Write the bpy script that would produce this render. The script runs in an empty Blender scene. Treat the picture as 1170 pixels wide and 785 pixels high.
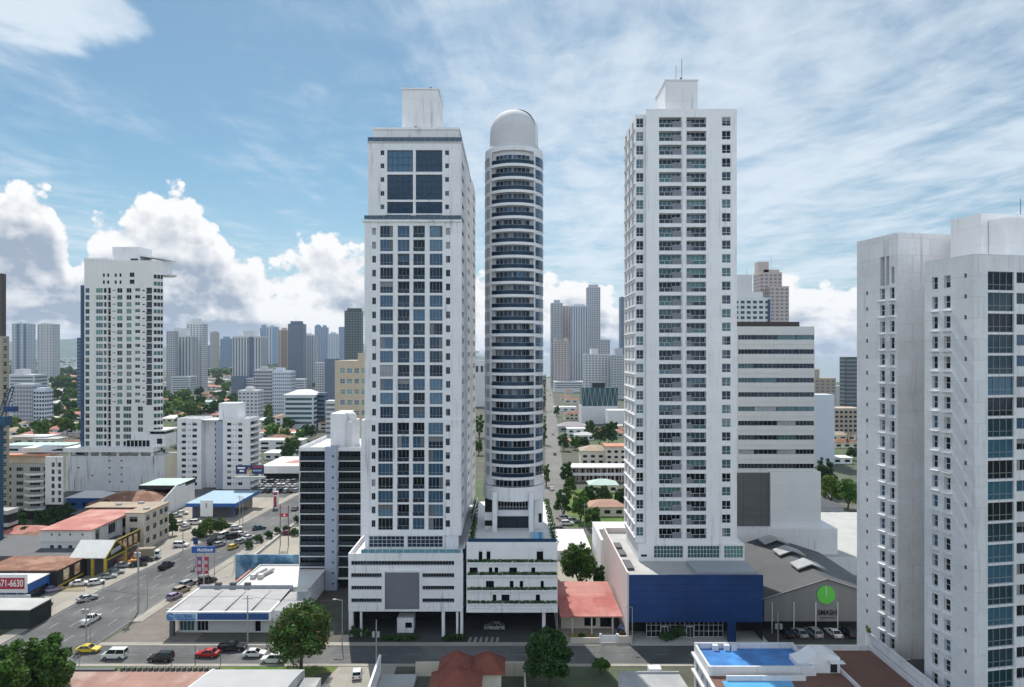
import bpy, math, random
from math import sin, cos, pi, radians, atan2, sqrt
from mathutils import Vector, Matrix
random.seed(11)
SC = bpy.context.scene
COL = SC.collection
# ------------------------------------------------------------------ camera
F, H, HX, HY = 780.0, 60.0, 585.0, 403.0          # focal length in photo pixels, eye height, principal column, horizon row
cam = bpy.data.cameras.new('camera'); camo = bpy.data.objects.new('camera', cam); COL.objects.link(camo)
camo.location = (0, 0, H); camo.rotation_euler = (radians(90), 0, 0)
cam.sensor_width = 36; cam.lens = 24; cam.shift_y = 10.5/1170; cam.clip_start = 1; cam.clip_end = 40000
SC.camera = camo
HAZE = 5.5e-5
SUN_EL, SUN_AZ = radians(54), radians(-16)          # azimuth from +Y towards +X
# ------------------------------------------------------------------ colour management
SC.view_settings.view_transform = 'Standard'; SC.view_settings.look = 'None'
SC.view_settings.gamma = 1; SC.view_settings.use_curve_mapping = False
SC.view_settings.exposure = 0.64
SC.render.engine = 'CYCLES'
cy = SC.cycles
cy.use_denoising = True; cy.use_adaptive_sampling = True; cy.adaptive_threshold = .02
cy.max_bounces = 6; cy.diffuse_bounces = 3; cy.glossy_bounces = 3; cy.transmission_bounces = 4; cy.transparent_max_bounces = 8; cy.volume_bounces = 0
cy.sample_clamp_indirect = 6; cy.caustics_reflective = False; cy.caustics_refractive = False
# ------------------------------------------------------------------ sun
sl = bpy.data.lights.new('sun', 'SUN'); sl.energy = 3.3; sl.angle = radians(.5); sl.color = (1, .95, .87)
so = bpy.data.objects.new('sun', sl); COL.objects.link(so)
sd = Vector((sin(SUN_AZ)*cos(SUN_EL), cos(SUN_AZ)*cos(SUN_EL), sin(SUN_EL)))
so.rotation_euler = (-sd).to_track_quat('-Z', 'Y').to_euler(); so.location = (0, 0, 400)

# ------------------------------------------------------------------ node helper
class NT:
    def __init__(s, nt): s.nt = nt; s.n = nt.nodes; s.l = nt.links
    def new(s, t, **k):
        n = s.n.new(t)
        for a, b in k.items(): setattr(n, a, b)
        return n
    def put(s, sock, v):
        if hasattr(v, 'node'): s.l.new(v, sock)
        else: sock.default_value = v
    def m(s, op, a, b=None, c=None, clamp=False):
        n = s.new('ShaderNodeMath', operation=op, use_clamp=clamp)
        for i, v in enumerate((a, b, c)):
            if v is not None: s.put(n.inputs[i], v)
        return n.outputs[0]
    def noise(s, vec, scale=1, detail=5, rough=.55, dist=0, dim='3D'):
        n = s.new('ShaderNodeTexNoise', noise_dimensions=dim)
        s.put(n.inputs['Vector'], vec); n.inputs['Scale'].default_value = scale; n.inputs['Detail'].default_value = detail
        n.inputs['Roughness'].default_value = rough; n.inputs['Distortion'].default_value = dist
        return n.outputs[0]
    def vscale(s, vec, sc, loc=(0, 0, 0), rot=(0, 0, 0)):
        n = s.new('ShaderNodeMapping'); s.put(n.inputs[0], vec); n.inputs['Scale'].default_value = sc
        n.inputs['Location'].default_value = loc; n.inputs['Rotation'].default_value = rot
        return n.outputs[0]
    def smooth(s, x, a, b, lo=0., hi=1.):
        n = s.new('ShaderNodeMapRange', interpolation_type='SMOOTHSTEP')
        s.put(n.inputs[0], x); s.put(n.inputs[1], a); s.put(n.inputs[2], b); n.inputs[3].default_value = lo; n.inputs[4].default_value = hi
        return n.outputs[0]
    def lin(s, x, a, b, lo=0., hi=1.):
        n = s.new('ShaderNodeMapRange'); s.put(n.inputs[0], x)
        for i, v in enumerate((a, b, lo, hi)): n.inputs[i+1].default_value = v
        return n.outputs[0]
    def mix(s, f, a, b):
        n = s.new('ShaderNodeMix', data_type='RGBA'); s.put(n.inputs[0], f)
        for i, v in ((6, a), (7, b)):
            s.put(n.inputs[i], v if hasattr(v, 'node') or len(v) == 4 else (*v, 1))
        return n.outputs[2]
    def ramp(s, x, stops):
        n = s.new('ShaderNodeValToRGB'); s.put(n.inputs[0], x); cr = n.color_ramp
        while len(cr.elements) < len(stops): cr.elements.new(.5)
        for e, (p, v) in zip(cr.elements, stops):
            e.position = p; e.color = (v, v, v, 1) if not hasattr(v, '__len__') else (*v, 1)
        return n.outputs[0]

# ------------------------------------------------------------------ sky: Nishita air, cumulus on the horizon, streaked cirrus above
w = bpy.data.worlds.new('World'); SC.world = w; w.use_nodes = True
k = NT(w.node_tree); k.n.clear()
sky = k.new('ShaderNodeTexSky', sky_type='NISHITA', sun_disc=False, sun_elevation=SUN_EL, sun_rotation=SUN_AZ, altitude=60, air_density=1.0, dust_density=.6, ozone_density=1.5)
tc = k.new('ShaderNodeTexCoord'); sx = k.new('ShaderNodeSeparateXYZ'); k.l.new(tc.outputs['Generated'], sx.inputs[0])
az = k.m('ARCTAN2', sx.outputs[0], sx.outputs[1]); el = k.m('ARCSINE', sx.outputs[2])
cb = k.new('ShaderNodeCombineXYZ'); k.l.new(az, cb.inputs[0]); k.l.new(el, cb.inputs[1]); P = cb.outputs[0]
def aze(x, y): return math.atan((x-HX)/F), math.atan((HY-y)/sqrt(F*F+(x-HX)**2))
tops = [(-200, 175), (0, 172), (30, 178), (62, 208), (82, 262), (92, 268), (108, 232), (150, 214), (185, 196), (215, 196), (240, 232), (285, 282), (318, 296), (345, 272), (385, 256), (415, 268), (470, 285), (545, 290), (600, 300), (640, 290), (700, 305), (770, 345), (850, 330), (890, 305), (940, 296), (1000, 305), (1080, 320), (1300, 290)]
A0, A1 = -.95, .95
cumh = k.ramp(k.lin(az, A0, A1), [((aze(x, y)[0]-A0)/(A1-A0), aze(x, y)[1]/.3) for x, y in tops])
cumh = k.m('MULTIPLY', cumh, .3)
def density(off):
    p = k.vscale(P, (1, 1, 1), off)
    n1 = k.noise(k.vscale(p, (1, 1.25, 1)), 9, 2.5, .5)
    v = k.new('ShaderNodeTexVoronoi', feature='SMOOTH_F1'); k.put(v.inputs['Vector'], k.vscale(p, (1, 1.15, 1))); v.inputs['Scale'].default_value = 24; v.inputs['Smoothness'].default_value = .35
    if 'Detail' in v.inputs: v.inputs['Detail'].default_value = 2.5; v.inputs['Roughness'].default_value = .5
    puff = k.m('SUBTRACT', .45, v.outputs['Distance'])
    n2 = k.noise(p, 42, 7, .66)
    se = k.new('ShaderNodeSeparateXYZ'); k.put(se.inputs[0], p)
    d = k.m('MULTIPLY', k.m('SUBTRACT', cumh, se.outputs[1]), 15)
    d = k.m('ADD', d, k.m('MULTIPLY', k.m('SUBTRACT', n1, .5), 1.7))
    d = k.m('ADD', d, k.m('MULTIPLY', puff, .78))
    return k.m('ADD', d, k.m('MULTIPLY', k.m('SUBTRACT', n2, .5), .85))
d0 = density((0, 0, 0)); d1 = density((.006, .020, 0))
cmask = k.smooth(d0, -.02, .16)
relief = k.m('SUBTRACT', d0, k.m('ADD', d1, .30))
body = k.noise(k.vscale(P, (1, 1.5, 1), (3.1, 0, 0)), 7, 5, .55)
deep = k.m('MULTIPLY', k.smooth(d0, .15, 1.3), k.lin(body, .36, .6, .45, 1.4))
light = k.m('SUBTRACT', k.m('ADD', 1.0, k.m('MULTIPLY', relief, .62)), k.m('MULTIPLY', deep, .62), clamp=False)
strat = k.noise(k.vscale(P, (1, 4.5, 1)), 7, 6, .6)
low = k.smooth(el, .03, .11, 1, 0)
light = k.m('ADD', light, k.m('MULTIPLY', low, k.m('ADD', .26, k.m('MULTIPLY', k.m('SUBTRACT', strat, .5), 2.2))))
light = k.m('MINIMUM', k.m('MAXIMUM', light, .36), 1.08)
ccol = k.mix(k.lin(light, .3, .95), (.30, .38, .50), (1.0, 1.0, 1.0))
# cirrus: stretched streaks, denser towards the top centre and the right
cd = k.new('ShaderNodeVectorMath', operation='NORMALIZE'); k.l.new(tc.outputs['Generated'], cd.inputs[0])
zz = k.m('MAXIMUM', sx.outputs[2], .04)
pl = k.new('ShaderNodeCombineXYZ'); k.put(pl.inputs[0], k.m('DIVIDE', sx.outputs[0], zz)); k.put(pl.inputs[1], k.m('DIVIDE', sx.outputs[1], zz))
q = pl.outputs[0]
c1 = k.noise(k.vscale(q, (1.1, .42, 1), (0, 0, 0), (0, 0, .75)), 1.15, 9, .62, .55)
c2 = k.noise(k.vscale(q, (.5, .8, 1), (4, 1, 2), (0, 0, -.5)), .55, 4, .55, .4)
band = k.noise(k.vscale(q, (.35, .3, 1), (7.7, 2.2, 0)), .7, 2, .5)
cover = k.ramp(k.lin(az, A0, A1), [(0, .15), (.16, .30), (.25, .12), (.40, .18), (.47, .50), (.55, .68), (.66, .60), (.84, .52), (1, .2)])
ci = k.m('ADD', k.m('MULTIPLY', k.m('SUBTRACT', c1, .5), 1.5), k.m('MULTIPLY', k.m('SUBTRACT', c2, .45), .9))
ci = k.m('ADD', ci, k.m('MULTIPLY', k.m('SUBTRACT', band, .5), .8))
px0, py0 = aze(55, 8)
dx_ = k.m('DIVIDE', k.m('SUBTRACT', az, px0), .10); dy_ = k.m('DIVIDE', k.m('SUBTRACT', el, py0), .045)
mott = k.noise(k.vscale(q, (1, .8, 1), (1, 3, 0)), 4.2, 6, .6, .3)
patch = k.smooth(k.m('ADD', k.m('ADD', k.m('MULTIPLY', dx_, dx_), k.m('MULTIPLY', dy_, dy_)), k.m('MULTIPLY', k.m('SUBTRACT', mott, .5), 3.5)), 0, 1.5, .8, 0)
ci = k.m('ADD', ci, k.m('MULTIPLY', k.m('SUBTRACT', mott, .5), .8))
ci = k.smooth(k.m('ADD', k.m('ADD', ci, cover), patch), .16, 1.0, 0, .88)
hz = k.smooth(el, .0, .26, .62, 0)
air = k.new('ShaderNodeMix', data_type='RGBA', blend_type='MULTIPLY'); air.inputs[0].default_value = 1
k.l.new(sky.outputs[0], air.inputs[6]); air.inputs[7].default_value = (.84, 1.10, 1.10, 1)
b_sky = k.new('ShaderNodeBackground'); k.l.new(air.outputs[2], b_sky.inputs[0]); b_sky.inputs[1].default_value = .054
b_hz = k.new('ShaderNodeBackground'); b_hz.inputs[0].default_value = (.55, .69, .84, 1); b_hz.inputs[1].default_value = .62
b_ci = k.new('ShaderNodeBackground'); b_ci.inputs[0].default_value = (.80, .89, .98, 1); b_ci.inputs[1].default_value = .63
b_cu = k.new('ShaderNodeBackground'); k.put(b_cu.inputs[0], ccol); b_cu.inputs[1].default_value = .65
def mixs(f, a, b):
    n = k.new('ShaderNodeMixShader'); k.put(n.inputs[0], f); k.l.new(a, n.inputs[1]); k.l.new(b, n.inputs[2]); return n.outputs[0]
s = mixs(hz, b_sky.outputs[0], b_hz.outputs[0]); s = mixs(ci, s, b_ci.outputs[0]); s = mixs(cmask, s, b_cu.outputs[0])
# the sky behind the camera: clouds added to brighten shaded walls, broken by blue
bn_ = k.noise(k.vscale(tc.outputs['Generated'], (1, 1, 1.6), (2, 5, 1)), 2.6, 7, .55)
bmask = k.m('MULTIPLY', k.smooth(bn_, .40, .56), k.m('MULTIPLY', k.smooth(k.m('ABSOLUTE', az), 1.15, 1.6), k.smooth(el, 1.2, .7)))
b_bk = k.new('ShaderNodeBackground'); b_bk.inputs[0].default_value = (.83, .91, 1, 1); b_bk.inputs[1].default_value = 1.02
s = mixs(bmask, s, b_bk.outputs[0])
wo = k.new('ShaderNodeOutputWorld'); k.l.new(s, wo.inputs[0])
try: w.cycles.sampling_method = 'MANUAL'; w.cycles.sample_map_resolution = 512
except Exception: pass

# ------------------------------------------------------------------ materials
MATS = {}
def mat(name, col, rough=.75, var=.10, scale=.35, metal=0., streak=0., spec=.4, wave=None, island=0., trans=0., ior=None, tint2=None, fine=0., lines=None):
    m = bpy.data.materials.new(name); m.use_nodes = True; MATS[name] = m
    k = NT(m.node_tree); b = k.n['Principled BSDF']
    tc = k.new('ShaderNodeTexCoord'); oc = tc.outputs['Object']
    c = (*col, 1)
    f = k.lin(k.noise(oc, scale, 6, .62), .25, .75, 1-var, 1+var)
    if fine: f = k.m('MULTIPLY', f, k.lin(k.noise(oc, scale*14, 3, .7), .25, .75, 1-fine, 1+fine))
    if streak:
        st = k.noise(k.vscale(oc, (1.1, 1.1, .06)), 1.0, 4, .65); pt = k.noise(oc, .12, 3, .5)
        f = k.m('MULTIPLY', f, k.m('SUBTRACT', 1, k.m('MULTIPLY', k.m('MULTIPLY', k.smooth(st, .52, .76), k.smooth(pt, .35, .62)), streak)))
    if island:
        g = k.new('ShaderNodeNewGeometry'); oi = k.new('ShaderNodeObjectInfo')
        f = k.m('MULTIPLY', f, k.lin(g.outputs['Random Per Island'], 0, 1, 1-island, 1+island))
        f = k.m('MULTIPLY', f, k.lin(oi.outputs['Random'], 0, 1, .72, 1.25))
    if lines:      # joints between panels / tiles : (axis scale vector, darkness)
        bt = k.new('ShaderNodeTexBrick'); bt.offset = lines[2] if len(lines) > 2 else 0
        k.put(bt.inputs['Vector'], k.vscale(oc, lines[0], (0, 0, 0), lines[3] if len(lines) > 3 else (0, 0, 0))); bt.inputs['Scale'].default_value = 1
        bt.inputs['Mortar Size'].default_value = .02; bt.inputs['Color1'].default_value = (1, 1, 1, 1); bt.inputs['Color2'].default_value = ((lines[4] if len(lines) > 4 else .86),)*3+(1,)
        bt.inputs['Mortar'].default_value = (lines[1],)*3+(1,); bt.inputs['Brick Width'].default_value = 1; bt.inputs['Row Height'].default_value = 1
        sp = k.new('ShaderNodeSeparateColor'); k.l.new(bt.outputs[0], sp.inputs[0]); f = k.m('MULTIPLY', f, sp.outputs[0])
    base = k.mix(k.smooth(k.noise(oc, scale*.5, 5, .6), .42, .62), col, tint2) if tint2 else None
    vm = k.new('ShaderNodeVectorMath', operation='SCALE')
    if base is not None: k.l.new(base, vm.inputs[0])
    else: vm.inputs[0].default_value = col
    k.put(vm.inputs['Scale'], f); k.l.new(vm.outputs[0], b.inputs['Base Color'])
    b.inputs['Roughness'].default_value = rough; b.inputs['Metallic'].default_value = metal; b.inputs['Specular IOR Level'].default_value = spec
    if ior: b.inputs['IOR'].default_value = ior
    if wave:
        wv = k.new('ShaderNodeTexWave', bands_direction=wave[0]); k.put(wv.inputs[0], oc); wv.inputs['Scale'].default_value = wave[1]
        bp = k.new('ShaderNodeBump'); bp.inputs['Strength'].default_value = wave[2]; bp.inputs['Distance'].default_value = .08; k.l.new(wv.outputs[1], bp.inputs['Height']); k.l.new(bp.outputs[0], b.inputs['Normal'])
    if trans:
        t = k.new('ShaderNodeBsdfTranslucent'); k.l.new(vm.outputs[0], t.inputs[0]); mx = k.new('ShaderNodeMixShader'); mx.inputs[0].default_value = trans
        k.l.new(b.outputs[0], mx.inputs[1]); k.l.new(t.outputs[0], mx.inputs[2]); k.l.new(mx.outputs[0], k.n['Material Output'].inputs[0])
    return m
VR = (pi/2, 0, 0)
CURTS = [mat('curtain_pale', (.24, .25, .26), .8, .1), mat('curtain_grey', (.12, .125, .13), .8, .1), mat('blind_grey', (.17, .18, .19), .7, .1)]
W = mat('white_paint', (.74, .745, .765), .8, .06, .15, streak=.6, fine=.04, lines=((.11, .11, .3226), .90, .5, VR, .965))
W2 = mat('white_paint_clean', (.77, .775, .79), .75, .05, .2, streak=.42, fine=.03, lines=((.09, .09, .3226), .93, .5, VR, .975))
WT = mat('weathered_white', (.66, .67, .69), .85, .12, .10, streak=.3, fine=.06, lines=((.14, .14, .3226), .86, .5, VR, .94))
CR = mat('cream_paint', (.66, .62, .52), .85, .07, .2, streak=.25)
STN = mat('stained_wall', (.62, .63, .66), .85, .12, .1, streak=.95, fine=.06)
BEI = mat('beige_stucco', (.56, .51, .43), .85, .12, .2, streak=.35, fine=.05)
PINK = mat('pale_pink_wall', (.66, .58, .57), .85, .06, .2, streak=.25)
GREY = mat('grey_paint', (.33, .35, .39), .8, .08, .2, streak=.2)
LAV = mat('blue_grey_paint', (.36, .40, .50), .8, .07, .2, streak=.15)
DGREY = mat('dark_grey', (.09, .095, .105), .7, .12, .3)
BLK = mat('black_panel', (.018, .019, .021), .55, .15, .4)
STRT = mat('worn_street', (.165, .16, .15), .9, .25, .08, fine=.12)
FARW = mat('far_window_grey', (.16, .19, .235), .3, .12, .3)
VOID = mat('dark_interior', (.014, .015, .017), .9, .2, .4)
SLAB = mat('concrete_slab', (.42, .42, .41), .85, .14, .2, fine=.06)
FRW = mat('white_frame', (.68, .69, .70), .5, .03)
FRG = mat('grey_frame', (.25, .27, .29), .5, .05)
FRD = mat('dark_frame', (.03, .033, .037), .45, .05)
def glass(name, col, rough=.06, ior=1.75, var=.25):
    m = mat(name, col, rough, var, .9, spec=.42, ior=ior); m.node_tree.nodes['Principled BSDF'].inputs['Specular Tint'].default_value = (.50, .74, 1, 1); return m
G_D = glass('glass_dark', (.005, .007, .010), .06, 1.5); G_M = glass('glass_mid', (.016, .03, .048), .06, 1.6); G_B = glass('glass_blue', (.036, .085, .150))
G_L = glass('glass_pale_blue', (.09, .17, .25)); G_T = glass('glass_teal', (.05, .11, .105)); G_C = glass('glass_curtain', (.33, .35, .37), .25, 1.5)
G_G = glass('glass_green', (.12, .25, .22)); G_R = glass('rail_blue_glass', (.010, .024, .046), .12, 1.5, .1); G_A = glass('aqua_glass', (.12, .27, .32), .1, 1.5)
G_S = glass('glass_smoke', (.028, .034, .04), .12, 1.5); G_RL = glass('rail_grey_glass', (.07, .10, .13), .15, 1.5)
G_N = glass('glass_deep_blue', (.008, .022, .045), .06, 1.6); G_BT = glass('bay_teal_glass', (.010, .038, .050), .06, 1.6); G_BB = glass('bay_blue_glass', (.03, .10, .155), .06, 1.7)
RED = mat('red_roof', (.40, .155, .13), .8, .16, .25, fine=.08, tint2=(.47, .24, .20))
REDM = mat('red_metal_roof', (.46, .135, .115), .6, .10, .2, wave=('X', 5, .5), lines=((.55, .3, 1), .72), tint2=(.55, .25, .22))
RUST = mat('rust_roof', (.20, .095, .06), .85, .28, .3, fine=.1, tint2=(.29, .16, .11))
TILE = mat('clay_tile_roof', (.27, .085, .06), .75, .18, .4, wave=('X', 9, .6), fine=.1)
ORNG = mat('orange_roof', (.50, .21, .12), .8, .15, .3, tint2=(.42, .26, .19))
TAN = mat('tan_roof', (.38, .30, .22), .85, .2, .3, fine=.08, tint2=(.30, .25, .21))
GRF = mat('grey_metal_roof', (.055, .060, .064), .55, .12, .15, wave=('X', 3.2, .35), tint2=(.07, .075, .08))
LRF = mat('pale_metal_roof', (.40, .41, .42), .5, .18, .2, wave=('X', 5, .5), fine=.09, tint2=(.46, .45, .43))
WRF = mat('white_roof', (.66, .66, .65), .7, .14, .15, fine=.09, tint2=(.58, .57, .55))
BANKRF = mat('standing_seam_roof', (.33, .33, .34), .55, .08, .3, lines=((.42, .9, 1), .8), fine=.06)
GNRF = mat('pale_green_roof', (.40, .52, .48), .7, .15, .2)
SKYRF = mat('light_blue_roof', (.26, .39, .50), .6, .10, .25, fine=.05)
POOL = mat('blue_coated_roof', (.03, .16, .44), .45, .28, .25, fine=.07, tint2=(.05, .24, .58))
POOLL = mat('pool_water', (.10, .36, .62), .08, .08, .3, spec=.5)
BROWN = mat('brown_deck', (.15, .075, .055), .8, .2, .25, fine=.08)
BLUE = mat('blue_cladding', (.005, .038, .150), .5, .16, .12, lines=((.16, .16, .75), .72, .5, VR), tint2=(.007, .046, .17))
NAVY = mat('navy_paint', (.012, .04, .15), .6, .1, .2)
SBLUE = mat('sign_blue', (.02, .10, .34), .5, .06); GBL = mat('bank_sign_panel', (.02, .085, .24), .4, .12, .5)
MURAL = mat('blue_mural', (.06, .15, .26), .8, .45, .5, tint2=(.17, .30, .40), fine=.2)
YEL = mat('yellow_paint', (.46, .34, .035), .6, .10, .3); TAXI = mat('taxi_yellow', (.62, .46, .05), .35, .04)
ORP = mat('orange_poster', (.55, .30, .14), .7, .4, .9, tint2=(.62, .52, .36)); SRED = mat('sign_red', (.42, .035, .06), .55, .06)
SGRN = mat('ball_green', (.10, .50, .06), .6, .04); SWHT = mat('sign_white', (.80, .80, .79), .55, .03); TXT = mat('black_text', (.01, .01, .012), .7, .03)
LOUV = mat('louvre_grey', (.19, .20, .235), .6, .07, .2, fine=.05); LOUV2 = mat('louvre_dark', (.10, .105, .11), .6, .08, .2, lines=((.2, .02, 1.2), .6, 0, VR))
ASPH = mat('asphalt', (.088, .091, .095), .9, .26, .10, fine=.16, tint2=(.12, .12, .12))
CONC = mat('pavement_concrete', (.36, .335, .29), .9, .14, .14, fine=.08, lines=((.4, .4, 1), .9), tint2=(.30, .28, .25))
LOT = mat('worn_parking', (.36, .33, .275), .9, .2, .08, fine=.1, tint2=(.27, .25, .22))
PAVER = mat('brown_paver', (.19, .165, .145), .9, .2, .2, fine=.1, lines=((.35, .7, 1), .75))
PLAZA = mat('dark_plaza', (.055, .058, .06), .9, .2, .12, fine=.1)
MARK = mat('road_paint', (.25, .25, .24), .85, .45, .6, fine=.25)
GRASS = mat('lawn_grass', (.075, .15, .025), .95, .28, .25, fine=.25, tint2=(.13, .15, .045))
URB = mat('urban_ground', (.10, .098, .082), .95, .35, .012, fine=.3, tint2=(.065, .095, .04))
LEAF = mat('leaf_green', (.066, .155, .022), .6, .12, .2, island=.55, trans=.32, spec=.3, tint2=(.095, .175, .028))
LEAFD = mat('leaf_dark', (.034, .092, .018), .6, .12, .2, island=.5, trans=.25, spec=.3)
LEAFY = mat('leaf_yellow_green', (.13, .22, .03), .6, .15, .2, island=.5, trans=.25, spec=.3)
LEAFR = mat('leaf_reddish', (.115, .075, .028), .6, .2, .2, island=.5, trans=.2, spec=.3)
BARK = mat('bark', (.10, .075, .055), .95, .25, 1.2); STEEL = mat('galvanised_steel', (.42, .43, .44), .45, .1, .5, metal=.5); POLEC = mat('concrete_pole', (.33, .32, .30), .9, .12, .4)
TYRE = mat('tyre_rubber', (.015, .015, .016), .8, .1); CGL = glass('car_glass', (.010, .012, .015), .04, 1.6, .1); HLT = mat('lamp_lens', (.55, .56, .58), .15, .03); TLT = mat('tail_lens', (.30, .01, .01), .2, .03); RIM = mat('wheel_rim', (.30, .31, .32), .35, .05, metal=.7)
CRANE = mat('crane_blue', (.012, .065, .13), .5, .12); SEA = mat('sea_water', (.10, .15, .18), .22, .10, .002, spec=.5); HILL = mat('hill_forest', (.05, .085, .045), .95, .3, .002); MANG = mat('mangrove_green', (.045, .085, .028), .95, .3, .02, island=.3)
SKIN = mat('skin', (.30, .17, .11), .6, .05); SHIRT = mat('dark_clothes', (.03, .03, .04), .85, .1)
CARC = {n: mat('car_'+n.replace(' ', '_'), c, r, .03, .3, spec=.6, metal=mt) for n, c, r, mt in (('white', (.70, .70, .69), .3, 0), ('silver', (.40, .42, .44), .3, .4), ('black', (.012, .012, .014), .22, 0), ('grey', (.12, .125, .13), .3, .3), ('red', (.42, .02, .025), .3, 0), ('maroon', (.14, .018, .02), .3, 0), ('teal', (.02, .07, .09), .3, .2), ('blue', (.06, .12, .25), .3, .2), ('mauve', (.34, .28, .42), .35, .2), ('tan', (.35, .30, .22), .35, .1), ('brown', (.16, .12, .08), .6, 0))}
CARC['yellow'] = TAXI

# ------------------------------------------------------------------ building helpers
WL = {}                                             # world location of every parent
def X(x, D): return (x-HX)*D/F
def Z(y, D): return H-(y-HY)*D/F
def GD(y): return H*F/(y-HY)
def G(x, y): D = GD(y); return X(x, D), D
def setp(o, label=None, cat=None, group=None, kind=None):
    for a, b in (('label', label), ('category', cat), ('group', group), ('kind', kind)):
        if b: o[a] = b
    return o
def T(name, label, cat, loc=(0, 0, 0), group=None):
    o = bpy.data.objects.new(name, None); COL.objects.link(o); o.location = loc; o.empty_display_size = .5
    WL[o.name] = Vector(loc); return setp(o, label, cat, group)
class MB:
    def __init__(s): s.v = []; s.f = []; s.m = []
    def add(s, v, f, mi=0):
        b = len(s.v); s.v += [tuple(p) for p in v]; s.f += [tuple(b+i for i in q) for q in f]; s.m += [mi]*len(f); return s
    def quad(s, a, b, c, d, mi=0): return s.add((a, b, c, d), ((0, 1, 2, 3),), mi)
    def box(s, x0, y0, z0, x1, y1, z1, mi=0, top=None):
        v = [(x0, y0, z0), (x1, y0, z0), (x1, y1, z0), (x0, y1, z0), (x0, y0, z1), (x1, y0, z1), (x1, y1, z1), (x0, y1, z1)]
        s.add(v, [(0, 1, 5, 4), (1, 2, 6, 5), (2, 3, 7, 6), (3, 0, 4, 7), (3, 2, 1, 0)], mi); return s.add(v[4:], [(0, 1, 2, 3)], mi if top is None else top)
    def prism(s, poly, z0, z1, mi=0, top=None):
        n = len(poly); b = [(p[0], p[1], z0) for p in poly]; t = [(p[0], p[1], z1) for p in poly]
        s.add(b+t, [(i, (i+1) % n, n+(i+1) % n, n+i) for i in range(n)], mi); s.add(b, [tuple(range(n))[::-1]], mi); return s.add(t, [tuple(range(n))], mi if top is None else top)
    def rbox(s, cx, cy, ang, w, d, z0, z1, mi=0, top=None):
        c, q = cos(ang), sin(ang)
        return s.prism([(cx+a*c-b*q, cy+a*q+b*c) for a, b in ((-w/2, -d/2), (w/2, -d/2), (w/2, d/2), (-w/2, d/2))], z0, z1, mi, top)
    def frustum(s, x0, y0, x1, y1, z0, a0, b0, a1, b1, z1, mi=0):
        v = [(x0, y0, z0), (x1, y0, z0), (x1, y1, z0), (x0, y1, z0), (a0, b0, z1), (a1, b0, z1), (a1, b1, z1), (a0, b1, z1)]
        return s.add(v, [(0, 1, 5, 4), (1, 2, 6, 5), (2, 3, 7, 6), (3, 0, 4, 7), (3, 2, 1, 0), (4, 5, 6, 7)], mi)
    def cyl(s, cx, cy, r, z0, z1, n=16, mi=0, r2=None):
        r2 = r if r2 is None else r2
        b = [(cx+r*cos(2*pi*i/n), cy+r*sin(2*pi*i/n), z0) for i in range(n)]; t = [(cx+r2*cos(2*pi*i/n), cy+r2*sin(2*pi*i/n), z1) for i in range(n)]
        return s.add(b+t, [(i, (i+1) % n, n+(i+1) % n, n+i) for i in range(n)]+[tuple(range(n))[::-1], tuple(range(n, 2*n))], mi)
    def tube(s, p, q, r, n=6, r2=None, mi=0):
        p, q = Vector(p), Vector(q); d = (q-p).normalized(); a = d.orthogonal().normalized(); b = d.cross(a); r2 = r if r2 is None else r2
        v = [p+(a*cos(2*pi*i/n)+b*sin(2*pi*i/n))*r for i in range(n)]+[q+(a*cos(2*pi*i/n)+b*sin(2*pi*i/n))*r2 for i in range(n)]
        return s.add(v, [(i, (i+1) % n, n+(i+1) % n, n+i) for i in range(n)]+[tuple(range(n))[::-1], tuple(range(n, 2*n))], mi)
    def sector(s, cx, cy, r0, r1, p0, p1, z0, z1, n=18, mi=0):      # ring sector; angle 0 looks at the camera (-Y)
        v = []
        for i in range(n+1):
            p = p0+(p1-p0)*i/n
            for r in (r0, r1):
                for z in (z0, z1): v.append((cx+r*sin(p), cy-r*cos(p), z))
        f = []
        for i in range(n):
            a, b = 4*i, 4*i+4
            f += [(a+2, b+2, b+3, a+3), (a, a+1, b+1, b), (a+1, a+3, b+3, b+1), (a, b, b+2, a+2)]
        f += [(0, 2, 3, 1), (4*n, 4*n+1, 4*n+3, 4*n+2)]
        return s.add(v, f, mi)
    def mesh(s, name, mats, off=(0, 0, 0)):
        me = bpy.data.meshes.new(name); ox, oy, oz = off
        me.from_pydata([(a-ox, b-oy, c-oz) for a, b, c in s.v], [], s.f)
        for m in mats: me.materials.append(m)
        if len(mats) > 1: me.polygons.foreach_set('material_index', s.m)
        me.update(); return me
    def part(s, name, mats, parent=None, label=None, kind=None, smooth=False):      # verts are in world space
        mats = mats if isinstance(mats, (list, tuple)) else [mats]
        off = WL[parent.name] if parent else Vector((0, 0, 0))
        me = s.mesh(name, mats, off)
        if smooth: me.polygons.foreach_set('use_smooth', [True]*len(me.polygons))
        o = bpy.data.objects.new(name, me); COL.objects.link(o)
        if parent: o.parent = parent
        WL[o.name] = Vector(off); return setp(o, label, kind=kind)
def sheet(name, poly, z, m, kind='structure'):
    o = MB().add([(x, y, z) for x, y in poly], [tuple(range(len(poly)))]).part(name, m, kind=kind); return o
def raw_mesh(name, raw, mats):
    me = bpy.data.meshes.new(name); me.from_pydata(raw.v, [], raw.f)
    for m in mats: me.materials.append(m)
    me.polygons.foreach_set('material_index', raw.m); me.update(); return me
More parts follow.
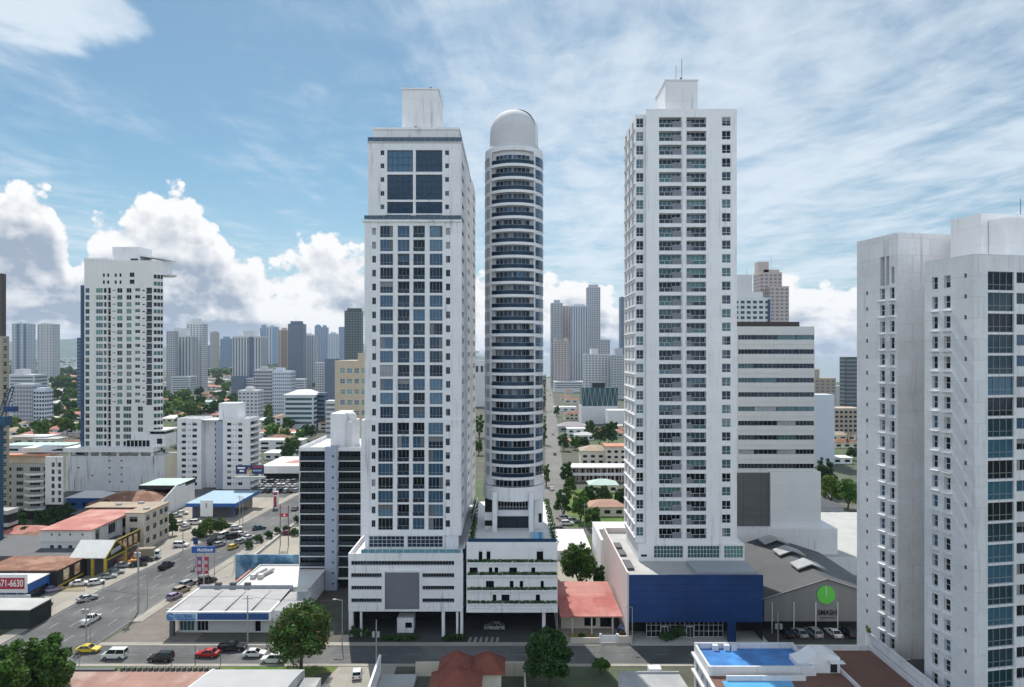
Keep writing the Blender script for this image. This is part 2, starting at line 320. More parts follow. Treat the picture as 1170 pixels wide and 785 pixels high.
# --- window units: local x along the wall, y inwards, z up; slot 0 frame, slot 1 glass, slot 2 extra
CACHE = {}
def unit(kind, w, h, nv, nh, mats, extra=None):
    key = (kind, round(w, 2), round(h, 2), nv, nh, extra, tuple(m.name for m in mats))
    if key in CACHE: return CACHE[key]
    b = MB(); t = .06 if w < 1.2 else .085
    if kind[:3] in ('win', 'doo'):
        y = 0 if kind == 'door' else .12
        if kind == 'win_a': b.box(-w/2+.06, y-.003, .06, -w/2+w*.34, y-.001, h-.06, 2)
        if kind == 'win_b': b.box(w/2-w*.28, y-.003, .06, w/2-.06, y-.001, h-.06, 2)
        if kind == 'win_c': b.box(-w/2+.06, y-.003, h*.55, w/2-.06, y-.001, h-.06, 2)
        b.quad((-w/2, y, 0), (w/2, y, 0), (w/2, y, h), (-w/2, y, h), 1)
        def bar(x0, x1, z0, z1): b.box(x0, y-.07, z0, x1, y-.005, z1, 0)
        bar(-w/2, w/2, 0, t); bar(-w/2, w/2, h-t, h); bar(-w/2, -w/2+t, t, h-t); bar(w/2-t, w/2, t, h-t)
        for i in range(1, nv): x = -w/2+w*i/nv; bar(x-t*.4, x+t*.4, t, h-t)
        zs = extra if isinstance(extra, tuple) else [h*i/nh for i in range(1, nh)]
        for z in zs: b.box(-w/2+t, y-.06, z-t*.4, w/2-t, y-.008, z+t*.4, 0)
    elif kind == 'rail':
        b.box(-w/2, .02, .05, w/2, .05, h, 1); b.box(-w/2, .0, h, w/2, .07, h+.06, 0)
        for i in range(nv+1): x = -w/2+.03+(w-.06)*i/nv; b.box(x-.03, .0, 0, x+.03, .018, h, 0)
    elif kind == 'ac':
        b.box(-w/2, -.25, 0, w/2, .35, h, 0); b.box(-w/2+.08, -.27, .08, w/2-.08, -.255, h-.08, 1)
    me = raw_mesh(kind, b, mats); CACHE[key] = (me, b, mats); return CACHE[key]
class Fac:
    """one wall plane: origin, heading; u runs along it, outward normal is u turned -90 degrees"""
    def __init__(s, thing, ox, oy, ang=0.):
        s.t = thing; s.o = Vector((ox, oy, 0)); s.a = ang; s.u = Vector((cos(ang), sin(ang), 0)); s.n = Vector((sin(ang), -cos(ang), 0)); s.h = []
    def p(s, u, z, d=0.): v = s.o+s.u*u-s.n*d; return (v.x, v.y, z)
    def ux(s, x):                                   # u at which photo column x crosses this wall
        kx = (x-HX)/F; return (s.o.x-kx*s.o.y)/(kx*s.u.y-s.u.x)
    def zy(s, y, u): return Z(y, (s.o+s.u*u).y)
    def wall(s, mb, u0, u1, z0, z1, mi=0, rm=None):
        hs = [q for q in s.h if q[0] >= u0-.001 and q[1] <= u1+.001 and q[2] >= z0-.001 and q[3] <= z1+.001]; s.h = []
        us = sorted({round(v, 3) for q in hs for v in q[:2]} | {round(u0, 3), round(u1, 3)}); zs = sorted({round(v, 3) for q in hs for v in q[2:4]} | {round(z0, 3), round(z1, 3)})
        ui = {v: i for i, v in enumerate(us)}; zi = {v: i for i, v in enumerate(zs)}; cut = set()
        for q in hs:
            for i in range(ui[round(q[0], 3)], ui[round(q[1], 3)]):
                for j in range(zi[round(q[2], 3)], zi[round(q[3], 3)]): cut.add((i, j))
        for i in range(len(us)-1):
            j = 0
            while j < len(zs)-1:
                if (i, j) in cut: j += 1; continue
                e = j
                while e < len(zs)-1 and (i, e) not in cut: e += 1
                mb.quad(s.p(us[i], zs[j]), s.p(us[i+1], zs[j]), s.p(us[i+1], zs[e]), s.p(us[i], zs[e]), mi); j = e
        for a, b, c, d, dp in hs:
            r = mi if rm is None else rm
            mb.quad(s.p(a, c), s.p(a, c, dp), s.p(a, d, dp), s.p(a, d), r); mb.quad(s.p(b, c, dp), s.p(b, c), s.p(b, d), s.p(b, d, dp), r)
            mb.quad(s.p(a, c), s.p(b, c), s.p(b, c, dp), s.p(a, c, dp), r); mb.quad(s.p(a, d, dp), s.p(b, d, dp), s.p(b, d), s.p(a, d), r)
    def put(s, name, kind, u0, u1, z0, z1, d, mats, nv=1, nh=1, subs=(), extra=None):
        s.t_units().append((name, unit(kind, u1-u0, z1-z0, nv, nh, mats, extra), Vector(s.p((u0+u1)/2, z0, d)), s.a, subs, (u1-u0)*(z1-z0)))
    def t_units(s): return UNITS.setdefault(s.t.name, [])
    def win(s, u0, u1, z0, z1, g, fr=None, nv=1, nh=1, d=.12, name='window', extra=None):
        s.h.append((u0, u1, z0, z1, d+.13)); c_ = .9 < u1-u0 < 4 and z1-z0 > 1.1 and g not in (G_C,) and random.random() < .34
        s.put(name, random.choice(('win_a', 'win_b', 'win_c')) if c_ else 'win', u0, u1, z0, z1, d, (fr or FRW, g)+((random.choice(CURTS),) if c_ else ()), nv, nh, extra=extra)
    def balc(s, u0, u1, z0, z1, g, fr=None, rail=None, d=1.3, nv=2, rh=1.0, name='balcony', ac=None):
        s.h.append((u0, u1, z0, z1, d+.005)); subs = []
        if rail: subs.append(('railing', unit('rail', u1-u0, rh, max(1, int((u1-u0)/1.2)), 1, (fr or FRW, rail)), Vector((0, -d+.06, 0))))
        if ac:
            aw = abs(ac[1]-ac[0]); subs.append(('air_conditioner', unit('ac', aw, ac[2], 1, 1, (GREY, LOUV)), Vector(((ac[0]+ac[1])/2-(u0+u1)/2, -d+.18, .02))))
        s.put(name, 'door', u0, u1, z0, z1, d, (fr or FRW, g), nv, 1, subs)
UNITS = {}
def finish(thing):
    """the largest 100 of every unit become parts of their own, the rest one part"""
    by = {}
    for q in UNITS.pop(thing.name, []): by.setdefault(q[0], []).append(q)
    base = WL[thing.name]
    for name, qs in by.items():
        qs.sort(key=lambda q: -q[5]/max(q[2].y, 1)**2)
        for n, (nm, (me, b, mats), pos, a, subs, _) in enumerate(qs[:100]):
            o = bpy.data.objects.new(nm, me); COL.objects.link(o); o.parent = thing; o.location = pos-base; o.rotation_euler.z = a; WL[o.name] = pos
            for sn, (sm, sb, smt), off in subs:
                c = bpy.data.objects.new(sn, sm); COL.objects.link(c); c.parent = o; c.location = off
        if len(qs) > 100:
            big = MB(); ml = []
            for nm, (me, b, mats), pos, a, subs, _ in qs[100:]:
                for (bb, mm, off) in [(b, mats, Vector((0, 0, 0)))]+[(sb, smt, o2) for _, (sm, sb, smt), o2 in subs]:
                    for m in mm:
                        if m not in ml: ml.append(m)
                    R = Matrix.Rotation(a, 3, 'Z'); o3 = len(big.v)
                    big.v += [tuple(R @ (Vector(v)+off)+pos) for v in bb.v]; big.f += [tuple(o3+i for i in q) for q in bb.f]; big.m += [ml.index(mm[i]) for i in bb.m]
            big.part('further_'+name+'s', ml, thing, kind='stuff')
def pick(*wts):
    return random.choices([a for a, b in wts], [b for a, b in wts])[0]
def boxbody(mb, x0, y0, x1, y1, z0, z1, front=True, left=True, right=True, mi=0, top=None):
    """box walls without those faces a Fac draws"""
    if front: mb.quad((x0, y0, z0), (x1, y0, z0), (x1, y0, z1), (x0, y0, z1), mi)
    if right: mb.quad((x1, y0, z0), (x1, y1, z0), (x1, y1, z1), (x1, y0, z1), mi)
    if left: mb.quad((x0, y1, z0), (x0, y0, z0), (x0, y0, z1), (x0, y1, z1), mi)
    mb.quad((x1, y1, z0), (x0, y1, z0), (x0, y1, z1), (x1, y1, z1), mi)
    mb.quad((x0, y0, z1), (x1, y0, z1), (x1, y1, z1), (x0, y1, z1), mi if top is None else top)
def parapet(mb, x0, y0, x1, y1, z0, z1, t=.25, mi=0):
    mb.box(x0, y0, z0, x1, y0+t, z1, mi); mb.box(x0, y1-t, z0, x1, y1, z1, mi); mb.box(x0, y0+t, z0, x0+t, y1-t, z1, mi); mb.box(x1-t, y0+t, z0, x1, y1-t, z1, mi)
def text(s, parent, pos, size, m, ang=0., name='lettering', ext=.03, width=None, align='CENTER'):
    c = bpy.data.curves.new(name, 'FONT'); c.body = s; c.size = size; c.extrude = ext; c.offset = size*.012; c.align_x = align; c.align_y = 'CENTER'; c.materials.append(m)
    o = bpy.data.objects.new(name, c); COL.objects.link(o); bpy.context.view_layer.update()
    me = bpy.data.meshes.new_from_object(o.evaluated_get(bpy.context.evaluated_depsgraph_get())); bpy.data.objects.remove(o); bpy.data.curves.remove(c)
    xs = [v.co.x for v in me.vertices]; k_ = width/max(max(xs)-min(xs), .01) if width else 1
    for v in me.vertices: v.co.x *= k_
    o = bpy.data.objects.new(name, me); COL.objects.link(o); o.rotation_euler = (pi/2, 0, ang); o.parent = parent; o.location = Vector(pos)-WL[parent.name]
    return o
ORD = 'first second third fourth fifth sixth seventh eighth ninth tenth eleventh twelfth thirteenth fourteenth fifteenth sixteenth seventeenth eighteenth nineteenth twentieth'.split()
def ordn(i):
    if i < 20: return ORD[i]
    t, u = divmod(i+1, 10); tens = ['', '', 'twenty', 'thirty', 'forty', 'fifty', 'sixty', 'seventy', 'eighty', 'ninety'][t]
    return (tens[:-1]+'ieth') if u == 0 else tens+'-'+ORD[u-1]
# ================================================================== the setting
def wavy(poly): return poly
sheet('ground', [(-14000, -300), (14000, -300), (14000, 14000), (-14000, 14000)], 0, URB)
sheet('sea', [(-60, 14000), (-20, 5000), (20, 1900), (150, 1500), (700, 1350), (2500, 1250), (14000, 1300), (14000, 14000)], .6, SEA)
AVL = [(-108, 60), (-106, 110), (-104, 171), (-100.7, 198), (-94, 240), (-90, 290), (-84, 400), (-70, 700), (-50, 1100)]
AVR = [(-87, 60), (-86, 110), (-85, 152), (-84.2, 172), (-81, 218), (-75, 250), (-69, 300), (-62, 400), (-50, 700), (-34, 1100)]
sheet('avenue', AVL+AVR[::-1], .04, ASPH)
def lerp_line(L, y):
    for (a, b), (c, d) in zip(L, L[1:]):
        if b <= y <= d: return a+(c-a)*(y-b)/(d-b)
    return L[-1][0]
mk = MB()
def dash(x0, y0, x1, y1, w=.12):
    d = Vector((x1-x0, y1-y0, 0)).normalized(); n = Vector((-d.y, d.x, 0))*w
    mk.add([(x0-n.x, y0-n.y, .046), (x1-n.x, y1-n.y, .046), (x1+n.x, y1+n.y, .046), (x0+n.x, y0+n.y, .046)], [(0, 1, 2, 3)])
for f in (.2, .4, .6, .8):
    y = 100+f*3
    while y < 330:
        def px_(yy): a, b = lerp_line(AVL, yy), lerp_line(AVR, yy); return a+(b-a)*f
        dash(px_(y), y, px_(y+3.2), y+3.2); y += 8
y = 100
while y < 320:
    for L, o in ((AVL, .5), (AVR, -.5)):
        dash(lerp_line(L, y)+o, y, lerp_line(L, y+5)+o, y+5, .07)
    y += 5
FS0, FS1 = 131.5, 139.6
sheet('front_street', [(-86.5, FS0), (150, FS0), (150, FS1), (-86, FS1)], .032, ASPH)
x = -84
while x < 60: dash(x, 135.5, x+3, 135.5, .07); x += 7
for i in range(6): mk.add([(X(536, 146)+i*1.15, 141.2, .036), (X(536, 146)+i*1.15+.55, 141.2, .036), (X(536, 146)+i*1.15+.75, 144, .036), (X(536, 146)+i*1.15+.2, 144, .036)], [(0, 1, 2, 3)])
mk.part('road_markings', MARK, kind='structure')
def slab(name, poly, m, z=.13): return MB().prism(poly, 0, z).part(name, m, kind='structure')
LW = [(a-3.2, b) for a, b in AVL if b < 410]; LI = [(a-.05, b) for a, b in AVL if b < 410]
slab('pavement', LI+LW[::-1], CONC)
slab('pavement', [(a+.05, b) for a, b in AVR if 141 <= b < 410]+[(a+2.6, b) for a, b in AVR if 141 <= b < 410][::-1], CONC)
slab('pavement', [(-85, FS1+.05), (24, FS1+.05), (24, 141.2), (-85, 141.2)], CONC, .12)
slab('pavement', [(-85, 130.4), (60, 130.4), (60, FS0-.05), (-85, FS0-.05)], CONC, .12)
sheet('parking_lot', [(-160, 150), (-107.2, 150), (-107.2, 171), (-104, 198), (-97.4, 240), (-94, 285), (-150, 285)], .02, LOT)
sheet('parking_lot', [(-82.4, 148), (-52, 148), (-52, 235), (-76, 235), (-82, 190)], .024, LOT)
sheet('paver_lot', [(-84.6, 141.4), (-66, 141.4), (-66, 166), (-82, 166)], .028, PAVER)
sheet('parking_lot', [(-86, 282), (-152, 286), (-152, 330), (-84, 330)], .022, ASPH)
sheet('lawn', [(-86, 120), (-40, 120), (-36, 127.5), (-30, 129), (-30, 130.4), (-86, 130.4)], .03, GRASS)
sheet('driveway', [(-36, 100), (-22, 100), (-22, 131), (-33, 131), (-34, 126)], .034, CONC)
sheet('plaza', [(-36, 141.2), (56, 141.2), (90, 141.2), (90, 182), (-36, 182)], .022, PLAZA)
sheet('yard', [(10, 141.5), (22.5, 141.5), (22.5, 232), (10, 232)], .026, LOT)
# middle street running away between the towers, and the cross street
MS = [(14, 232), (19, 300), (27.5, 463), (36, 620), (60, 1114), (85, 1600)]
sheet('side_street', [(a-4.6, b) for a, b in MS]+[(a+4.6, b) for a, b in MS][::-1], .04, STRT)
sheet('side_street', [(4, 224), (60, 224), (60, 234), (4, 234)], .034, ASPH)
sheet('lawn', [(14, 236), (42, 236), (46, 300), (20, 300)], .02, GRASS)
sheet('open_ground', [(-400, 330), (-110, 330), (-98, 420), (-80, 700), (-60, 1100), (-900, 1100)], .015, mat('suburb_ground', (.082, .078, .064), .95, .35, .03, fine=.4, tint2=(.06, .085, .035)))
# hills on the left horizon
hb = MB()
def ridge(pts, D, dep):
    n = len(pts)
    for j in range(5):
        t = j/4; prof = sin(t*pi/2)
        for i, (x, y) in enumerate(pts):
            dd = D-dep*(1-t); hb.v.append((X(x, D)+random.uniform(-40, 40), dd+random.uniform(-80, 80), max(-5, Z(y, D)*prof*(.8+.35*random.random() if 0 < j < 4 else 1))))
    o = len(hb.v)-5*n
    for j in range(4):
        for i in range(n-1): a = o+j*n+i; hb.f.append((a, a+1, a+n+1, a+n)); hb.m.append(0)
ridge([(x, 399-10*math.exp(-((x-70)/50)**2)-6*math.exp(-((x+60)/60)**2)-4*math.exp(-((x-330)/120)**2)+2.5*sin(x*.13)+1.5*sin(x*.31)) for x in range(-260, 560, 10)], 9500, 2500)
hb.part('hills', HILL, kind='structure', smooth=True)

# ================================================================== tower 1 : broad white tower with the square roof block
t1 = T('apartment_tower', 'broad white high-rise with blue window grid and square roof block above striped podium', 'apartment tower', (X(470, 152), 152, 0))
D = 152.; B = MB()
fm = Fac(t1, 0, D); fl = Fac(t1, 0, D-.6); fu = Fac(t1, 0, D+.35)
def zz1(y): return Z(y, D)
GW = ((G_D, 3), (G_N, 4), (G_M, 2), (G_B, 4), (G_L, 2), (G_C, .6)); GBK = ((G_D, 5), (G_M, 4), (G_B, 1), (G_S, 1))
def row1(f, yc, low):
    zc = zz1(yc); e = .1 if low else 0
    for a, b in ((425.2, 429.6), (509.5, 514.4)): f.win(X(a, D), X(b, D), zc-.8, zc+.72, pick((G_D, 5), (G_M, 2), (G_C, .5)), FRG, 2, 1, name='small_window')
    for a, b in (((432.6, 449.4), (489.8, 506.6)) if low else ((434.2, 449.0), (490.8, 505.6))):
        f.win(X(a, D), X(b, D), zc-1.36-e, zc+1.22, pick(*GW), FRG, 4, 2, extra=(.62,), d=.16, name='window')
    for a, b in ((454.3, 467.9), (472.0, 485.4)):
        if random.random() < .24: f.win(X(a, D), X(b, D), zc-1.36, zc+1.22, pick((G_M, 2), (G_B, 3), (G_L, 1)), FRG, 3, 2, extra=(.7,), d=.3, name='window')
        else: f.balc(X(a, D), X(b, D), zc-1.38, zc+1.24, pick(*GBK), FRG, pick((G_S, 3), (G_M, 2)), 1.1, 3, .85, 'balcony')
for i in range(14): row1(fm, 264.2+15.9*i, False)
for i in range(8): row1(fl, 488.9+15.5*i, True)
x0, x1, y1 = X(416.5, D), X(527.5, D), 194.
fm.wall(B, x0, x1, zz1(479.6), zz1(252)); fl.wall(B, X(413.2, D), X(527, D), zz1(611), zz1(479.6))
for a, b in ((442, 471.6), (474.8, 505.2)):
    for c, d, nh in ((171, 195.8, 3), (199, 227.8, 4), (230.2, 243.5, 2)):
        fu.win(X(a, D), X(b, D), zz1(d), zz1(c), pick((G_N, 3), (G_B, .6)), FRD, 5, nh, d=.25, name='penthouse_window')
fu.balc(X(440, D), X(469, D), zz1(249.6), zz1(245), G_D, FRG, None, 1.2, 3, .8, 'terrace_door'); fu.win(X(475, D), X(505, D), zz1(249.6), zz1(245), G_B, FRG, 4, 1)
for y in (174, 189, 204.7, 220.6, 236):
    for a, b in ((434.4, 438.8), (508.4, 512.8)): fu.win(X(a, D), X(b, D), zz1(y+2.7), zz1(y-2.7), pick((G_D, 4), (G_B, 1)), FRG, 2, 1, name='small_window')
fu.wall(B, X(420, D), X(527.4, D), zz1(252), zz1(163))
# right flank with its columns of small windows, the rear block standing proud of it
fr = Fac(t1, x1, D, pi/2)
zlev = [zz1(264.2+15.7*i) for i in range(-5, 23)]
for z in zlev:
    for u in (1.4, 22.5): fr.win(u, u+6.4, z-.6, z+.6, pick((G_D, 4), (G_M, 1)), FRG, 1, 1, name='small_window')
fr.wall(B, 0, 30, zz1(611), zz1(163)-.0)
fr2 = Fac(t1, x1+.75, D+30, pi/2)
for z in zlev:
    for u in (2,): fr2.win(u, u+8.5, z-.6, z+.6, G_D, FRG, 1, 1, name='small_window')
B2 = MB(); fr2.wall(B2, 0, 13, zz1(611), zz1(163)-1.2); B2.part('rear_flank', mat('warm_cream', (.70, .67, .60), .8, .06, .2, streak=.3), t1)
B.quad((x1, D+30, zz1(611)), (x1+.75, D+30, zz1(611)), (x1+.75, D+30, zz1(163)-1.2), (x1, D+30, zz1(163)-1.2))
B.quad((x1, D+30, zz1(163)-1.2), (x1+.75, D+30, zz1(163)-1.2), (x1+.75, D+43, zz1(163)-1.2), (x1, D+43, zz1(163)-1.2))
zb, zt = zz1(611), zz1(163)
xm0, xl0, xu0 = x0, X(413.2, D), X(420, D)
for xa, ya, c, d in ((xl0, D-.6, zb, zz1(479.6)), (xm0, D, zz1(479.6), zz1(252)), (xu0, D+.35, zz1(252), zt)):
    B.quad((xa, y1+1, c), (xa, ya, c), (xa, ya, d), (xa, y1+1, d)); B.quad((x1, y1+1, c), (xa, y1+1, c), (xa, y1+1, d), (x1, y1+1, d))
B.quad((X(527, D), D-.6, zb), (x1, D, zb), (x1, D, zz1(479.6)), (X(527, D), D-.6, zz1(479.6)))
B.box(xm0-.45, D-.35, zz1(253.6), x1+.02, D+.4, zz1(251.2)); B.quad((xl0, D-.6, zz1(479.6)), (x1, D-.6, zz1(479.6)), (x1, D+.1, zz1(479.6)), (xl0, D+.1, zz1(479.6)))
B.quad((xl0, D, zz1(479.6)), (xm0, D, zz1(479.6)), (xm0, y1+1, zz1(479.6)), (xl0, y1+1, zz1(479.6)))
B.quad((xm0, D, zz1(251.2)), (xu0+.1, D, zz1(251.2)), (xu0+.1, y1, zz1(251.2)), (xm0, y1, zz1(251.2)))
B.quad((xl0, D-.6, zb), (x1, D-.6, zb), (x1, y1, zb), (xl0, y1, zb))
B.part('facade', W, t1)
rf = MB(); rf.box(xu0-.1, D+.25, zt, x1+.1, y1+1, zt+.3); rf.part('roof', SLAB, t1)
rl = MB()
for i in range(16): rl.box(xu0+i*1.4-.03, D+.3, zt+.3, xu0+i*1.4+.03, D+.36, zt+1.35, 0)
rl.box(xu0, D+.31, zt+.4, x1, D+.345, zt+1.25, 1); rl.box(xu0, D+.27, zt+1.25, x1, D+.37, zt+1.33, 0); rl.box(x1-.06, D+.4, zt+.4, x1-.02, D+30, zt+1.25, 1)
rl.part('roof_railing', (FRG, G_RL), t1)
rl = MB(); zq = zz1(251.2)
for i in range(16): rl.box(xm0+i*1.42-.03, D-.28, zq, xm0+i*1.42+.03, D-.22, zq+1, 0)
rl.box(xm0, D-.27, zq+.1, x1, D-.235, zq+.95, 1); rl.part('terrace_railing', (FRG, G_RL), t1)
# crown with flared cornice, then the lift block
cw = MB(); cx0, cx1 = X(428, 154), X(523, 154); c0, c1 = zt+.3, Z(146.5, 154)
cw.box(cx0+.4, 154.4, c0, cx1-.4, 188, c0+1.3); cw.frustum(cx0, 154, cx1, 188.4, c0+1.3, cx0-.35, 153.6, cx1+.35, 188.8, c1-.5); cw.box(cx0-.5, 153.4, c1-.5, cx1+.5, 189, c1)
cw.part('crown', W2, t1)
cb_ = MB(); bx0, bx1 = X(459.5, 156), X(500.5, 156); bz = Z(102.5, 156)
cb_.box(bx0, 156, c1, bx1, 167, bz); cb_.box(bx0-.25, 155.75, bz, bx1+.25, 167.25, bz+.35); cb_.part('lift_block', W2, t1)
MB().cyl(bx0+3.2, 155.4, .28, c1, c1+.8, 8).part('roof_vent', DGREY, t1); MB().cyl(bx0+6.5, 156.6, .3, bz+.35, bz+.8, 8).part('roof_vent', DGREY, t1)
# lobby level
L = MB(); ll = Fac(t1, 0, D-.2)
for a, b in ((421.5, 461.8), (465.6, 506)): ll.win(X(a, D), X(b, D), zz1(625.5), zz1(612.5), G_M, FRW, 8, 3, d=.3, name='lobby_window')
ll.wall(L, X(417, D), X(524, D), 16.5, zb); L.quad((X(417, D), 190, 16.5), (X(417, D), D-.2, 16.5), (X(417, D), D-.2, zb), (X(417, D), 190, zb)); L.quad((X(524, D), D-.2, 16.5), (X(524, D), 190, 16.5), (X(524, D), 190, zb), (X(524, D), D-.2, zb))
L.part('lobby_wall', W, t1)
# striped podium
Pd = MB(); D = 144.; p0, p1 = X(398, D), X(529, D); pt, pb = Z(632.7, D), Z(698.7, D)
fp = Fac(t1, 0, D)
fp.win(X(401, D), X(519, D), Z(646.2, D), Z(641, D), G_D, FRG, 34, 1, d=.35, name='ribbon_window')
for ya, yb in ((655, 660.2), (669.4, 674.3), (683.8, 688.8)):
    for a, b in ((401, 436), (482.5, 519)): fp.win(X(a, D), X(b, D), Z(yb, D), Z(ya, D), G_D, FRG, 12, 1, d=.35, name='ribbon_window')
fp.h.append((X(439.8, D), X(479.3, D), Z(696.3, D), Z(654.2, D), .25)); fp.wall(Pd, p0, p1, pb, pt)
Pd.quad((p0, 196, 0), (p0, D, pb), (p0, D, pt), (p0, 196, pt)); Pd.quad((p1, D, pb), (p1, 196, pb), (p1, 196, pt), (p1, D, pt)); Pd.quad((p1, 196, 0), (p0, 196, 0), (p0, 196, pt), (p1, 196, pt))
Pd.box(p0, D, pt-.0, p1, D+.3, pt+.001) if False else None
Pd.quad((p0, D, pb), (p1, D, pb), (p1, 196, pb), (p0, 196, pb)); Pd.quad((p0+.3, D+.3, 16.5), (p1-.3, D+.3, 16.5), (p1-.3, 196, 16.5), (p0+.3, 196, 16.5))
for a in ((p0-.02, D-.02, p1+.02, D+.3), (p0-.02, D+.3, p0+.3, 195), (p1-.3, D+.3, p1+.02, 195)): Pd.box(a[0], a[1], 16.4, a[2], a[3], pt+.06)
Pd.box(X(438.2, D), D-.18, Z(655, D), X(439.9, D), D+.1, Z(697.5, D)) if False else None
Pd.part('podium', W, t1)
lv = MB(); lv.box(X(440, D), D+.1, Z(696.1, D), X(479.1, D), D+.2, Z(654.4, D)); 
for i in range(30): zl = Z(696.1, D)+.12+i*(Z(654.4, D)-Z(696.1, D))/30; lv.box(X(440, D)+.02, D-.02, zl, X(479.1, D)-.02, D+.1, zl+.10)
lv.part('louvre_panel', LOUV, t1)
fm_ = MB()
for a in ((438.2, 439.7, 652.8, 697.6), (479.4, 480.9, 652.8, 697.6)): fm_.box(X(a[0], D), D-.22, Z(a[3], D), X(a[1], D), D+.02, Z(a[2], D))
fm_.box(X(438.2, D), D-.224, Z(652.8, D), X(480.9, D), D+.02, Z(651.2, D)); fm_.part('panel_frame', W2, t1)
gr = MB(); gr.box(X(412, D), D+.35, pt+.05, p1-.5, D+.4, pt+.8, 1)
for i in range(15): gr.box(X(412, D)+i*1.5, D+.3, pt, X(412, D)+i*1.5+.06, D+.45, pt+.85, 0)
gr.part('terrace_railing', (FRW, G_A), t1)
ug = MB()
for a, b in ((398, 403), (411, 413), (504.5, 508), (523.5, 529)): MB().box(X(a, D)+.01, D+.2, 0, X(b, D)-.01, D+1.2, pb-.01, 0).part('column', W, t1)
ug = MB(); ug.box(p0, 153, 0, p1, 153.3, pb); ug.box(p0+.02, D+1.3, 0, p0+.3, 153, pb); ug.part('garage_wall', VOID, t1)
ug = MB(); gx0, gx1 = X(455, 147.5), X(473.5, 147.5); ug.box(gx0, 146, .1, gx1, 149, 3.3, 0); ug.box(gx1-1.7, 145.93, 1.2, gx1-.3, 146, 2.3, 1); ug.part('gate_house', (W2, G_D), t1)
finish(t1)

# ================================================================== tower 2 : slim round tower with dome
D = 158.; C2 = (X(587.2, 165), 165.); R2 = 6.98
t2 = T('apartment_tower', 'slim round white tower with dark blue balcony bands and domed top', 'apartment tower', (C2[0], C2[1], 0))
ztop, zbot = Z(166, D), Z(563, D)
B = MB(); a0, a1 = radians(-47), radians(41)
B.sector(*C2, R2-.3, R2, a1, radians(360)+a0, Z(556, D), ztop-.8, 64)
B.sector(*C2, R2-1.2, R2-.92, a0-.1, a1+.1, zbot, ztop, 24)
for a in (a0, a1): 
    s_, c_ = sin(a), cos(a); B.quad((C2[0]+(R2-1.7)*s_, C2[1]-(R2-1.7)*c_, zbot), (C2[0]+R2*s_, C2[1]-R2*c_, zbot), (C2[0]+R2*s_, C2[1]-R2*c_, ztop-.8), (C2[0]+(R2-1.7)*s_, C2[1]-(R2-1.7)*c_, ztop-.8))
B.cyl(*C2, R2-.05, ztop-1.0, ztop+.05, 64)
B.part('round_wall', W, t2)
for i in range(26):
    zs = Z(187.9+14.96*i, D)                       # centre of the white slab edge
    s = MB(); s.sector(*C2, R2-.9, R2+.38, a0-.04, a1+.06, zs-.36, zs+.28, 22); s.part('balcony_slab', W2, t2)
    s = MB(); s.sector(*C2, R2+.24, R2+.29, a0+.02, a1-.02, zs+.3, zs+1.18, 20); s.sector(*C2, R2+.2, R2+.34, a0+.02, a1-.02, zs+1.18, zs+1.26, 20, 1); s.part('balcony_rail', (G_R, FRG), t2)
    s = MB(); g = pick((G_D, 4), (G_M, 3), (G_S, 1)); s.sector(*C2, R2-.9, R2-.86, a0+.06, a1-.07, zs+.28, zs+2.55, 16, 1)
    for q in range(9):
        p = a0+.07+(a1-a0-.15)*q/8; w_ = .012 if q != 4 else .035; s.sector(*C2, R2-.86, R2-.80, p-w_, p+w_, zs+.28, zs+2.55, 1, 0)
    for q in random.sample(range(8), 2):
        p = a0+.12+(a1-a0-.22)*q/8; s.sector(*C2, R2-.86, R2-.84, p, p+.13, zs+.3, zs+2.5, 2, 2)
    s.part('window', (FRG, g, pick((CURTS[0], 2), (G_N, 2), (G_B, 2))), t2)
    g = pick((G_B, 4), (G_M, 3), (G_L, 1)); s = MB(); s.sector(*C2, R2, R2+.05, radians(46), radians(86), zs+.35, zs+2.45, 10, 1)
    for q in range(4): p = radians(46)+radians(40)*q/3; s.sector(*C2, R2+.05, R2+.1, p-.012, p+.012, zs+.3, zs+2.5, 1, 0)
    s.sector(*C2, R2+.05, R2+.09, radians(46), radians(86), zs+1.0, zs+1.07, 8, 0); s.part('side_window', (FRG, g), t2)
    s = MB(); s.sector(*C2, R2, R2+.06, radians(-86), radians(-55), zs+.4, zs+2.4, 8, 1); s.sector(*C2, R2+.06, R2+.10, radians(-72), radians(-69), zs+.4, zs+2.4, 1, 0); s.part('side_panel', (FRW, G_C), t2)
s = MB(); s.sector(*C2, R2, R2+.30, radians(40), radians(316), Z(556, D), Z(549.5, D), 40); s.part('base_band', W2, t2)
s = MB(); s.sector(*C2, R2-1.4, R2+.45, radians(-80), radians(80), Z(573, D), Z(557, D), 28); s.part('base_ring', W2, t2)
# dome: drum, hemisphere, raised shell on one side
dz = ztop; dr = X(615, 165)-X(587.5, 165); dm = MB(); dm.cyl(*C2, dr+.4, dz, dz+.9, 48); n = 48
prof = [(dr, dz+.9), (dr, dz+5.0)]+[(dr*cos(a*pi/24), dz+5.0+dr*.93*sin(a*pi/24)) for a in range(1, 12)]
for r, z in prof: dm.v += [(C2[0]+r*sin(2*pi*i/n), C2[1]-r*cos(2*pi*i/n), z) for i in range(n)]
o = len(dm.v)-len(prof)*n
for j in range(len(prof)-1):
    for i in range(n): dm.f.append((o+j*n+i, o+j*n+(i+1) % n, o+(j+1)*n+(i+1) % n, o+(j+1)*n+i)); dm.m.append(0)
dm.v.append((C2[0], C2[1], prof[-1][1]+.05)); e = len(dm.v)-1
for i in range(n): dm.f.append((e-n+i, e-n+(i+1) % n, e)); dm.m.append(0)
dm.part('dome', mat('dome_render', (.55, .56, .58), .8, .06, .2, streak=.2), t2, smooth=True)
sh = MB(); sv = []; q1 = 24
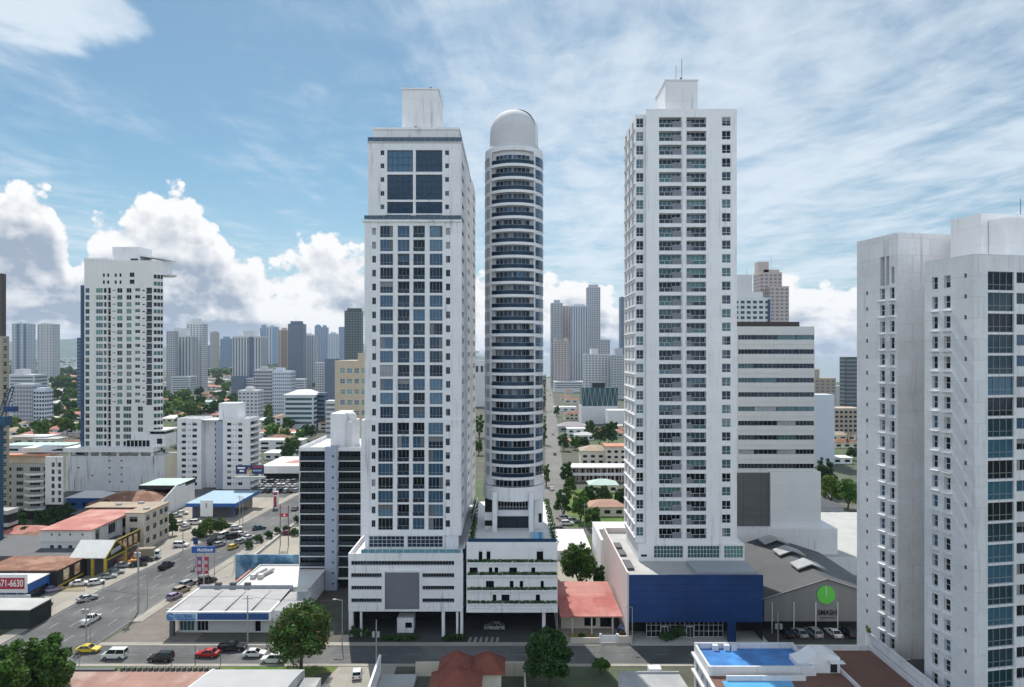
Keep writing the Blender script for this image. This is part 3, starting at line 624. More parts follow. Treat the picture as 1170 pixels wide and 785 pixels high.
for j in range(13):
    for i in range(q1+1):
        a = radians(60+178*i/q1); el_ = (pi/2)*j/12; lim = 1-abs(j/12)**1.5*.0
        rr = (dr+.05)*cos(el_*.985); sv.append((C2[0]+rr*sin(a), C2[1]-rr*cos(a), dz+1.2+(4.0 if j else 0)+(dr+.05)*.935*sin(el_)))
sh.add(sv, [(j*(q1+1)+i, j*(q1+1)+i+1, (j+1)*(q1+1)+i+1, (j+1)*(q1+1)+i) for j in range(12) for i in range(q1)]); sh.part('dome_shell', W2, t2, smooth=True)
# open two-storey base and pool terrace
zt2 = 18.6; b = MB(); b.box(C2[0]-6.2, 161.5, zt2, C2[0]+6.2, 171, zbot+1.2); b.part('base_wall', W, t2)
fb = Fac(t2, 0, 160.4); B = MB()
fb.win(X(568.6, D), X(603.8, D), Z(586, D), Z(575, D), G_D, FRW, 10, 2, d=.2, name='base_window', extra=(.8,))
fb.wall(B, X(562, D), X(610, D), Z(592.5, D), Z(571, D)); B.box(X(562, D), 160.41, Z(592.6, D), X(610, D), 161.6, Z(592, D)); B.part('mezzanine', W2, t2)
for a, b in ((562.8, 567.8), (604.6, 609.4)): MB().box(X(a, D), 157.6, zt2, X(b, D), 158.8, zbot+.2).part('column', W2, t2)
s = MB(); s.box(X(553.5, D), 160, Z(597, D), X(562, D), 166, Z(588, D)); s.box(X(553.5, D), 160, Z(612, D), X(562, D), 166, Z(604, D)); s.box(X(553.5, D), 160.6, Z(604, D), X(562, D), 166, Z(597, D), 1); s.box(X(553.5, D), 160.6, Z(588, D), X(562, D), 166, Z(573, D), 1); s.part('side_wing', (W2, VOID), t2)
s = MB(); s.box(X(610, D), 160.6, zt2, X(621, D), 166, Z(566, D), 0); s.box(X(616, D), 160.5, Z(600, D), X(619.5, D), 160.62, Z(589.5, D), 1); s.part('side_wing', (W2, VOID), t2)
s = MB(); s.box(X(568, D), 161.3, zt2, X(604, D), 161.48, Z(594, D), 0)
for i in range(6): s.box(X(568, D)+i*1.3, 161.2, zt2, X(568, D)+i*1.3+.08, 161.3, Z(594, D), 1)
s.part('lobby_window', (G_S, FRD), t2)
D = 144.; p0, p1 = X(533, D), X(637, D); pb2, pt2 = Z(699.5, D), Z(619.5, D)
fp = Fac(t2, 0, D); P2 = MB()
def zw(q): return Z(530+q/3.26, D)
def xw(q): return X(380+q/3.26, D)
for r0, r1, ws in ((318, 364, ((484, 495), (544, 558), (573, 588), (760, 785))), (386, 411, ((510, 540), (582, 595), (603, 617), (658, 687), (740, 755))), (436, 464, ((490, 505), (571, 601), (660, 674), (697, 710), (775, 787))), (487, 514, ((490, 505), (596, 610), (629, 659), (757, 773)))):
    for a, b in ws: fp.win(xw(a), xw(b), zw(r1), zw(r0), G_D, FRD, max(1, (b-a)//10), 1, d=.4, name='slot_window')
fp.win(xw(478), xw(788), zw(533), zw(527), G_D, FRD, 14, 1, d=.3, name='ribbon_window'); fp.wall(P2, p0, p1, pb2, pt2)
P2.quad((p0, 190, 0), (p0, D, pb2), (p0, D, pt2), (p0, 190, pt2)); P2.quad((p1, D, 0), (p1, 190, 0), (p1, 190, pt2-.9), (p1, D, pt2-.9)); P2.quad((p0, D, pb2), (p1, D, pb2), (p1, 190, pb2), (p0, 190, pb2))
P2.box(p0+.02, D+.26, 18.0, p1-.02, 189.9, zt2); P2.box(p0+.01, D+.015, zt2, p1-.01, D+.25, pt2+.01); P2.box(p1-.3, D+.25, zt2, p1-.012, 189, pt2-.92); P2.box(p0+.012, D+.25, zt2, p0+.3, 189, pt2-.92)
P2.part('podium', W2, t2)
for q in (365, 412, 468, 518):
    s = MB(); s.box(p0+.4, D-.45, zw(q)-.32, p1-.1, D-.001, zw(q)); s.part('planter', W2, t2)
s = MB(); s.box(p0, D-.6, zw(550), p1, D-.002, zw(537)); s.part('canopy_beam', W2, t2)
for a, b in ((460, 475), (781, 793)): MB().box(xw(a), D+.2, 0, xw(b), D+1.3, pb2).part('column', W2, t2)
s = MB(); s.box(p0, 156, 0, p1-.02, 156.3, pb2, 0)
for i in range(9): s.box(p0+6+i*1.4, 155.9, .3, p0+6.8+i*1.4, 156, pb2-.6, 1)
s.part('garage_wall', (VOID, G_S), t2)
s = MB(); s.box(p0+.3, D+.1, pt2, p1-.3, D+.14, pt2+.75); s.part('terrace_railing', glass('rail_glass_navy', (.02, .06, .12), .1, 1.5), t2)
s = MB(); s.box(X(607, 150), 146, zt2, X(622, 150), 155.5, zt2+.6, 0); s.quad((X(607, 150)+.3, 146.3, zt2+.61), (X(622, 150)-.3, 146.3, zt2+.61), (X(622, 150)-.3, 155.2, zt2+.61), (X(607, 150)+.3, 155.2, zt2+.61), 1); s.part('swimming_pool', (SLAB, POOLL), t2)
finish(t2)

# ================================================================== tower 3 : slab tower on the blue podium
D = 154.; t3 = T('apartment_tower', 'white slab high-rise with two balcony columns, standing above bright blue podium', 'apartment tower', (X(784, D), D, 0))
xa, xb, xc = X(726.6, D), X(738.4, D), X(842, D); zt, zs3, zb = Z(124.6, D), Z(621, D), Z(645, D)
f = Fac(t3, 0, D); fs = Fac(t3, 0, D+.9); B = MB()
GT = ((G_D, 3), (G_M, 2), (G_T, 4), (G_G, 1.5), (G_S, 2))
for i in range(31):
    yc = 138.8+15.66*i
    f.balc(X(753, D), X(778.6, D), Z(yc+6.6, D), Z(yc-4.8, D), pick(*GT), FRW, pick((G_S, 3), (G_T, 1)), 1.25, 5, .85, 'balcony', ac=(X(768.5, D), X(778.6, D), 1.25))
    f.balc(X(784.4, D), X(807, D), Z(yc+6.6, D), Z(yc-4.8, D), pick(*GT), FRW, pick((G_S, 3), (G_T, 1)), 1.25, 4, .85, 'balcony', ac=(X(784.4, D), X(790, D), 1.3))
    f.win(X(824.9, D), X(835, D), Z(yc+4.9, D), Z(yc-5.2, D), pick(*GT), FRW, 2, 2, extra=(.7,), name='window')
    fs.win(X(727.8, D), X(736.2, D), Z(yc+5.2, D), Z(yc-5.2, D), pick(*GT), FRW, 2, 2, extra=(.7,), name='window')
f.wall(B, xb, xc, zs3, zt); fs.wall(B, xa, xb+.05, zs3, zt-.9)
B.quad((xb, D, zs3), (xb, D, zt), (xb, D+.9, zt), (xb, D+.9, zs3))
y1 = 170.; fl = Fac(t3, xa, y1, -pi/2)
for i in range(31):
    zc = Z(138.8+15.66*i, D)
    for u in (1.5, 6.2, 10.8): fl.win(u, u+2.2, zc-1.0, zc+1.0, pick((G_C, 3), (G_G, 2), (G_S, 1)), FRW, 2, 1, name='side_window')
fl.wall(B, 0, y1-D-.9, zs3, zt-.9)
for i in range(31):
    zc = Z(138.8+15.66*i, D)-1.35; B.box(xa-.22, D+1.0, zc-.12, xa-.001, y1-.3, zc)
B.quad((xc, D, zs3), (xc, y1, zs3), (xc, y1, zt), (xc, D, zt)); B.quad((xc, y1, zs3), (xa, y1, zs3), (xa, y1, zt-.9), (xc, y1, zt))
B.quad((xb, D+.25, zt-.5), (xc, D+.25, zt-.5), (xc, y1, zt-.5), (xb, y1, zt-.5)); B.quad((xa, D+1, zt-1.2), (xb, D+1, zt-1.2), (xb, y1, zt-1.2), (xa, y1, zt-1.2))
B.box(xb, D+.001, zt-.5, xc, D+.25, zt+.02)
B.part('facade', W2, t3)
pl = MB(); pl.box(X(780.2, D), D-.25, zs3, X(782.6, D), D-.002, zt-2); pl.part('pilaster', W2, t3)
bs = MB(); fb = Fac(t3, 0, D-.3)
for a, b, nv in ((747, 780.5, 9), (785.5, 822, 10), (827, 849, 6)): fb.win(X(a, D), X(b, D), Z(637.5, D), Z(623.4, D), G_G if a == 827 else G_T, FRW, nv, 3, d=.25, name='hall_window')
fb.win(X(732, D), X(739, D), Z(636, D), Z(633, D), G_D, FRG, 2, 1); fb.wall(bs, X(729, D), X(850, D), zb-.4, zs3)
bs.quad((X(850, D), D-.3, zb-.4), (X(850, D), y1, zb-.4), (X(850, D), y1, zs3), (X(850, D), D-.3, zs3)); bs.quad((X(729, D), y1, zb-.4), (X(729, D), D-.3, zb-.4), (X(729, D), D-.3, zs3), (X(729, D), y1, zs3)); bs.quad((X(729, D), D-.3, zs3), (X(850, D), D-.3, zs3), (X(850, D), y1, zs3), (X(729, D), y1, zs3)); bs.part('base_storey', W2, t3)
lb = MB(); bx0, bx1 = X(760.5, 157), X(797, 157); bz = Z(92.5, 157); lb.box(bx0, 157, zt-.5, bx1, 168, bz); lb.box(bx0-.2, 156.8, bz, bx1+.2, 168.2, bz+.3); lb.part('lift_block', GREY if False else W, t3)
an = MB(); an.tube((X(779, 158), 158, bz), (X(779, 158), 158, bz+5.5), .06); an.tube((X(773, 158), 158.5, bz), (X(773, 158), 158.5, bz+4.2), .05); an.cyl(X(778, 158), 158.2, .22, bz, bz+1.2, 8); an.part('antenna', DGREY, t3)
# blue podium
D = 141.; q0, q1 = X(716.5, D), X(872, D); zp, zc_ = Z(657, D), Z(711, D)
s = MB(); s.box(q0+.35, D, zc_, q1, D+.3, zp); s.box(X(832, D), D, 0, X(841, D), D+.9, zc_, 0); 
for i in range(7): zl = zc_+.6+i*1.42; s.box(q0+.36, D-.05, zl, q1-.01, D-.001, zl+.07)
s.part('blue_cladding', BLUE, t3)
s = MB(); s.quad((q0, 178, 0), (q0, D, 0), (q0, D, zp+.5), (q0, 178, zp+.5)); s.box(q0+.002, D-.05, 0, q0+.35, D+.3, zp+.5); s.box(q0+.002, D+.3, 12.3, q0+.35, 178, zp+.5); s.quad((q0+.35, 178, 0), (q0+.35, D+.3, 0), (q0+.35, D+.3, 12.3), (q0+.35, 178, 12.3)); s.box(q0+.36, 177.7, 0, q1, 178, zp+.3); s.part('side_wall', PINK, t3)
s = MB(); s.box(q0+.36, D+.31, zp-1.3, q1, 177.69, zp-1.0, 0); s.box(X(800, D), D+3, zp-1.0, q1, D+11, zp-.4, 1); s.part('podium_roof', (SLAB, GREY), t3)
for i, (a, b, c) in enumerate(((157, 161, 1), (163, 167, 1), (147, 153, 1.5))): MB().box(q0+1.0, a, zp-1, q0+2.6, b, zp-.6+c*.1).part('roof_hatch', DGREY, t3)
s = MB(); s.quad((q1, D+.3, 0), (q1, 178, 0), (q1, 178, zp-1), (q1, D+.3, zp-1)); s.box(q0+.4, 146.5, 0, q1-.01, 146.8, zc_); s.quad((q0+.4, D+.3, zc_), (q1, D+.3, zc_), (q1, 147, zc_), (q0+.4, 147, zc_)); s.part('lobby_wall', VOID, t3)
s = MB(); fb = Fac(t3, 0, 143.2); fb.win(X(741, D), X(830, D), .35, Z(712.5, D), G_D, FRW, 16, 3, d=.02, name='lobby_window'); fb.h = []
for a in (757, 787): s.box(X(a, D), 143.02, .3, X(a+9, D), 143.12, 2.7, 0); s.box(X(a, D)+.12, 143.0, .4, X(a+4.3, D), 143.03, 2.55, 1); s.box(X(a+4.7, D), 143.0, .4, X(a+9, D)-.12, 143.03, 2.55, 1)
s.part('entrance_door', (FRW, G_S), t3)
s = MB(); s.box(q0+.5, D-1.2, 0, q1+1, 146.5, .3); s.part('entrance_step', SLAB, t3)
finish(t3)
# ================================================================== right edge : weathered white apartment building, turned 11 degrees
TH = radians(11.5); BV = Vector((-sin(TH), cos(TH))); RV = Vector((cos(TH), sin(TH)))
rb = T('apartment_building', 'weathered white apartment building with tall glazed bays, cut off by right photo edge', 'apartment building', (72, 118, 0))
def off(c, b=0, r=0): return (c[0]+BV.x*b+RV.x*r, c[1]+BV.y*b+RV.y*r)
def wallq(mb, p, q, z0, z1, mi=0): mb.quad((*p, z0), (*q, z0), (*q, z1), (*p, z1), mi)
nb = (67.7, 100.); LB = 9.2; zB = Z(290, 100)
fb_ = off(nb, LB); f = Fac(rb, fb_[0], fb_[1], TH-pi/2); B = MB()
zr = [zB-3.0-3.1*i for i in range(24)]
for z in zr[:23]:
    if z < .5: break
    for a, b in ((1065, 1071.5), (1078.5, 1086)):
        f.win(f.ux(a), f.ux(b), z-1.55, z+.35, pick((G_D, 3), (G_M, 3), (G_B, 1)), FRW, 1, 2, d=.3, name='window')
    f.win(f.ux(1101.5), f.ux(1104.5), z-.35, z+.3, G_D, FRG, 1, 1, name='small_window')
f.wall(B, 0, LB, 0, zB)
for z in zr[1:23]:
    for a, b in ((1064, 1073), (1077.5, 1087.5)):
        p0, p1 = f.p(f.ux(a), z-2.1, -.45), f.p(f.ux(b), z-2.1, 0)
        v = [f.p(f.ux(a), 0, -.45), f.p(f.ux(b), 0, -.45), f.p(f.ux(b), 0, .02), f.p(f.ux(a), 0, .02)]
        B.prism([(q[0], q[1]) for q in v], z-2.05, z-1.93)
ff = Fac(rb, nb[0], nb[1], TH)
for z in zr[:23]:
    zz = z+.45
    ff.win(ff.ux(1128.7), ff.ux(1158.6), zz-2.72, zz+.05, pick((G_BT, 5), (G_BB, 4), (G_D, 2)), FRG, 4, 1, d=.15, name='glazed_bay', extra=(.85,))
    u = ff.ux(1161.5); ff.win(u, u+2.6, zz-1.6, zz+.05, pick((G_M, 4), (G_B, 2), (G_D, 4)), FRG, 2, 1, d=.15, name='window')
    u += 4; ff.win(u, u+3.8, zz-2.72, zz+.05, pick((G_BT, 4), (G_BB, 2), (G_D, 2)), FRG, 4, 1, d=.15, name='glazed_bay', extra=(.85,))
ff.wall(B, 0, 18, 0, zB)
wallq(B, off(nb, LB, 18), fb_, 0, zB); wallq(B, off(nb, 0, 18), off(nb, LB, 18), 0, zB)
B.add([(*nb, zB-.6), (*off(nb, 0, 18), zB-.6), (*off(nb, LB, 18), zB-.6), (*fb_, zB-.6)], [(0, 1, 2, 3)])
B.part('near_wing', WT, rb)
s = MB()
for p, q in ((nb, off(nb, 0, 18)), (nb, fb_)):
    d = Vector((q[0]-p[0], q[1]-p[1])).normalized(); n = Vector((-d.y, d.x)) if p == nb and q[1] < 105 else Vector((d.y, -d.x)); n = n*.25
    s.add([(p[0], p[1], zB), (q[0], q[1], zB), (q[0]+n.x, q[1]+n.y, zB), (p[0]+n.x, p[1]+n.y, zB), (q[0]+n.x, q[1]+n.y, zB-.6), (p[0]+n.x, p[1]+n.y, zB-.6)], [(0, 1, 2, 3), (3, 2, 4, 5)])
s.part('parapet', W2, rb)
na = (69., 122.); LA = 10.6; zA = Z(265.5, 122); fa_ = off(na, LA)
f = Fac(rb, fa_[0], fa_[1], TH-pi/2); B = MB(); zr = [zA-10.2-3.02*i for i in range(25)]
f.win(f.ux(1005.8), f.ux(1010.8), zA-9.2, zA-3.9, G_C, FRW, 1, 3, d=.5, name='stair_window'); f.win(f.ux(1012.3), f.ux(1016), zA-9.2, zA-3.9, G_C, FRW, 1, 3, d=.5, name='stair_window'); f.win(f.ux(1018.5), f.ux(1021.8), zA-9.0, zA-6, G_M, FRW, 1, 1, d=.4, name='stair_window')
for z in zr:
    if z < 1: break
    for a, b in ((1005.3, 1011), (1016.6, 1022)): f.win(f.ux(a), f.ux(b), z-1.5, z+.5, pick((G_D, 3), (G_M, 3), (G_B, 1)), FRW, 1, 2, d=.3, name='window')
    f.win(f.ux(989.4), f.ux(991.6), z-.4, z+.35, G_D, FRG, 1, 1, name='small_window')
f.wall(B, 0, LA, 0, zA)
for z in zr:
    if z < 3: break
    for a, b in ((1004, 1012), (1015.6, 1023.2)):
        v = [f.p(f.ux(a), 0, -.4), f.p(f.ux(b), 0, -.4), f.p(f.ux(b), 0, .02), f.p(f.ux(a), 0, .02)]; B.prism([(q[0], q[1]) for q in v], z-1.95, z-1.83)
wallq(B, na, off(na, 0, 22), 0, zA); wallq(B, off(na, LA, 22), fa_, 0, zA); B.add([(*na, zA), (*off(na, 0, 22), zA), (*off(na, LA, 22), zA), (*fa_, zA)], [(0, 1, 2, 3)]); wallq(B, off(na, 0, 22), off(na, LA, 22), 0, zA)
B.part('rear_wing', WT, rb)
s = MB(); c0 = off(nb, LB-.01, 17); wallq(s, c0, off(c0, 14, 0), 0, zA-1); wallq(s, off(c0, 0, 12), off(c0, 14, 12), 0, zA-1); s.add([(*c0, zA-1), (*off(c0, 0, 12), zA-1), (*off(c0, 14, 12), zA-1), (*off(c0, 14), zA-1)], [(0, 1, 2, 3)]); wallq(s, c0, off(c0, 0, 12), 40, zA-1); s.part('linking_core', WT, rb)
s = MB(); c1 = (X(1121, 111), 111.); zP = Z(243.5, 111); q = off(c1, 6.0)
wallq(s, q, c1, zB-.6, zP); wallq(s, c1, off(c1, 0, 14), zB-.6, zP); wallq(s, off(c1, 6.0, 14), q, zB-.6, zP); s.add([(*c1, zP), (*off(c1, 0, 14), zP), (*off(q, 0, 14), zP), (*q, zP)], [(0, 1, 2, 3)]); s.part('lift_block', W2, rb)
s = MB(); c2 = off(c1, -3.2, 1.4); z2 = Z(248, 108); wallq(s, off(c2, 3.1), c2, zB-.6, z2); wallq(s, c2, off(c2, 0, 14), zB-.6, z2); s.add([(*c2, z2), (*off(c2, 0, 14), z2), (*off(c2, 3.1, 14), z2), (*off(c2, 3.1), z2)], [(0, 1, 2, 3)]); s.part('machine_room', W2, rb)
s = MB(); s.tube((X(1166, 112), 112, zP), (X(1166, 112), 112, zP+2.6), .05); s.part('antenna', DGREY, rb)
s = MB(); xw0 = X(989, 124); s.box(xw0, 100, 0, xw0+.35, 124, 9.4); s.box(xw0-.05, 99.95, 9.4, xw0+.4, 124.05, 9.52); s.box(xw0+.36, 119, 0, xw0+8, 119.3, 6.5, 1); s.part('podium_wall', (WT, DGREY), rb)
s = MB()
for i in range(60): 
    a = random.uniform(0, 2*pi); r = random.uniform(0, .6); c = Vector((xw0+.2+r*cos(a)*.5, 123.4+r*sin(a), 9.5+random.uniform(0, .7))); d = Vector((random.uniform(-1, 1), random.uniform(-1, 1), random.uniform(-.4, 1)))*.22; e = d.orthogonal()*.8
    s.quad(c-d, c+e, c+d, c-e)
s.part('weeds', LEAFY, rb, kind='stuff')
finish(rb)

# ================================================================== office block with ribbon windows, right of tower 3
D = 190.; oc = T('office_building', 'pale grey office block with ribbon windows on every floor and dark brown roof edge', 'office building', (X(890, D), D, 0))
f = Fac(oc, 0, D); B = MB(); x0, x1 = X(826, D), X(930.6, D); zt, zb = Z(373, D), Z(540, D)
for i in range(10):
    yc = 385.3+16.35*i
    for j, (a, b) in enumerate(((843.5, 862), (862, 888), (888, 910), (910, 930.3))): f.win(X(a, D), X(b, D), Z(yc+2.9, D), Z(yc-2.6, D), pick((G_D, 4), (G_S, 4), (G_T, 2), (G_C, .7)), FRG, 5, 1, d=.25, name='ribbon_window')
f.wall(B, x0, x1, zb, zt); boxbody(B, x0, D, x1, 216, zb, zt, front=False)
for i in range(11): B.box(x0, D-.12, Z(393.5+16.35*i, D)-.03, x1+.06, D-.002, Z(393.5+16.35*i, D)+.03)
B.part('facade', mat('pale_grey_render', (.60, .61, .61), .85, .05, .1, streak=.2), oc)
s = MB(); s.box(X(826, D), D+1.2, zt, X(915.5, D), 213, Z(367.5, D)); s.part('roof_edge', mat('dark_brown_metal', (.045, .035, .035), .6, .1), oc)
s = MB(); z6 = Z(601, D); s.box(X(826, D), D-.3, z6, X(879, D), 216, zb, 0); s.part('louvre_screen', LOUV2, oc)
s = MB(); s.box(X(879, D), D-.9, z6, X(936.2, D), 218, zb+.4)
for i in range(4): s.box(X(879, D)-.02, D-.97, Z(553+13.5*i, D)-.05, X(936.2, D)+.05, D-.901, Z(553+13.5*i, D)+.05)
s.part('clad_block', mat('white_cladding', (.64, .65, .66), .6, .05, .2), oc)
s = MB(); s.box(X(826, D), D-3, 0, X(951, D), 222, z6); s.part('podium', W, oc)
finish(oc)

# ================================================================== warehouse with the ball sign
sm = T('warehouse', 'dark grey metal hall with three pale roof vents and green ball on gable', 'warehouse', (67.2, 146, 0))
D = 146.; e0, e1, xr = X(873, D), X(1015, D), X(944, D); zr_, ze, zf = Z(661, D), Z(683.5, D), Z(710, D); yb = 180.
s = MB(); s.add([(e0, D, zf), (e1, D, zf), (e1, D, ze), (xr, D, zr_), (e0, D, ze)], [(0, 1, 2, 3, 4)]); s.add([(e0, D+.3, zf), (e1, D+.3, zf), (e1, D+.3, ze), (xr, D+.3, zr_), (e0, D+.3, ze)], [(4, 3, 2, 1, 0)]); s.quad((e0, D, zf), (e0, D+.3, zf), (e0, D+.3, ze), (e0, D, ze)); s.quad((e0, D, zf), (e1, D, zf), (e1, D+.3, zf), (e0, D+.3, zf)); s.part('gable_wall', mat('grey_gable', (.20, .205, .21), .6, .06, .2, lines=((.8, .1, .1), .9, 0, VR)), sm)
s = MB()
for a, b in ((e0-.4, xr), (e1+.4, xr)):
    s.add([(a, D-.4, ze-.1), (b, D-.4, zr_+.05), (b, yb, zr_+.05), (a, yb, ze-.1), (a, D-.4, ze-.35), (b, D-.4, zr_-.2), (b, yb, zr_-.2), (a, yb, ze-.35)], [(0, 1, 2, 3), (0, 1, 5, 4), (4, 5, 6, 7), (0, 3, 7, 4), (3, 2, 6, 7)])
s.part('roof', GRF, sm)
s = MB()
for a in (e0-.42, e1+.42): s.tube((a, D-.45, ze-.05), (xr, D-.45, zr_+.1), .09)
s.part('roof_edge', LRF, sm)
for i, y in enumerate((153, 163.5, 173)):
    s = MB()
    pf = [(xr-3.1, zr_-.1), (xr, zr_+1.0), (xr+3.1, zr_-.1), (xr+3.1, zr_-.4), (xr, zr_+.75), (xr-3.1, zr_-.4)]; s.add([(a, y, b) for a, b in pf]+[(a, y+4.6, b) for a, b in pf], [(0, 1, 4, 5), (1, 2, 3, 4), (6, 7, 10, 11)[::-1], (7, 8, 9, 10)[::-1]]+[(i, 6+i, 6+(i+1) % 6, (i+1) % 6) for i in range(6)])
    s.part('roof_vent', LRF, sm)
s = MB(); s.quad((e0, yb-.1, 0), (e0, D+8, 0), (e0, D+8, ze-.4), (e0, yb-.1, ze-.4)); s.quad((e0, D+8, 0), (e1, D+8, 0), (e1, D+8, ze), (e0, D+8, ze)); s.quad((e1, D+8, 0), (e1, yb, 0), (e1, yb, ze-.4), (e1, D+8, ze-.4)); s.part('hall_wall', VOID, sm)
for x in (882, 907, 932, 957, 990): MB().box(X(x, D)-.08, D-.12, 0, X(x, D)+.08, D-.02, Z(690, D)+.4).part('post', FRW, sm)
s = MB(); n = 40; cx, cz, r = X(943.5, D), Z(679.5, D), 1.95; s.add([(cx+r*cos(2*pi*i/n), D-.18, cz+r*sin(2*pi*i/n)) for i in range(n)]+[(cx+r*cos(2*pi*i/n), D-.02, cz+r*sin(2*pi*i/n)) for i in range(n)], [tuple(range(n))]+[(i, (i+1) % n, n+(i+1) % n, n+i) for i in range(n)]); s.box(cx-.05, D-.24, cz-.3, cx+.05, D-.181, cz+1.95, 1); b_ = s.part('ball_sign', (SGRN, FRW), sm)
text('SMASH', sm, (X(945, D), D-.08, Z(700, D)), 1.55, TXT, ext=.04, width=X(956, D)-X(934.5, D), name='sign_lettering')
s = MB(); s.box(X(936, D), D-.06, Z(706.2, D), X(954, D), D-.02, Z(705.5, D)); s.part('sign_line', TXT, sm)

# ================================================================== black glass office slab, left of tower 1
D = 173.; bg = T('office_building', 'dark glass mid-rise with blue-grey centre strip and white lift tower', 'office building', (X(377, D), D, 0))
f = Fac(bg, 0, D); B = MB(); x0, x1 = X(341.6, D), X(413, D); zt, zb = Z(511, D), Z(662, D)
for i in range(12):
    y0 = 515.2+12.12*i
    for a, b in ((342.4, 371.2), (386.2, 412)): f.balc(X(a, D), X(b, D), Z(y0+11.2, D), Z(y0, D), pick((G_D, 4), (G_S, 2)), FRD, pick((G_S, 4), (G_M, 1)), .9, 6, 1.0, 'glazed_bay')
f.wall(B, x0, x1, zb, zt); boxbody(B, x0, D, x1, 198, zb, zt-1, front=False); B.quad((x0, D, zb), (x1, D, zb), (x1, 198, zb), (x0, 198, zb)); B.box(x0, D+.01, zt-1, x1, D+.3, zt); B.box(x0, D+.3, zt-1, x0+.3, 198, zt)
B.part('facade', W, bg)
fc = Fac(bg, 0, D-.7); s = MB()
for i in range(14): 
    y = 521+12.1*i
    if Z(y, D) > 1: fc.win(X(380.2, D), X(382.2, D), Z(y+1, D), Z(y-1.2, D), G_D, FRD, 1, 1, name='small_window')
fc.wall(s, X(372, D), X(385.6, D), 0, zt+.2); s.quad((X(385.6, D), D-.7, 0), (X(385.6, D), D+2, 0), (X(385.6, D), D+2, zt+.2), (X(385.6, D), D-.7, zt+.2)); s.quad((X(372, D), D+2, 0), (X(372, D), D-.7, 0), (X(372, D), D-.7, zt+.2), (X(372, D), D+2, zt+.2)); s.quad((X(372, D), D-.7, zt+.2), (X(385.6, D), D-.7, zt+.2), (X(385.6, D), D+2, zt+.2), (X(372, D), D+2, zt+.2)); s.part('centre_strip', LAV, bg)
s = MB(); s.box(X(374, D), D+3, zt-1, X(390, D), D+14, Z(474, D)); s.box(X(390, D), D+5, zt-1, X(397, D), D+14, Z(484, D)); s.part('lift_tower', W2, bg)
s = MB(); s.cyl(X(392.5, D), D+8, 1.5, Z(484, D), Z(480, D), 20); c = (X(392.5, D), D+8, Z(480, D)); pv = [(1.5*cos(j*pi/12), 1.5*sin(j*pi/12)) for j in range(6)]+[(.01, 1.5)]
for r, h in pv: s.v += [(c[0]+r*cos(2*pi*i/20), c[1]+r*sin(2*pi*i/20), c[2]+h) for i in range(20)]
o = len(s.v)-140
for j in range(6): 
    for i in range(20): s.f.append((o+j*20+i, o+j*20+(i+1) % 20, o+j*20+20+(i+1) % 20, o+j*20+20+i)); s.m.append(0)
s.part('water_tank', W2, bg)
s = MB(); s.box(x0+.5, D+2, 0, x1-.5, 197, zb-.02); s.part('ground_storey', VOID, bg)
for x in (344, 358, 400): MB().box(X(x, D)-.4, D+.2, 0, X(x, D)+.4, D+1, zb).part('column', GREY, bg)
finish(bg)

# ================================================================== white eleven-storey apartment block (left middle)
D = 300.; wa = T('apartment_building', 'white eleven-storey block with grey centre panel, behind the light blue shop roof', 'apartment building', (X(250, D), D, 0))
B = MB(); zt = Z(480, D); f = Fac(wa, 0, D); fr_ = Fac(wa, 0, D+4); fsd = Fac(wa, X(285.4, D), D, pi/2)
for i in range(11):
    y = 484.5+6.82*i
    for a, b in ((207.6, 212.4), (219.6, 225), (259.4, 264.2), (272, 276.8)): f.win(X(a, D), X(b, D), Z(y+1.9, D), Z(y-1.6, D), pick((G_D, 6), (G_M, 2), (G_C, 1)), FRG, 2, 1, name='window')
    for a in (214.6, 216.6, 266, 269): f.win(X(a, D), X(a+1.1, D), Z(y+.9, D), Z(y-.5, D), G_D, FRG, 1, 1, name='small_window')
    fr_.win(X(241, D), X(244.4, D), Z(y+2, D), Z(y-1.6, D), G_D, FRG, 1, 1, name='window')
    fsd.balc(1, 10.6, Z(y+2.2, D), Z(y-2.2, D), G_D, FRG, None, 2.2, 3, .9, 'balcony')
x0, x1, xm, xn = X(202.5, D), X(285.4, D), X(230, D), X(254.6, D)
hs = f.h; f.h = [h for h in hs if h[1] < xm]; f.wall(B, x0, xm, 0, zt); f.h = [h for h in hs if h[0] > xn]; f.wall(B, xn, x1, 0, zt); fr_.wall(B, xm, X(246, D), 0, zt)
B.quad((xm, D, 0), (xm, D+4, 0), (xm, D+4, zt), (xm, D, zt)); fsd.wall(B, 0, 11.6, 0, zt); boxbody(B, x0, D, x1, 311.6, 0, zt, front=False, right=False, top=0); B.part('facade', W2, wa)
s = MB(); s.box(X(246, D), D+.6, 0, xn, D+5, zt-.3); s.part('centre_panel', LAV, wa)
s = MB(); s.box(X(245.5, D), D+4, zt, X(268, D), D+12, Z(461.5, D)); s.part('lift_block', W2, wa)
s = MB(); parapet(s, x0, D, xm, 311.6, zt, zt+.8); parapet(s, xn, D, x1, 311.6, zt, zt+.8); s.part('parapet', W2, wa)
for i in range(11):
    y = 484.5+6.82*i; s = MB(); s.box(x1+.002, D+.7, Z(y+4.4, D), x1+1.0, D+11, Z(y+2.0, D)); s.part('balcony_front', W2, wa)
finish(wa)

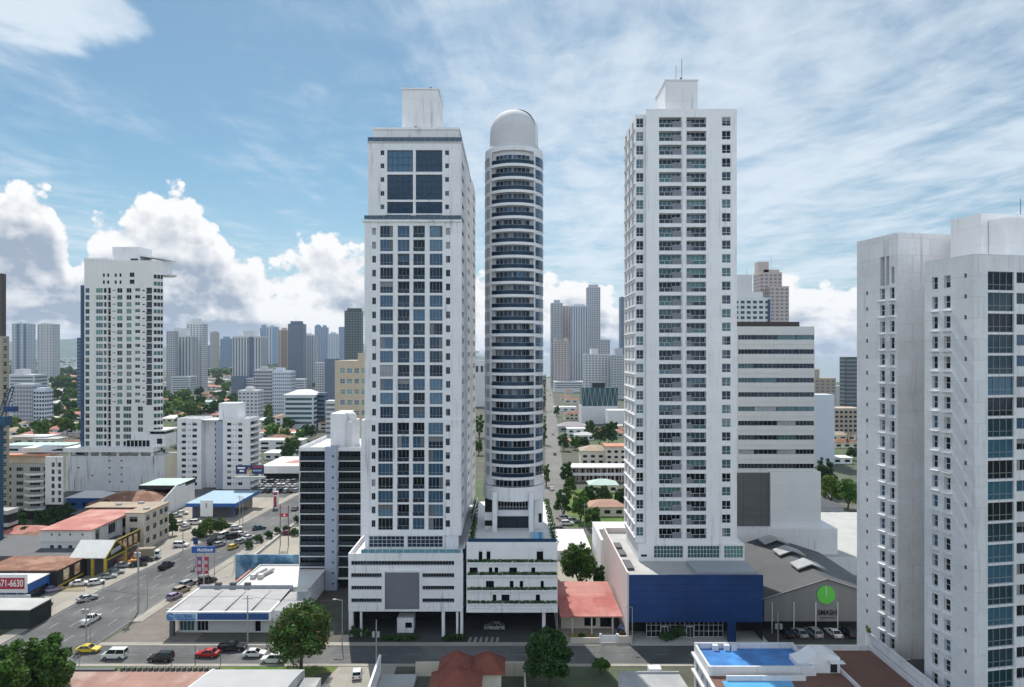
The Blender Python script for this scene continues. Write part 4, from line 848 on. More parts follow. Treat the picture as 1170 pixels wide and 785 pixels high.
# ================================================================== tall tower on the left with the disc-shaped roof deck
D = 300.; lt = T('apartment_tower', 'tall cream-white tower with disc roof deck standing on stained white podium', 'apartment tower', (X(140, D), D, 0))
B = MB(); f = Fac(lt, 0, D); zt, zb = Z(297.5, D), Z(521, D); PX = 3.27
def lx(q): return X(q/PX, D)
for i in range(24):
    y = 331.8+7.95*i; z0, z1 = Z(y+2.8, D), Z(y-2.6, D); lowr = i > 16
    f.win(lx(358), lx(384), z0, z1, pick((G_T, 5), (G_G, 3), (G_D, 2)), FRW, 3, 1, name='window'); f.win(lx(387), lx(398), z0, z1, pick((G_D, 3), (G_T, 1)), FRW, 1, 1, name='window')
    f.win(lx(402), lx(414), z0-.3, z1+.2, G_D, FRD, 2, 1, d=.8, name='window')
    if not lowr: 
        f.win(lx(420), lx(432), Z(y+.4, D), Z(y-.6, D), G_D, FRG, 1, 1, name='small_window')
        for a, b in ((437, 457), (472, 491)): f.win(lx(a), lx(b), z0, z1, pick((G_T, 5), (G_G, 4), (G_D, 4)), FRW, 2, 1, name='window')
        f.win(lx(504), lx(523), z0+.6, z1, pick((G_D, 3), (G_T, 2)), FRW, 2, 1, name='window'); f.win(lx(532), lx(541), Z(y+1, D), Z(y-.6, D), G_D, FRG, 1, 1, name='small_window')
        f.balc(lx(546), lx(568), z0-.4, z1+.2, pick((G_D, 2), (G_S, 2)), FRG, G_S, .9, 2, .8, 'balcony')
    else:
        f.win(lx(432), lx(448), z0, z1, pick((G_T, 3), (G_D, 2)), FRW, 2, 1, name='window'); f.win(lx(460), lx(490), z0, z1, pick((G_T, 3), (G_D, 1)), FRW, 3, 1, name='window'); f.win(lx(514), lx(534), z0, z1, pick((G_T, 3), (G_D, 2)), FRW, 2, 1, name='window')
    f.win(lx(319), lx(334), z0, z1, pick((G_B, 2), (G_T, 2), (G_M, 2)), FRG, 2, 1, name='window')
for y in (314.4, 322.4):
    for q in (384, 400, 428, 446): f.win(lx(q), lx(q+8), Z(y+2, D), Z(y-2, D), G_D, FRG, 1, 1, name='small_window')
    f.win(lx(484), lx(502), Z(y+2, D), Z(y-3, D), G_D, FRG, 2, 1, name='small_window')
x0, x1 = lx(315), X(174.6, D)
f.wall(B, x0, x1, zb, zt); rr = 3.0; cc = (x1, D+rr); xr2 = X(186, 322)
B.sector(*cc, rr-.3, rr, 0, pi/2, zb, Z(313, D), 10); B.quad((x1+rr, D+rr, zb), (xr2, 322, zb), (xr2, 322, zt), (x1+rr, D+rr, zt)); B.quad((xr2, 322, zb), (x0, 322, zb), (x0, 322, zt), (xr2, 322, zt)); B.quad((x0, 322, zb), (x0, D, zb), (x0, D, zt), (x0, 322, zt))
B.add([(x0, D, zt), (x1, D, zt), (x1+rr, D+rr, zt), (xr2, 322, zt), (x0, 322, zt)], [(0, 1, 2, 3, 4)]); B.quad((x1, D, Z(313, D)), (x1+rr, D+rr, Z(313, D)), (x1+rr, D+rr, zt), (x1, D, zt))
B.part('facade', mat('tower_cream_white', (.70, .71, .69), .85, .05, .12, streak=.25), lt)
for i in range(26):
    y = 316+7.95*i; s = MB(); s.sector(*cc, rr, rr+.08, .12, 1.45, Z(y+2.2, D), Z(y-2.2, D), 8, 1)
    for q in range(4): a = .12+1.33*q/3; s.sector(*cc, rr+.08, rr+.16, a-.03, a+.03, Z(y+2.2, D), Z(y-2.2, D), 1, 0)
    s.part('corner_window', (FRW, pick((G_D, 3), (G_T, 2))), lt)
s = MB(); s.cyl(X(174, D), D+7, X(191, D)-X(174, D), Z(313.4, D), Z(311.6, D), 32); s.part('roof_deck', W2, lt)
s = MB(); s.box(lx(400), D+4, zt, lx(505), D+14, Z(280.5, D)); s.box(lx(470), D+3.9, zt, lx(498), D+3.99, Z(294, D), 1); s.part('lift_block', (W2, G_S), lt)
s = MB(); s.box(lx(508), D+5, zt-5, lx(585), D+14, Z(296, D), 0); s.box(lx(512), D+4.9, Z(309, D), lx(580), D+4.98, Z(299, D), 1); s.part('penthouse', (W2, G_S), lt)
s = MB(); s.add([(lx(505), D+3, Z(289.5, D)), (lx(596), D+3, Z(293.5, D)), (lx(596), D+15, Z(293.5, D)), (lx(505), D+15, Z(289.5, D)), (lx(505), D+3, Z(291.2, D)), (lx(596), D+3, Z(295.2, D)), (lx(596), D+15, Z(295.2, D)), (lx(505), D+15, Z(291.2, D))], [(0, 1, 2, 3), (4, 5, 1, 0), (7, 6, 5, 4), (5, 6, 2, 1), (4, 0, 3, 7)]); s.part('roof_canopy', W2, lt)
s = MB(); parapet(s, x0-.15, D-.15, lx(400), 322, zt, Z(295, D), .3); s.part('parapet', W2, lt)
s = MB(); s.box(x0-.25, D+2, zb+.1, x0-.01, 321, Z(326, D)); s.box(x0-1.6, D-.1, zb+.1, x0-.26, D+1.9, Z(326, D)); s.part('blue_side_strip', mat('deep_blue_panel', (.03, .075, .17), .4, .1, .3, lines=((.2, .2, .33), .7, 0, VR)), lt)
B = MB(); D = 296.; q0, q1 = X(75.5, D), X(188, D); zp = Z(521, D); fp = Fac(lt, 0, D)
for x_, y_ in ((89.5, 534.5), (105.5, 543.5), (125, 526.6), (125, 534.6), (125, 542), (125, 550.5), (138.8, 526.6), (138.8, 534.6), (138.8, 542), (138.8, 550.5)): fp.win(X(x_-1.3, D), X(x_+1.3, D), Z(y_+.7, D), Z(y_-.7, D), G_D, FRD, 1, 1, name='vent')
fp.wall(B, q0, q1, 0, zp); boxbody(B, q0, D, q1, 308, 0, zp, front=False, right=False, top=0); B.quad((q1, D, 0), (q1, 308, 0), (q1, 308, zp), (q1, D, zp), 1); B.part('podium', (STN, CR), lt)
s = MB(); s.box(q0-.6, D-.7, Z(516.5, D), X(176, D), 309, Z(511.5, D), 0)
for x_ in (78, 101, 113, 133, 158, 172): s.box(X(x_, D), D+.1, zp, X(x_+2.2, D), D+1.2, Z(516.5, D), 0)
s.box(q0+1, D+5, zp, X(174, D), 307, Z(516.5, D), 1); s.part('podium_terrace', (W2, VOID), lt)
s = MB(); s.box(X(146, D), D+2.5, Z(511.5, D), X(185, D), 309, Z(497, D), 0); s.box(X(141, D), D+2.4, Z(511, D), X(168, D), D+2.49, Z(504, D), 1); [s.box(X(141+4.5*i, D)-.12, D+2.3, Z(511, D), X(141+4.5*i, D)+.12, D+2.399, Z(504, D), 0) for i in range(7)]; s.box(X(176, D), D+2.4, Z(508, D), X(182, D), D+2.49, Z(502, D), 1); s.box(X(166, D), D+4, Z(497, D), X(183, D), 308, Z(493.6, D), 1); s.box(X(165, D), D+2, Z(493.6, D), X(186, D), 310, Z(492, D), 0); s.part('club_storey', (W2, G_D), lt)
finish(lt)

# ================================================================== seven-storey apartment house at the left edge
D = 245.; ap = T('apartment_building', 'seven-storey grey-white house with curved bays and rooftop canopy, left of stained podium', 'apartment building', (X(30, D), D, 0))
B = MB(); f = Fac(ap, 0, D); zt = Z(530, D)
for i in range(6):
    y = 536+8.0*i
    f.win(X(5.5, D), X(13, D), Z(y+2.3, D), Z(y-2, D), pick((G_D, 4), (G_M, 2)), FRG, 3, 1, name='window'); f.win(X(18.5, D), X(26.5, D), Z(y+2.3, D), Z(y-2, D), pick((G_D, 4), (G_M, 2)), FRG, 3, 1, name='window')
    f.win(X(34, D), X(46, D), Z(y+2.6, D), Z(y-2.2, D), pick((G_D, 4), (G_M, 2)), FRG, 5, 1, name='window'); f.win(X(49.6, D), X(54, D), Z(y+2.2, D), Z(y-2.4, D), G_D, FRG, 2, 1, name='window')
x0, x1 = X(1.5, D), X(55.6, D); f.wall(B, x0, x1, Z(583, D), zt); boxbody(B, x0, D, x1, 250, Z(583, D), zt, front=False); B.part('facade', mat('grey_white_render', (.36, .39, .42), .85, .08, .2, streak=.3), ap)
for i in range(6):
    y = 540.5+8.0*i; s = MB(); s.sector((X(34, D)+X(46, D))/2, D+2, 4.0, 4.3, -.95, .95, Z(y, D)-.5, Z(y, D)+.2, 8); s.part('bay_balcony', W, ap)
f = Fac(ap, 0, D-2); s = MB()
for i in range(6):
    y = 530+8*i
    f.win(X(63, D), X(66.6, D), Z(y+2.6, D), Z(y-2.6, D), G_D, FRG, 2, 1, name='window'); f.win(X(70.4, D), X(74, D), Z(y+2.6, D), Z(y-2.6, D), pick((G_D, 3), (G_B, 1)), FRG, 2, 1, name='window')
f.wall(s, X(56, D), X(75, D), Z(575, D), Z(521, D)); boxbody(s, X(56, D), D-2, X(75, D), D-1.2, Z(575, D), Z(521, D), front=False); s.part('side_wing', W, ap)
s = MB(); s.box(x0, D+1, zt, x1-.5, 249.5, Z(521.5, D), 1); s.box(x0-.4, D-.3, Z(521.5, D), x1+.2, 250.3, Z(519.8, D), 0); s.part('top_storey', (ORNG, BEI), ap)
s = MB(); s.box(X(20, D), D+2, Z(517, D), X(46, D), D+10, Z(512.8, D)); s.part('roof_canopy', W2, ap)
s = MB(); s.box(x0+1, D+1, 0, X(54, D), 250, Z(583, D)-.02); s.box(X(56.5, D), D-1.9, 0, X(74.5, D), D-1.3, Z(575, D)-.02); s.part('ground_storey', VOID, ap)
finish(ap)
# tan tower at the very left edge, and the blue crane in front of it
D = 228.; tt = T('apartment_tower', 'narrow tan tower with yellowish window strip at the left photo edge', 'apartment tower', (X(-20, D), D, 0))
B = MB(); f = Fac(tt, 0, D); fz = Fac(tt, X(2, D), D, pi/2); zt = Z(384, D)
for i in range(22):
    y = 389+8.9*i; fz.win(.8, 2.6, Z(y+3, D), Z(y-2.6, D), pick((G_D, 2), (G_T, 2)), FRW, 1, 2, name='window'); f.win(X(-8, D), X(-3, D), Z(y+3, D), Z(y-2.6, D), G_D, FRW, 2, 2, name='window')
f.wall(B, X(-70, D), X(2, D), 0, zt); fz.wall(B, 0, 3.4, 0, zt); boxbody(B, X(-70, D), D, X(2, D), D+3.4, 0, zt, front=False, right=False); B.part('facade', mat('tan_render', (.36, .32, .24), .85, .08, .2, streak=.2), tt)
s = MB(); s.box(X(-60, D), D+1, zt, X(-0.6, D), D+3, Z(312, D)); s.part('upper_storeys', mat('dark_bronze', (.08, .07, .065), .6, .1), tt); finish(tt)
D = 200.; cr = T('crane', 'blue lattice crane jib rising against the tan tower at left edge', 'crane', (X(0, D), D, 0))
s = MB(); s.box(X(-3, D), D-1, 0, X(2.4, D), D+.6, Z(478, D)); s.part('mast', CRANE, cr)
s = MB(); s.box(X(-10, D), D-1.6, Z(486, D), X(10.5, D), D+1.2, Z(475.5, D)); s.part('slewing_deck', CRANE, cr)
s = MB(); s.box(X(7, D), D-1.2, Z(470, D), X(20, D), D+.4, Z(464, D)); s.part('counterweight', NAVY, cr)
s = MB(); pts = [(X(1, D), Z(478, D)), (X(12.5, D), Z(443, D))]
for dy in (-.7, .7):
    for dx in (-.6, .6): s.tube((pts[0][0]+dx, D+dy, pts[0][1]), (pts[1][0]+dx*.7, D+dy, pts[1][1]), .14)
for i in range(8):
    t, u = i/8, (i+1)/8; a = Vector((pts[0][0]+(pts[1][0]-pts[0][0])*t-.6, D-.7, pts[0][1]+(pts[1][1]-pts[0][1])*t)); b = Vector((pts[0][0]+(pts[1][0]-pts[0][0])*u+.55, D-.7, pts[0][1]+(pts[1][1]-pts[0][1])*u)); s.tube(a, b, .09)
s.tube((X(12.5, D), D, Z(443, D)), (X(15, D), D, Z(442, D)), .25); s.tube((X(15, D), D, Z(442, D)), (X(14, D), D, Z(470, D)), .06); s.part('jib', CRANE, cr)
# beige mid-rise with green windows behind the black glass block
D = 262.; be = T('office_building', 'beige mid-rise with rows of pale green windows, rising behind the dark glass block', 'office building', (X(400, D), D, 0))
B = MB(); f = Fac(be, 0, D); zt = Z(412, D)
for i in range(14):
    y = 423.5+12.1*i
    for a in (388.6, 396.6, 404.8): f.win(X(a, D), X(a+5.4, D), Z(y+2.8, D), Z(y-2.8, D), pick((G_G, 4), (G_T, 3), (G_L, 1)), FRW, 2, 2, name='window')
    f.win(X(413, D), X(418, D), Z(y+2.8, D), Z(y-2.8, D), G_G, FRW, 2, 2, name='window')
f.wall(B, X(382.5, D), X(440, D), 0, zt); boxbody(B, X(382.5, D), D, X(440, D), 290, 0, zt, front=False); B.box(X(408.5, D), D+.6, zt, X(440, D), 280, Z(403, D)); B.part('facade', mat('beige_render', (.50, .43, .33), .85, .06, .2, streak=.2), be); finish(be)
# ================================================================== shops along the avenue (left)
def simple_roof(mb, x0, y0, x1, y1, z0, z1, mi=0): mb.box(x0, y0, z0, x1, y1, z1, mi)
# hardware store: black and yellow front facing the avenue
hs = T('hardware_store', 'black and yellow hardware store with gabled white-roofed entrance portal facing the avenue', 'shop', (-114, 190, 0))
s = MB(); xf = -112.2; s.box(-150, 184, 0, xf, 205, 5.2, 0); s.part('hall', DGREY, hs)
s = MB(); s.box(-134, 172, 0, -114.5, 184, 5.0, 0); s.box(-134.2, 171.8, 5.0, -114.3, 184, 5.25, 1); s.part('side_hall', (BLK, RUST), hs)
s = MB(); s.box(xf, 192.5, 3.2, xf+.4, 205.2, 7.0, 0); s.part('fascia', BLK, hs)
for y in (193.6, 196.2, 199, 201.8): MB().box(xf+.41, y, 3.7, xf+.5, y+1.7, 6.3).part('poster', ORP, hs)
for y in (174.2, 178.6): MB().box(-114.49, y, 1.9, -114.4, y+2.2, 4.6).part('poster', ORP, hs)
s = MB(); s.box(xf+.4, 192.4, 3.0, xf+.6, 205.3, 3.25); s.box(xf+.4, 192.4, 6.9, xf+.6, 205.3, 7.15); s.box(xf+.4, 205.1, 3.25, xf+.6, 205.3, 6.9); s.part('yellow_trim', YEL, hs)
g0, g1, gx, gm = 182.2, 192.3, -108.6, 187.2
s = MB(); s.add([(xf-6, g0, 5.2), (gx, g0, 5.2), (gx, gm, 8.7), (xf-6, gm, 8.7), (gx, g1, 5.2), (xf-6, g1, 5.2)], [(0, 1, 2, 3), (3, 2, 4, 5)]); s.add([(xf-6, g0, 5.0), (gx, g0, 5.0), (gx, gm, 8.45), (xf-6, gm, 8.45), (gx, g1, 5.0), (xf-6, g1, 5.0)], [(3, 2, 1, 0), (5, 4, 2, 3)]); s.part('portal_roof', WRF, hs)
s = MB(); s.add([(gx-.1, g0+.3, 4.2), (gx-.1, g1-.3, 4.2), (gx-.1, g1-.3, 5.1), (gx-.1, gm, 8.4), (gx-.1, g0+.3, 5.1), (gx-.5, g0+.3, 4.2), (gx-.5, g1-.3, 4.2), (gx-.5, g1-.3, 5.1), (gx-.5, gm, 8.4), (gx-.5, g0+.3, 5.1)], [(0, 1, 2, 3, 4), (0, 5, 6, 1), (9, 8, 7, 6, 5)]); s.part('portal_gable', BLK, hs)
s = MB()
for a, b in (((gx, g0, 5.0), (gx, gm, 8.5)), ((gx, gm, 8.5), (gx, g1, 5.0)), ((gx, g0+.3, 4.4), (gx, g1-.3, 4.4))): s.tube(a, b, .22, 4)
s.part('yellow_trim', YEL, hs)
for y in (g0+.35, g1-.35): MB().box(gx-.45, y-.3, 0, gx+.15, y+.3, 5.0).part('portal_column', YEL, hs)
for y in (g0+.35,): MB().box(xf-.2, y-.3, 0, xf+.35, y+.3, 5.0).part('portal_column', YEL, hs)
s = MB(); s.add([(gx+.02, 184.8, 5.2), (gx+.02, 189.6, 5.6), (gx+.02, 189.6, 6.8), (gx+.02, 184.8, 6.4), (gx-.08, 184.8, 5.2), (gx-.08, 189.6, 5.6), (gx-.08, 189.6, 6.8), (gx-.08, 184.8, 6.4)], [(0, 1, 2, 3), (3, 2, 6, 7)]); s.part('name_board', SLAB, hs)
s = MB(); s.box(-114.5, 172, 1.0, -114.2, 182, 1.3); s.box(xf+.1, 192.5, .4, xf+.9, 205, 1.7, 1); s.part('shop_shelf', (YEL, RUST), hs)
def heap(label, c, r, m, n=60):
    s = MB()
    for i in range(n): a = random.uniform(0, 6.28); q = r*sqrt(random.random()); z = random.uniform(0, 1.4*(1-q/r)+.3); s.rbox(c[0]+q*cos(a), c[1]+q*sin(a)*1.4, random.uniform(0, 3), .7, .5, z, z+.35)
    setp(s.part('goods_pile', m), label, 'goods', kind='thing')
heap('heap of orange goods set out before the yellow portal', (-107.6, 193.5, 0), 1.5, mat('orange_goods', (.55, .25, .05), .6, .3, .8)); heap('rust-brown row of goods below the hardware store fascia', (-109.8, 199, 0), 1.7, mat('rust_goods', (.30, .12, .05), .7, .3, .8))
ba = T('shop', 'deep blue fronted shop with white flat roof, left of the hardware store', 'shop', (-120, 165, 0))
s = MB(); s.box(-134, 163.5, 0, -116.2, 171.6, 4.4, 0); s.part('wall', SBLUE, ba); s = MB(); s.box(-134.1, 163.4, 4.4, -116.1, 171.7, 4.6); s.part('roof', WRF, ba); s = MB(); s.box(-116.19, 164.2, .3, -116.05, 171, 2.4); s.part('shop_window', G_D, ba); s = MB(); s.cyl(-121.5, 166.5, .9, 4.6, 6.0, 14); s.part('water_tank', STEEL, ba)
bb = T('shop', 'low house with rust-brown roofs behind the blue fronted shop', 'house', (-140, 182, 0))
s = MB(); s.box(-156, 173, 0, -134.4, 183.6, 3.6); s.part('wall', BEI, bb); s = MB(); s.add([(-157, 172.4, 3.7), (-134.3, 172.4, 3.7), (-134.3, 178, 5.2), (-157, 178, 5.2), (-134.3, 183.8, 3.8), (-157, 183.8, 3.8)], [(0, 1, 2, 3), (3, 2, 4, 5), (1, 4, 2), (0, 3, 5)]); s.part('roof', RUST, bb)
# red roofed white building behind the store
rr_ = T('building', 'white two-storey building with broad pinkish red roof behind the yellow portal', 'building', (-125, 195, 0))
B = MB(); xe = -118.2; f = Fac(rr_, xe, 191.5, pi/2); ff = Fac(rr_, 0, 191.5)
for u, w_ in ((2.2, 2.6), (8.4, 4.4), (15.6, 5)):
    f.win(u, u+w_, 6.6, 9.6, G_D, FRG, 4, 1, d=.5, name='window'); f.win(u, u+w_, 2.4, 5.4, G_D, FRG, 4, 1, d=.5, name='window')
for a in (57, 66, 78, 92): ff.win(X(a, 191.5), X(a+4.5, 191.5), 4.6, 6, G_D, FRG, 2, 1, name='small_window'); ff.win(X(a+1, 191.5), X(a+3, 191.5), 8.6, 9.3, G_D, FRG, 1, 1, name='small_window')
f.wall(B, 0, 22, 0, 10.2); ff.wall(B, X(46, 191.5), xe, 0, 10.2); boxbody(B, X(46, 191.5), 191.5, xe, 213.5, 0, 10.2, front=False, right=False); B.box(X(46, 191.5), 191.2, 7, xe, 191.499, 7.3); B.part('wall', mat('white_render_dull', (.58, .58, .57), .85, .08, .2, streak=.35), rr_)
s = MB(); s.add([(X(45, 191), 190.8, 10.2), (xe+.8, 190.8, 10.2), (xe+.8, 214, 10.2), (X(45, 191), 214, 10.2), (X(45, 191), 190.8, 10.45), (xe+.8, 190.8, 10.45), (xe+.8, 214, 10.9), (X(45, 191), 214, 10.9)], [(4, 5, 6, 7), (0, 1, 5, 4), (1, 2, 6, 5), (0, 4, 7, 3)]); s.part('roof', RED, rr_); finish(rr_)
bs_ = T('building', 'beige three-storey building with patched tan roof beside the red roofed one', 'building', (-120, 212, 0))
B = MB(); f = Fac(bs_, -111.6, 207, pi/2); ff = Fac(bs_, 0, 207)
for z in (1, 4.6, 8.0):
    for u in (1.2, 5.2, 9.2, 12.2): f.win(u, u+2.2, z+.6, z+2.3, pick((G_D, 4), (G_S, 1)), FRG, 2, 1, name='window')
    ff.win(-116, -113.6, z+.6, z+2.3, G_D, FRG, 2, 1, name='window')
f.wall(B, 0, 15, 0, 11.2); ff.wall(B, -117.2, -111.6, 0, 11.2); boxbody(B, -134, 214.5, -111.6, 222, 0, 11.2, front=False, right=False); boxbody(B, -117.2, 207, -111.6, 214.6, 0, 11.2, front=False, right=False)
for z in (4.1, 7.7): B.box(-111.59, 207, z, -111.2, 222, z+.25)
B.part('wall', BEI, bs_); s = MB(); s.box(-117.4, 206.8, 11.2, -111.3, 214.4, 11.5); s.box(-134.2, 214.4, 11.2, -111.3, 222.2, 11.5); s.part('roof', TAN, bs_)
for a, b in ((-126, 217), (-120, 219), (-114, 211)): MB().box(a, b, 11.5, a+1.6, b+1, 12.1).part('roof_unit', SLAB, bs_)
finish(bs_)
# white dealership and the light blue canopy shop
dl = T('shop', 'white-walled showroom with dark open front and pale green roof, left of the light blue roof', 'shop', (-135, 262, 0))
D = 262.; s = MB(); s.box(X(160, D), D+6, 0, X(203, D), 276, Z(559, D), 0); s.box(X(160, D), D, 0, X(165.5, D), D+6, Z(559, D), 0); s.box(X(199, D), D-.01, 0, X(203.5, D), D+6, Z(556, D), 0); s.part('wall', W2, dl)
s = MB(); s.box(X(159, D), D-.4, Z(559, D), X(203, D), 277, Z(554.5, D), 0); s.quad((X(159, D), D-.4, Z(554.4, D)), (X(203, D), D-.4, Z(554.4, D)), (X(203, D), 277, Z(554.4, D)), (X(159, D), 277, Z(554.4, D)), 1); s.part('roof', (BLK, GNRF), dl)
s = MB(); s.box(X(166, D), D+5.8, 0, X(198.5, D), D+5.99, Z(561, D)); s.part('shop_window', G_D, dl)
s = MB(); x_ = X(204, D); s.add([(x_, D-16, 0), (x_, D-.1, 0), (x_, D-.1, Z(552, D)), (x_, D-16, 4.4), (x_-.3, D-16, 0), (x_-.3, D-.1, 0), (x_-.3, D-.1, Z(552, D)), (x_-.3, D-16, 4.4)], [(0, 1, 2, 3), (4, 7, 6, 5), (3, 2, 6, 7), (0, 3, 7, 4)]); s.part('side_wall', W2, dl)
cs = T('shop', 'low shop with light blue flat roof and dark blue fascia beside the avenue', 'shop', (-108, 246, 0))
s = MB(); s.box(X(212, 245), 245, 4.6, -99.2, 268, 5.9, 0); s.quad((X(212, 245), 245, 5.91), (-99.2, 245, 5.91), (-99.2, 268, 5.91), (X(212, 245), 268, 5.91), 1); s.part('roof', (SBLUE, SKYRF), cs)
s = MB(); s.box(X(214, 245), 249, 0, -101.5, 267, 4.6, 0); s.box(-101.49, 250, .4, -101.4, 266, 3.4, 1); s.part('wall', (DGREY, G_D), cs)
for x_ in (-115, -108, -100.2): MB().cyl(x_, 246, .2, 0, 4.6, 8).part('column', SBLUE, cs)
# white and red roofed mall with its car lot, beyond
ml = T('shop', 'wide low store with white fascia and red patched roof behind the crowded car lot', 'shop', (-104, 330, 0))
D = 322.; s = MB(); s.box(X(298, D), D, Z(541, D), X(345, D), 352, Z(532.5, D), 0); s.quad((X(298, D)+1, D+1, Z(532.4, D)), (X(345, D), D+1, Z(532.4, D)), (X(345, D), 351, Z(532.4, D)), (X(298, D)+1, 351, Z(532.4, D)), 1); s.quad((X(318, D), D+9, Z(532.2, D)), (X(340, D), D+9, Z(532.2, D)), (X(342, D), 340, Z(532.2, D)), (X(326, D), 340, Z(532.2, D)), 2); s.part('roof', (W2, mat('pale_pink_roof', (.62, .55, .52), .8, .1, .1), RED), ml)
s = MB(); s.box(X(299, D), D+3, 0, X(345, D), 351, Z(541, D)-.01); s.part('wall', VOID, ml)
# ================================================================== bank and its neighbours, right of the avenue
bk = T('bank', 'bank branch with pale seamed roof, white fascia and blue sign band, on the street corner', 'bank', (-62, 144, 0))
D = 144.; bx0, bx1 = X(190, D), X(309, D); z0, z1 = 3.45, 5.35
s = MB(); s.box(bx0, D, z0, bx1, D+.5, z1, 0); s.box(bx0, D+.5, z0, bx0+.4, 158.5, z1, 0); s.box(bx1-.4, D+.5, z0, bx1, 150, z1, 0); s.part('fascia', W2, bk)
s = MB(); s.add([(bx0+.4, D+.5, 4.9), (bx1-.4, D+.5, 4.9), (bx1-.4, 158.4, 5.3), (bx0+.4, 158.4, 5.3), (bx0+.4, D+.5, 4.6), (bx1-.4, D+.5, 4.6), (bx1-.4, 158.4, 4.6), (bx0+.4, 158.4, 4.6)], [(0, 1, 2, 3), (7, 6, 5, 4)])
for i in range(1, 4): xx = bx0+(bx1-bx0)*i/4+.8; s.box(xx-.18, D+.6, 4.95+.02, xx+.18, 158.2, 5.36)
s.part('roof', BANKRF, bk)
s = MB(); s.box(X(225.5, D), D-.05, z0+.22, X(307, D), D-.004, z1-.3); s.part('sign_band', mat('tiled_blue_band', (.02, .085, .25), .4, .15, .5, lines=((2.2, 1, 1.6), .55, 0, VR)), bk)
s = MB(); s.box(bx0+.1, D-.05, z0+.1, X(223.8, D), D-.004, z1-.45, 0); s.box(bx0+2.3, D-.07, z0+.2, X(223, D), D-.051, z0+.42, 1); s.part('sign_panel', (mat('pale_sign_blue', (.22, .38, .58), .5, .05), SBLUE), bk)
text('GLOBAL', bk, (X(210.5, D), D-.07, z0+.98), 1.15, SBLUE, width=3.7, name='sign_lettering'); 
s = MB(); n = 28; cx, cz = X(194.8, D), (z0+z1)/2-.1
for r0, r1, a0_, a1_ in ((.55, .78, .5, 5.9), (0.12, .38, 2.5, 6.0)):
    m_ = 24; v = []
    for i in range(m_+1):
        a = a0_+(a1_-a0_)*i/m_
        for r in (r0, r1): v += [(cx+r*cos(a), D-.09, cz+r*sin(a)), (cx+r*cos(a), D-.051, cz+r*sin(a))]
    s.add(v, [(4*i, 4*i+4, 4*i+6, 4*i+2) for i in range(m_)]+[(4*i+2, 4*i+6, 4*i+7, 4*i+3) for i in range(m_)])
s.part('sign_emblem', SBLUE, bk)
fb = Fac(bk, 0, D+2.4); B = MB(); D2 = D+2.4
fb.win(X(205, D2), X(222, D2), .3, 3.2, G_T, FRW, 4, 1, name='shop_window'); fb.win(X(225, D2), X(238, D2), .3, 3.2, G_D, FRW, 3, 1, name='shop_window'); fb.win(X(291, D2), X(298, D2), .1, 3.1, G_D, FRW, 1, 1, name='door')
fb.wall(B, X(204, D2), bx1, 0, z0+.9); boxbody(B, X(204, D2), D2, bx1, 158.4, 0, 4.59, front=False); B.part('wall', mat('bank_wall', (.55, .55, .56), .8, .05), bk)
MB().box(bx0+.5, D+.3, 0, bx0+1.3, D+1.2, z0).part('column', DGREY, bk); MB().box(bx0+.3, D+12.6, 0, bx0+.9, D+13.2, z0).part('column', DGREY, bk)
s = MB(); s.box(bx1+.01, D+1.6, 0, X(336, D), 157, 5.0, 0); s.quad((bx1+.01, D+1.6, 5.01), (X(336, D), D+1.6, 5.01), (X(336, D), 157, 5.01), (bx1+.01, 157, 5.01), 1); s.part('annex', (W2, LRF), bk)
s = MB(); s.box(bx0+.4, 158.5, 0, bx1, 158.9, 6.0, 0)
for i in range(3): s.box(bx0+4+i*3.4, 158.3, 6.0, bx0+5.4+i*3.4, 159, 6.6, 1)
s.part('rear_parapet', (GREY, DGREY), bk); finish(bk)
wr = T('building', 'low building with bright white flat roof and two roof ducts behind the bank', 'building', (-57, 165, 0))
s = MB(); s.box(-64.5, 159.4, 0, -47.5, 176, 5.0); s.part('wall', W2, wr); s = MB(); s.add([(-65, 159.2, 5.02), (-47, 159.2, 5.02), (-47, 176.2, 5.02), (-65, 176.2, 5.02)], [(0, 1, 2, 3)]); parapet(s, -65, 159.2, -47, 176.2, 5.03, 5.4, .25); s.part('roof', WRF, wr)
for a in (-63, -61.2): s = MB(); s.tube((a, 167, 5.6), (a+1.2, 171.5, 5.6), .45, 10); s.box(a-.6, 165.6, 5.02, a+.6, 167, 6.1); s.part('roof_duct', STEEL, wr)
s = MB(); s.box(-67, 159, 0, -65.1, 177, 3.9, 0); s.box(-67.6, 159, 0, -67.01, 177, 4.2, 1); s.part('side_ramp', (G_A, RED), wr)
mw = setp(MB().box(-72, 177.6, 0, -47, 178.1, 7.4).part('mural_wall', MURAL), 'long wall painted in mottled blue, behind the white flat roof', 'wall')
wp = setp(MB().box(-79, 168, 0, -73, 168.4, 1.5).part('low_wall', SLAB), 'short grey parking wall beside the paver lot and the avenue', 'wall'); wp.location = (0, -12, 0)
for i in range(3): setp(MB().box(-76+.0, 196+i*14, 0, -75.4, 209+i*14, .8).part('low_wall', SLAB), ['low kerb wall at the near end of the hedge row', 'low kerb wall midway along the hedge row', 'low kerb wall at the far end of the hedge row'][i], 'wall')

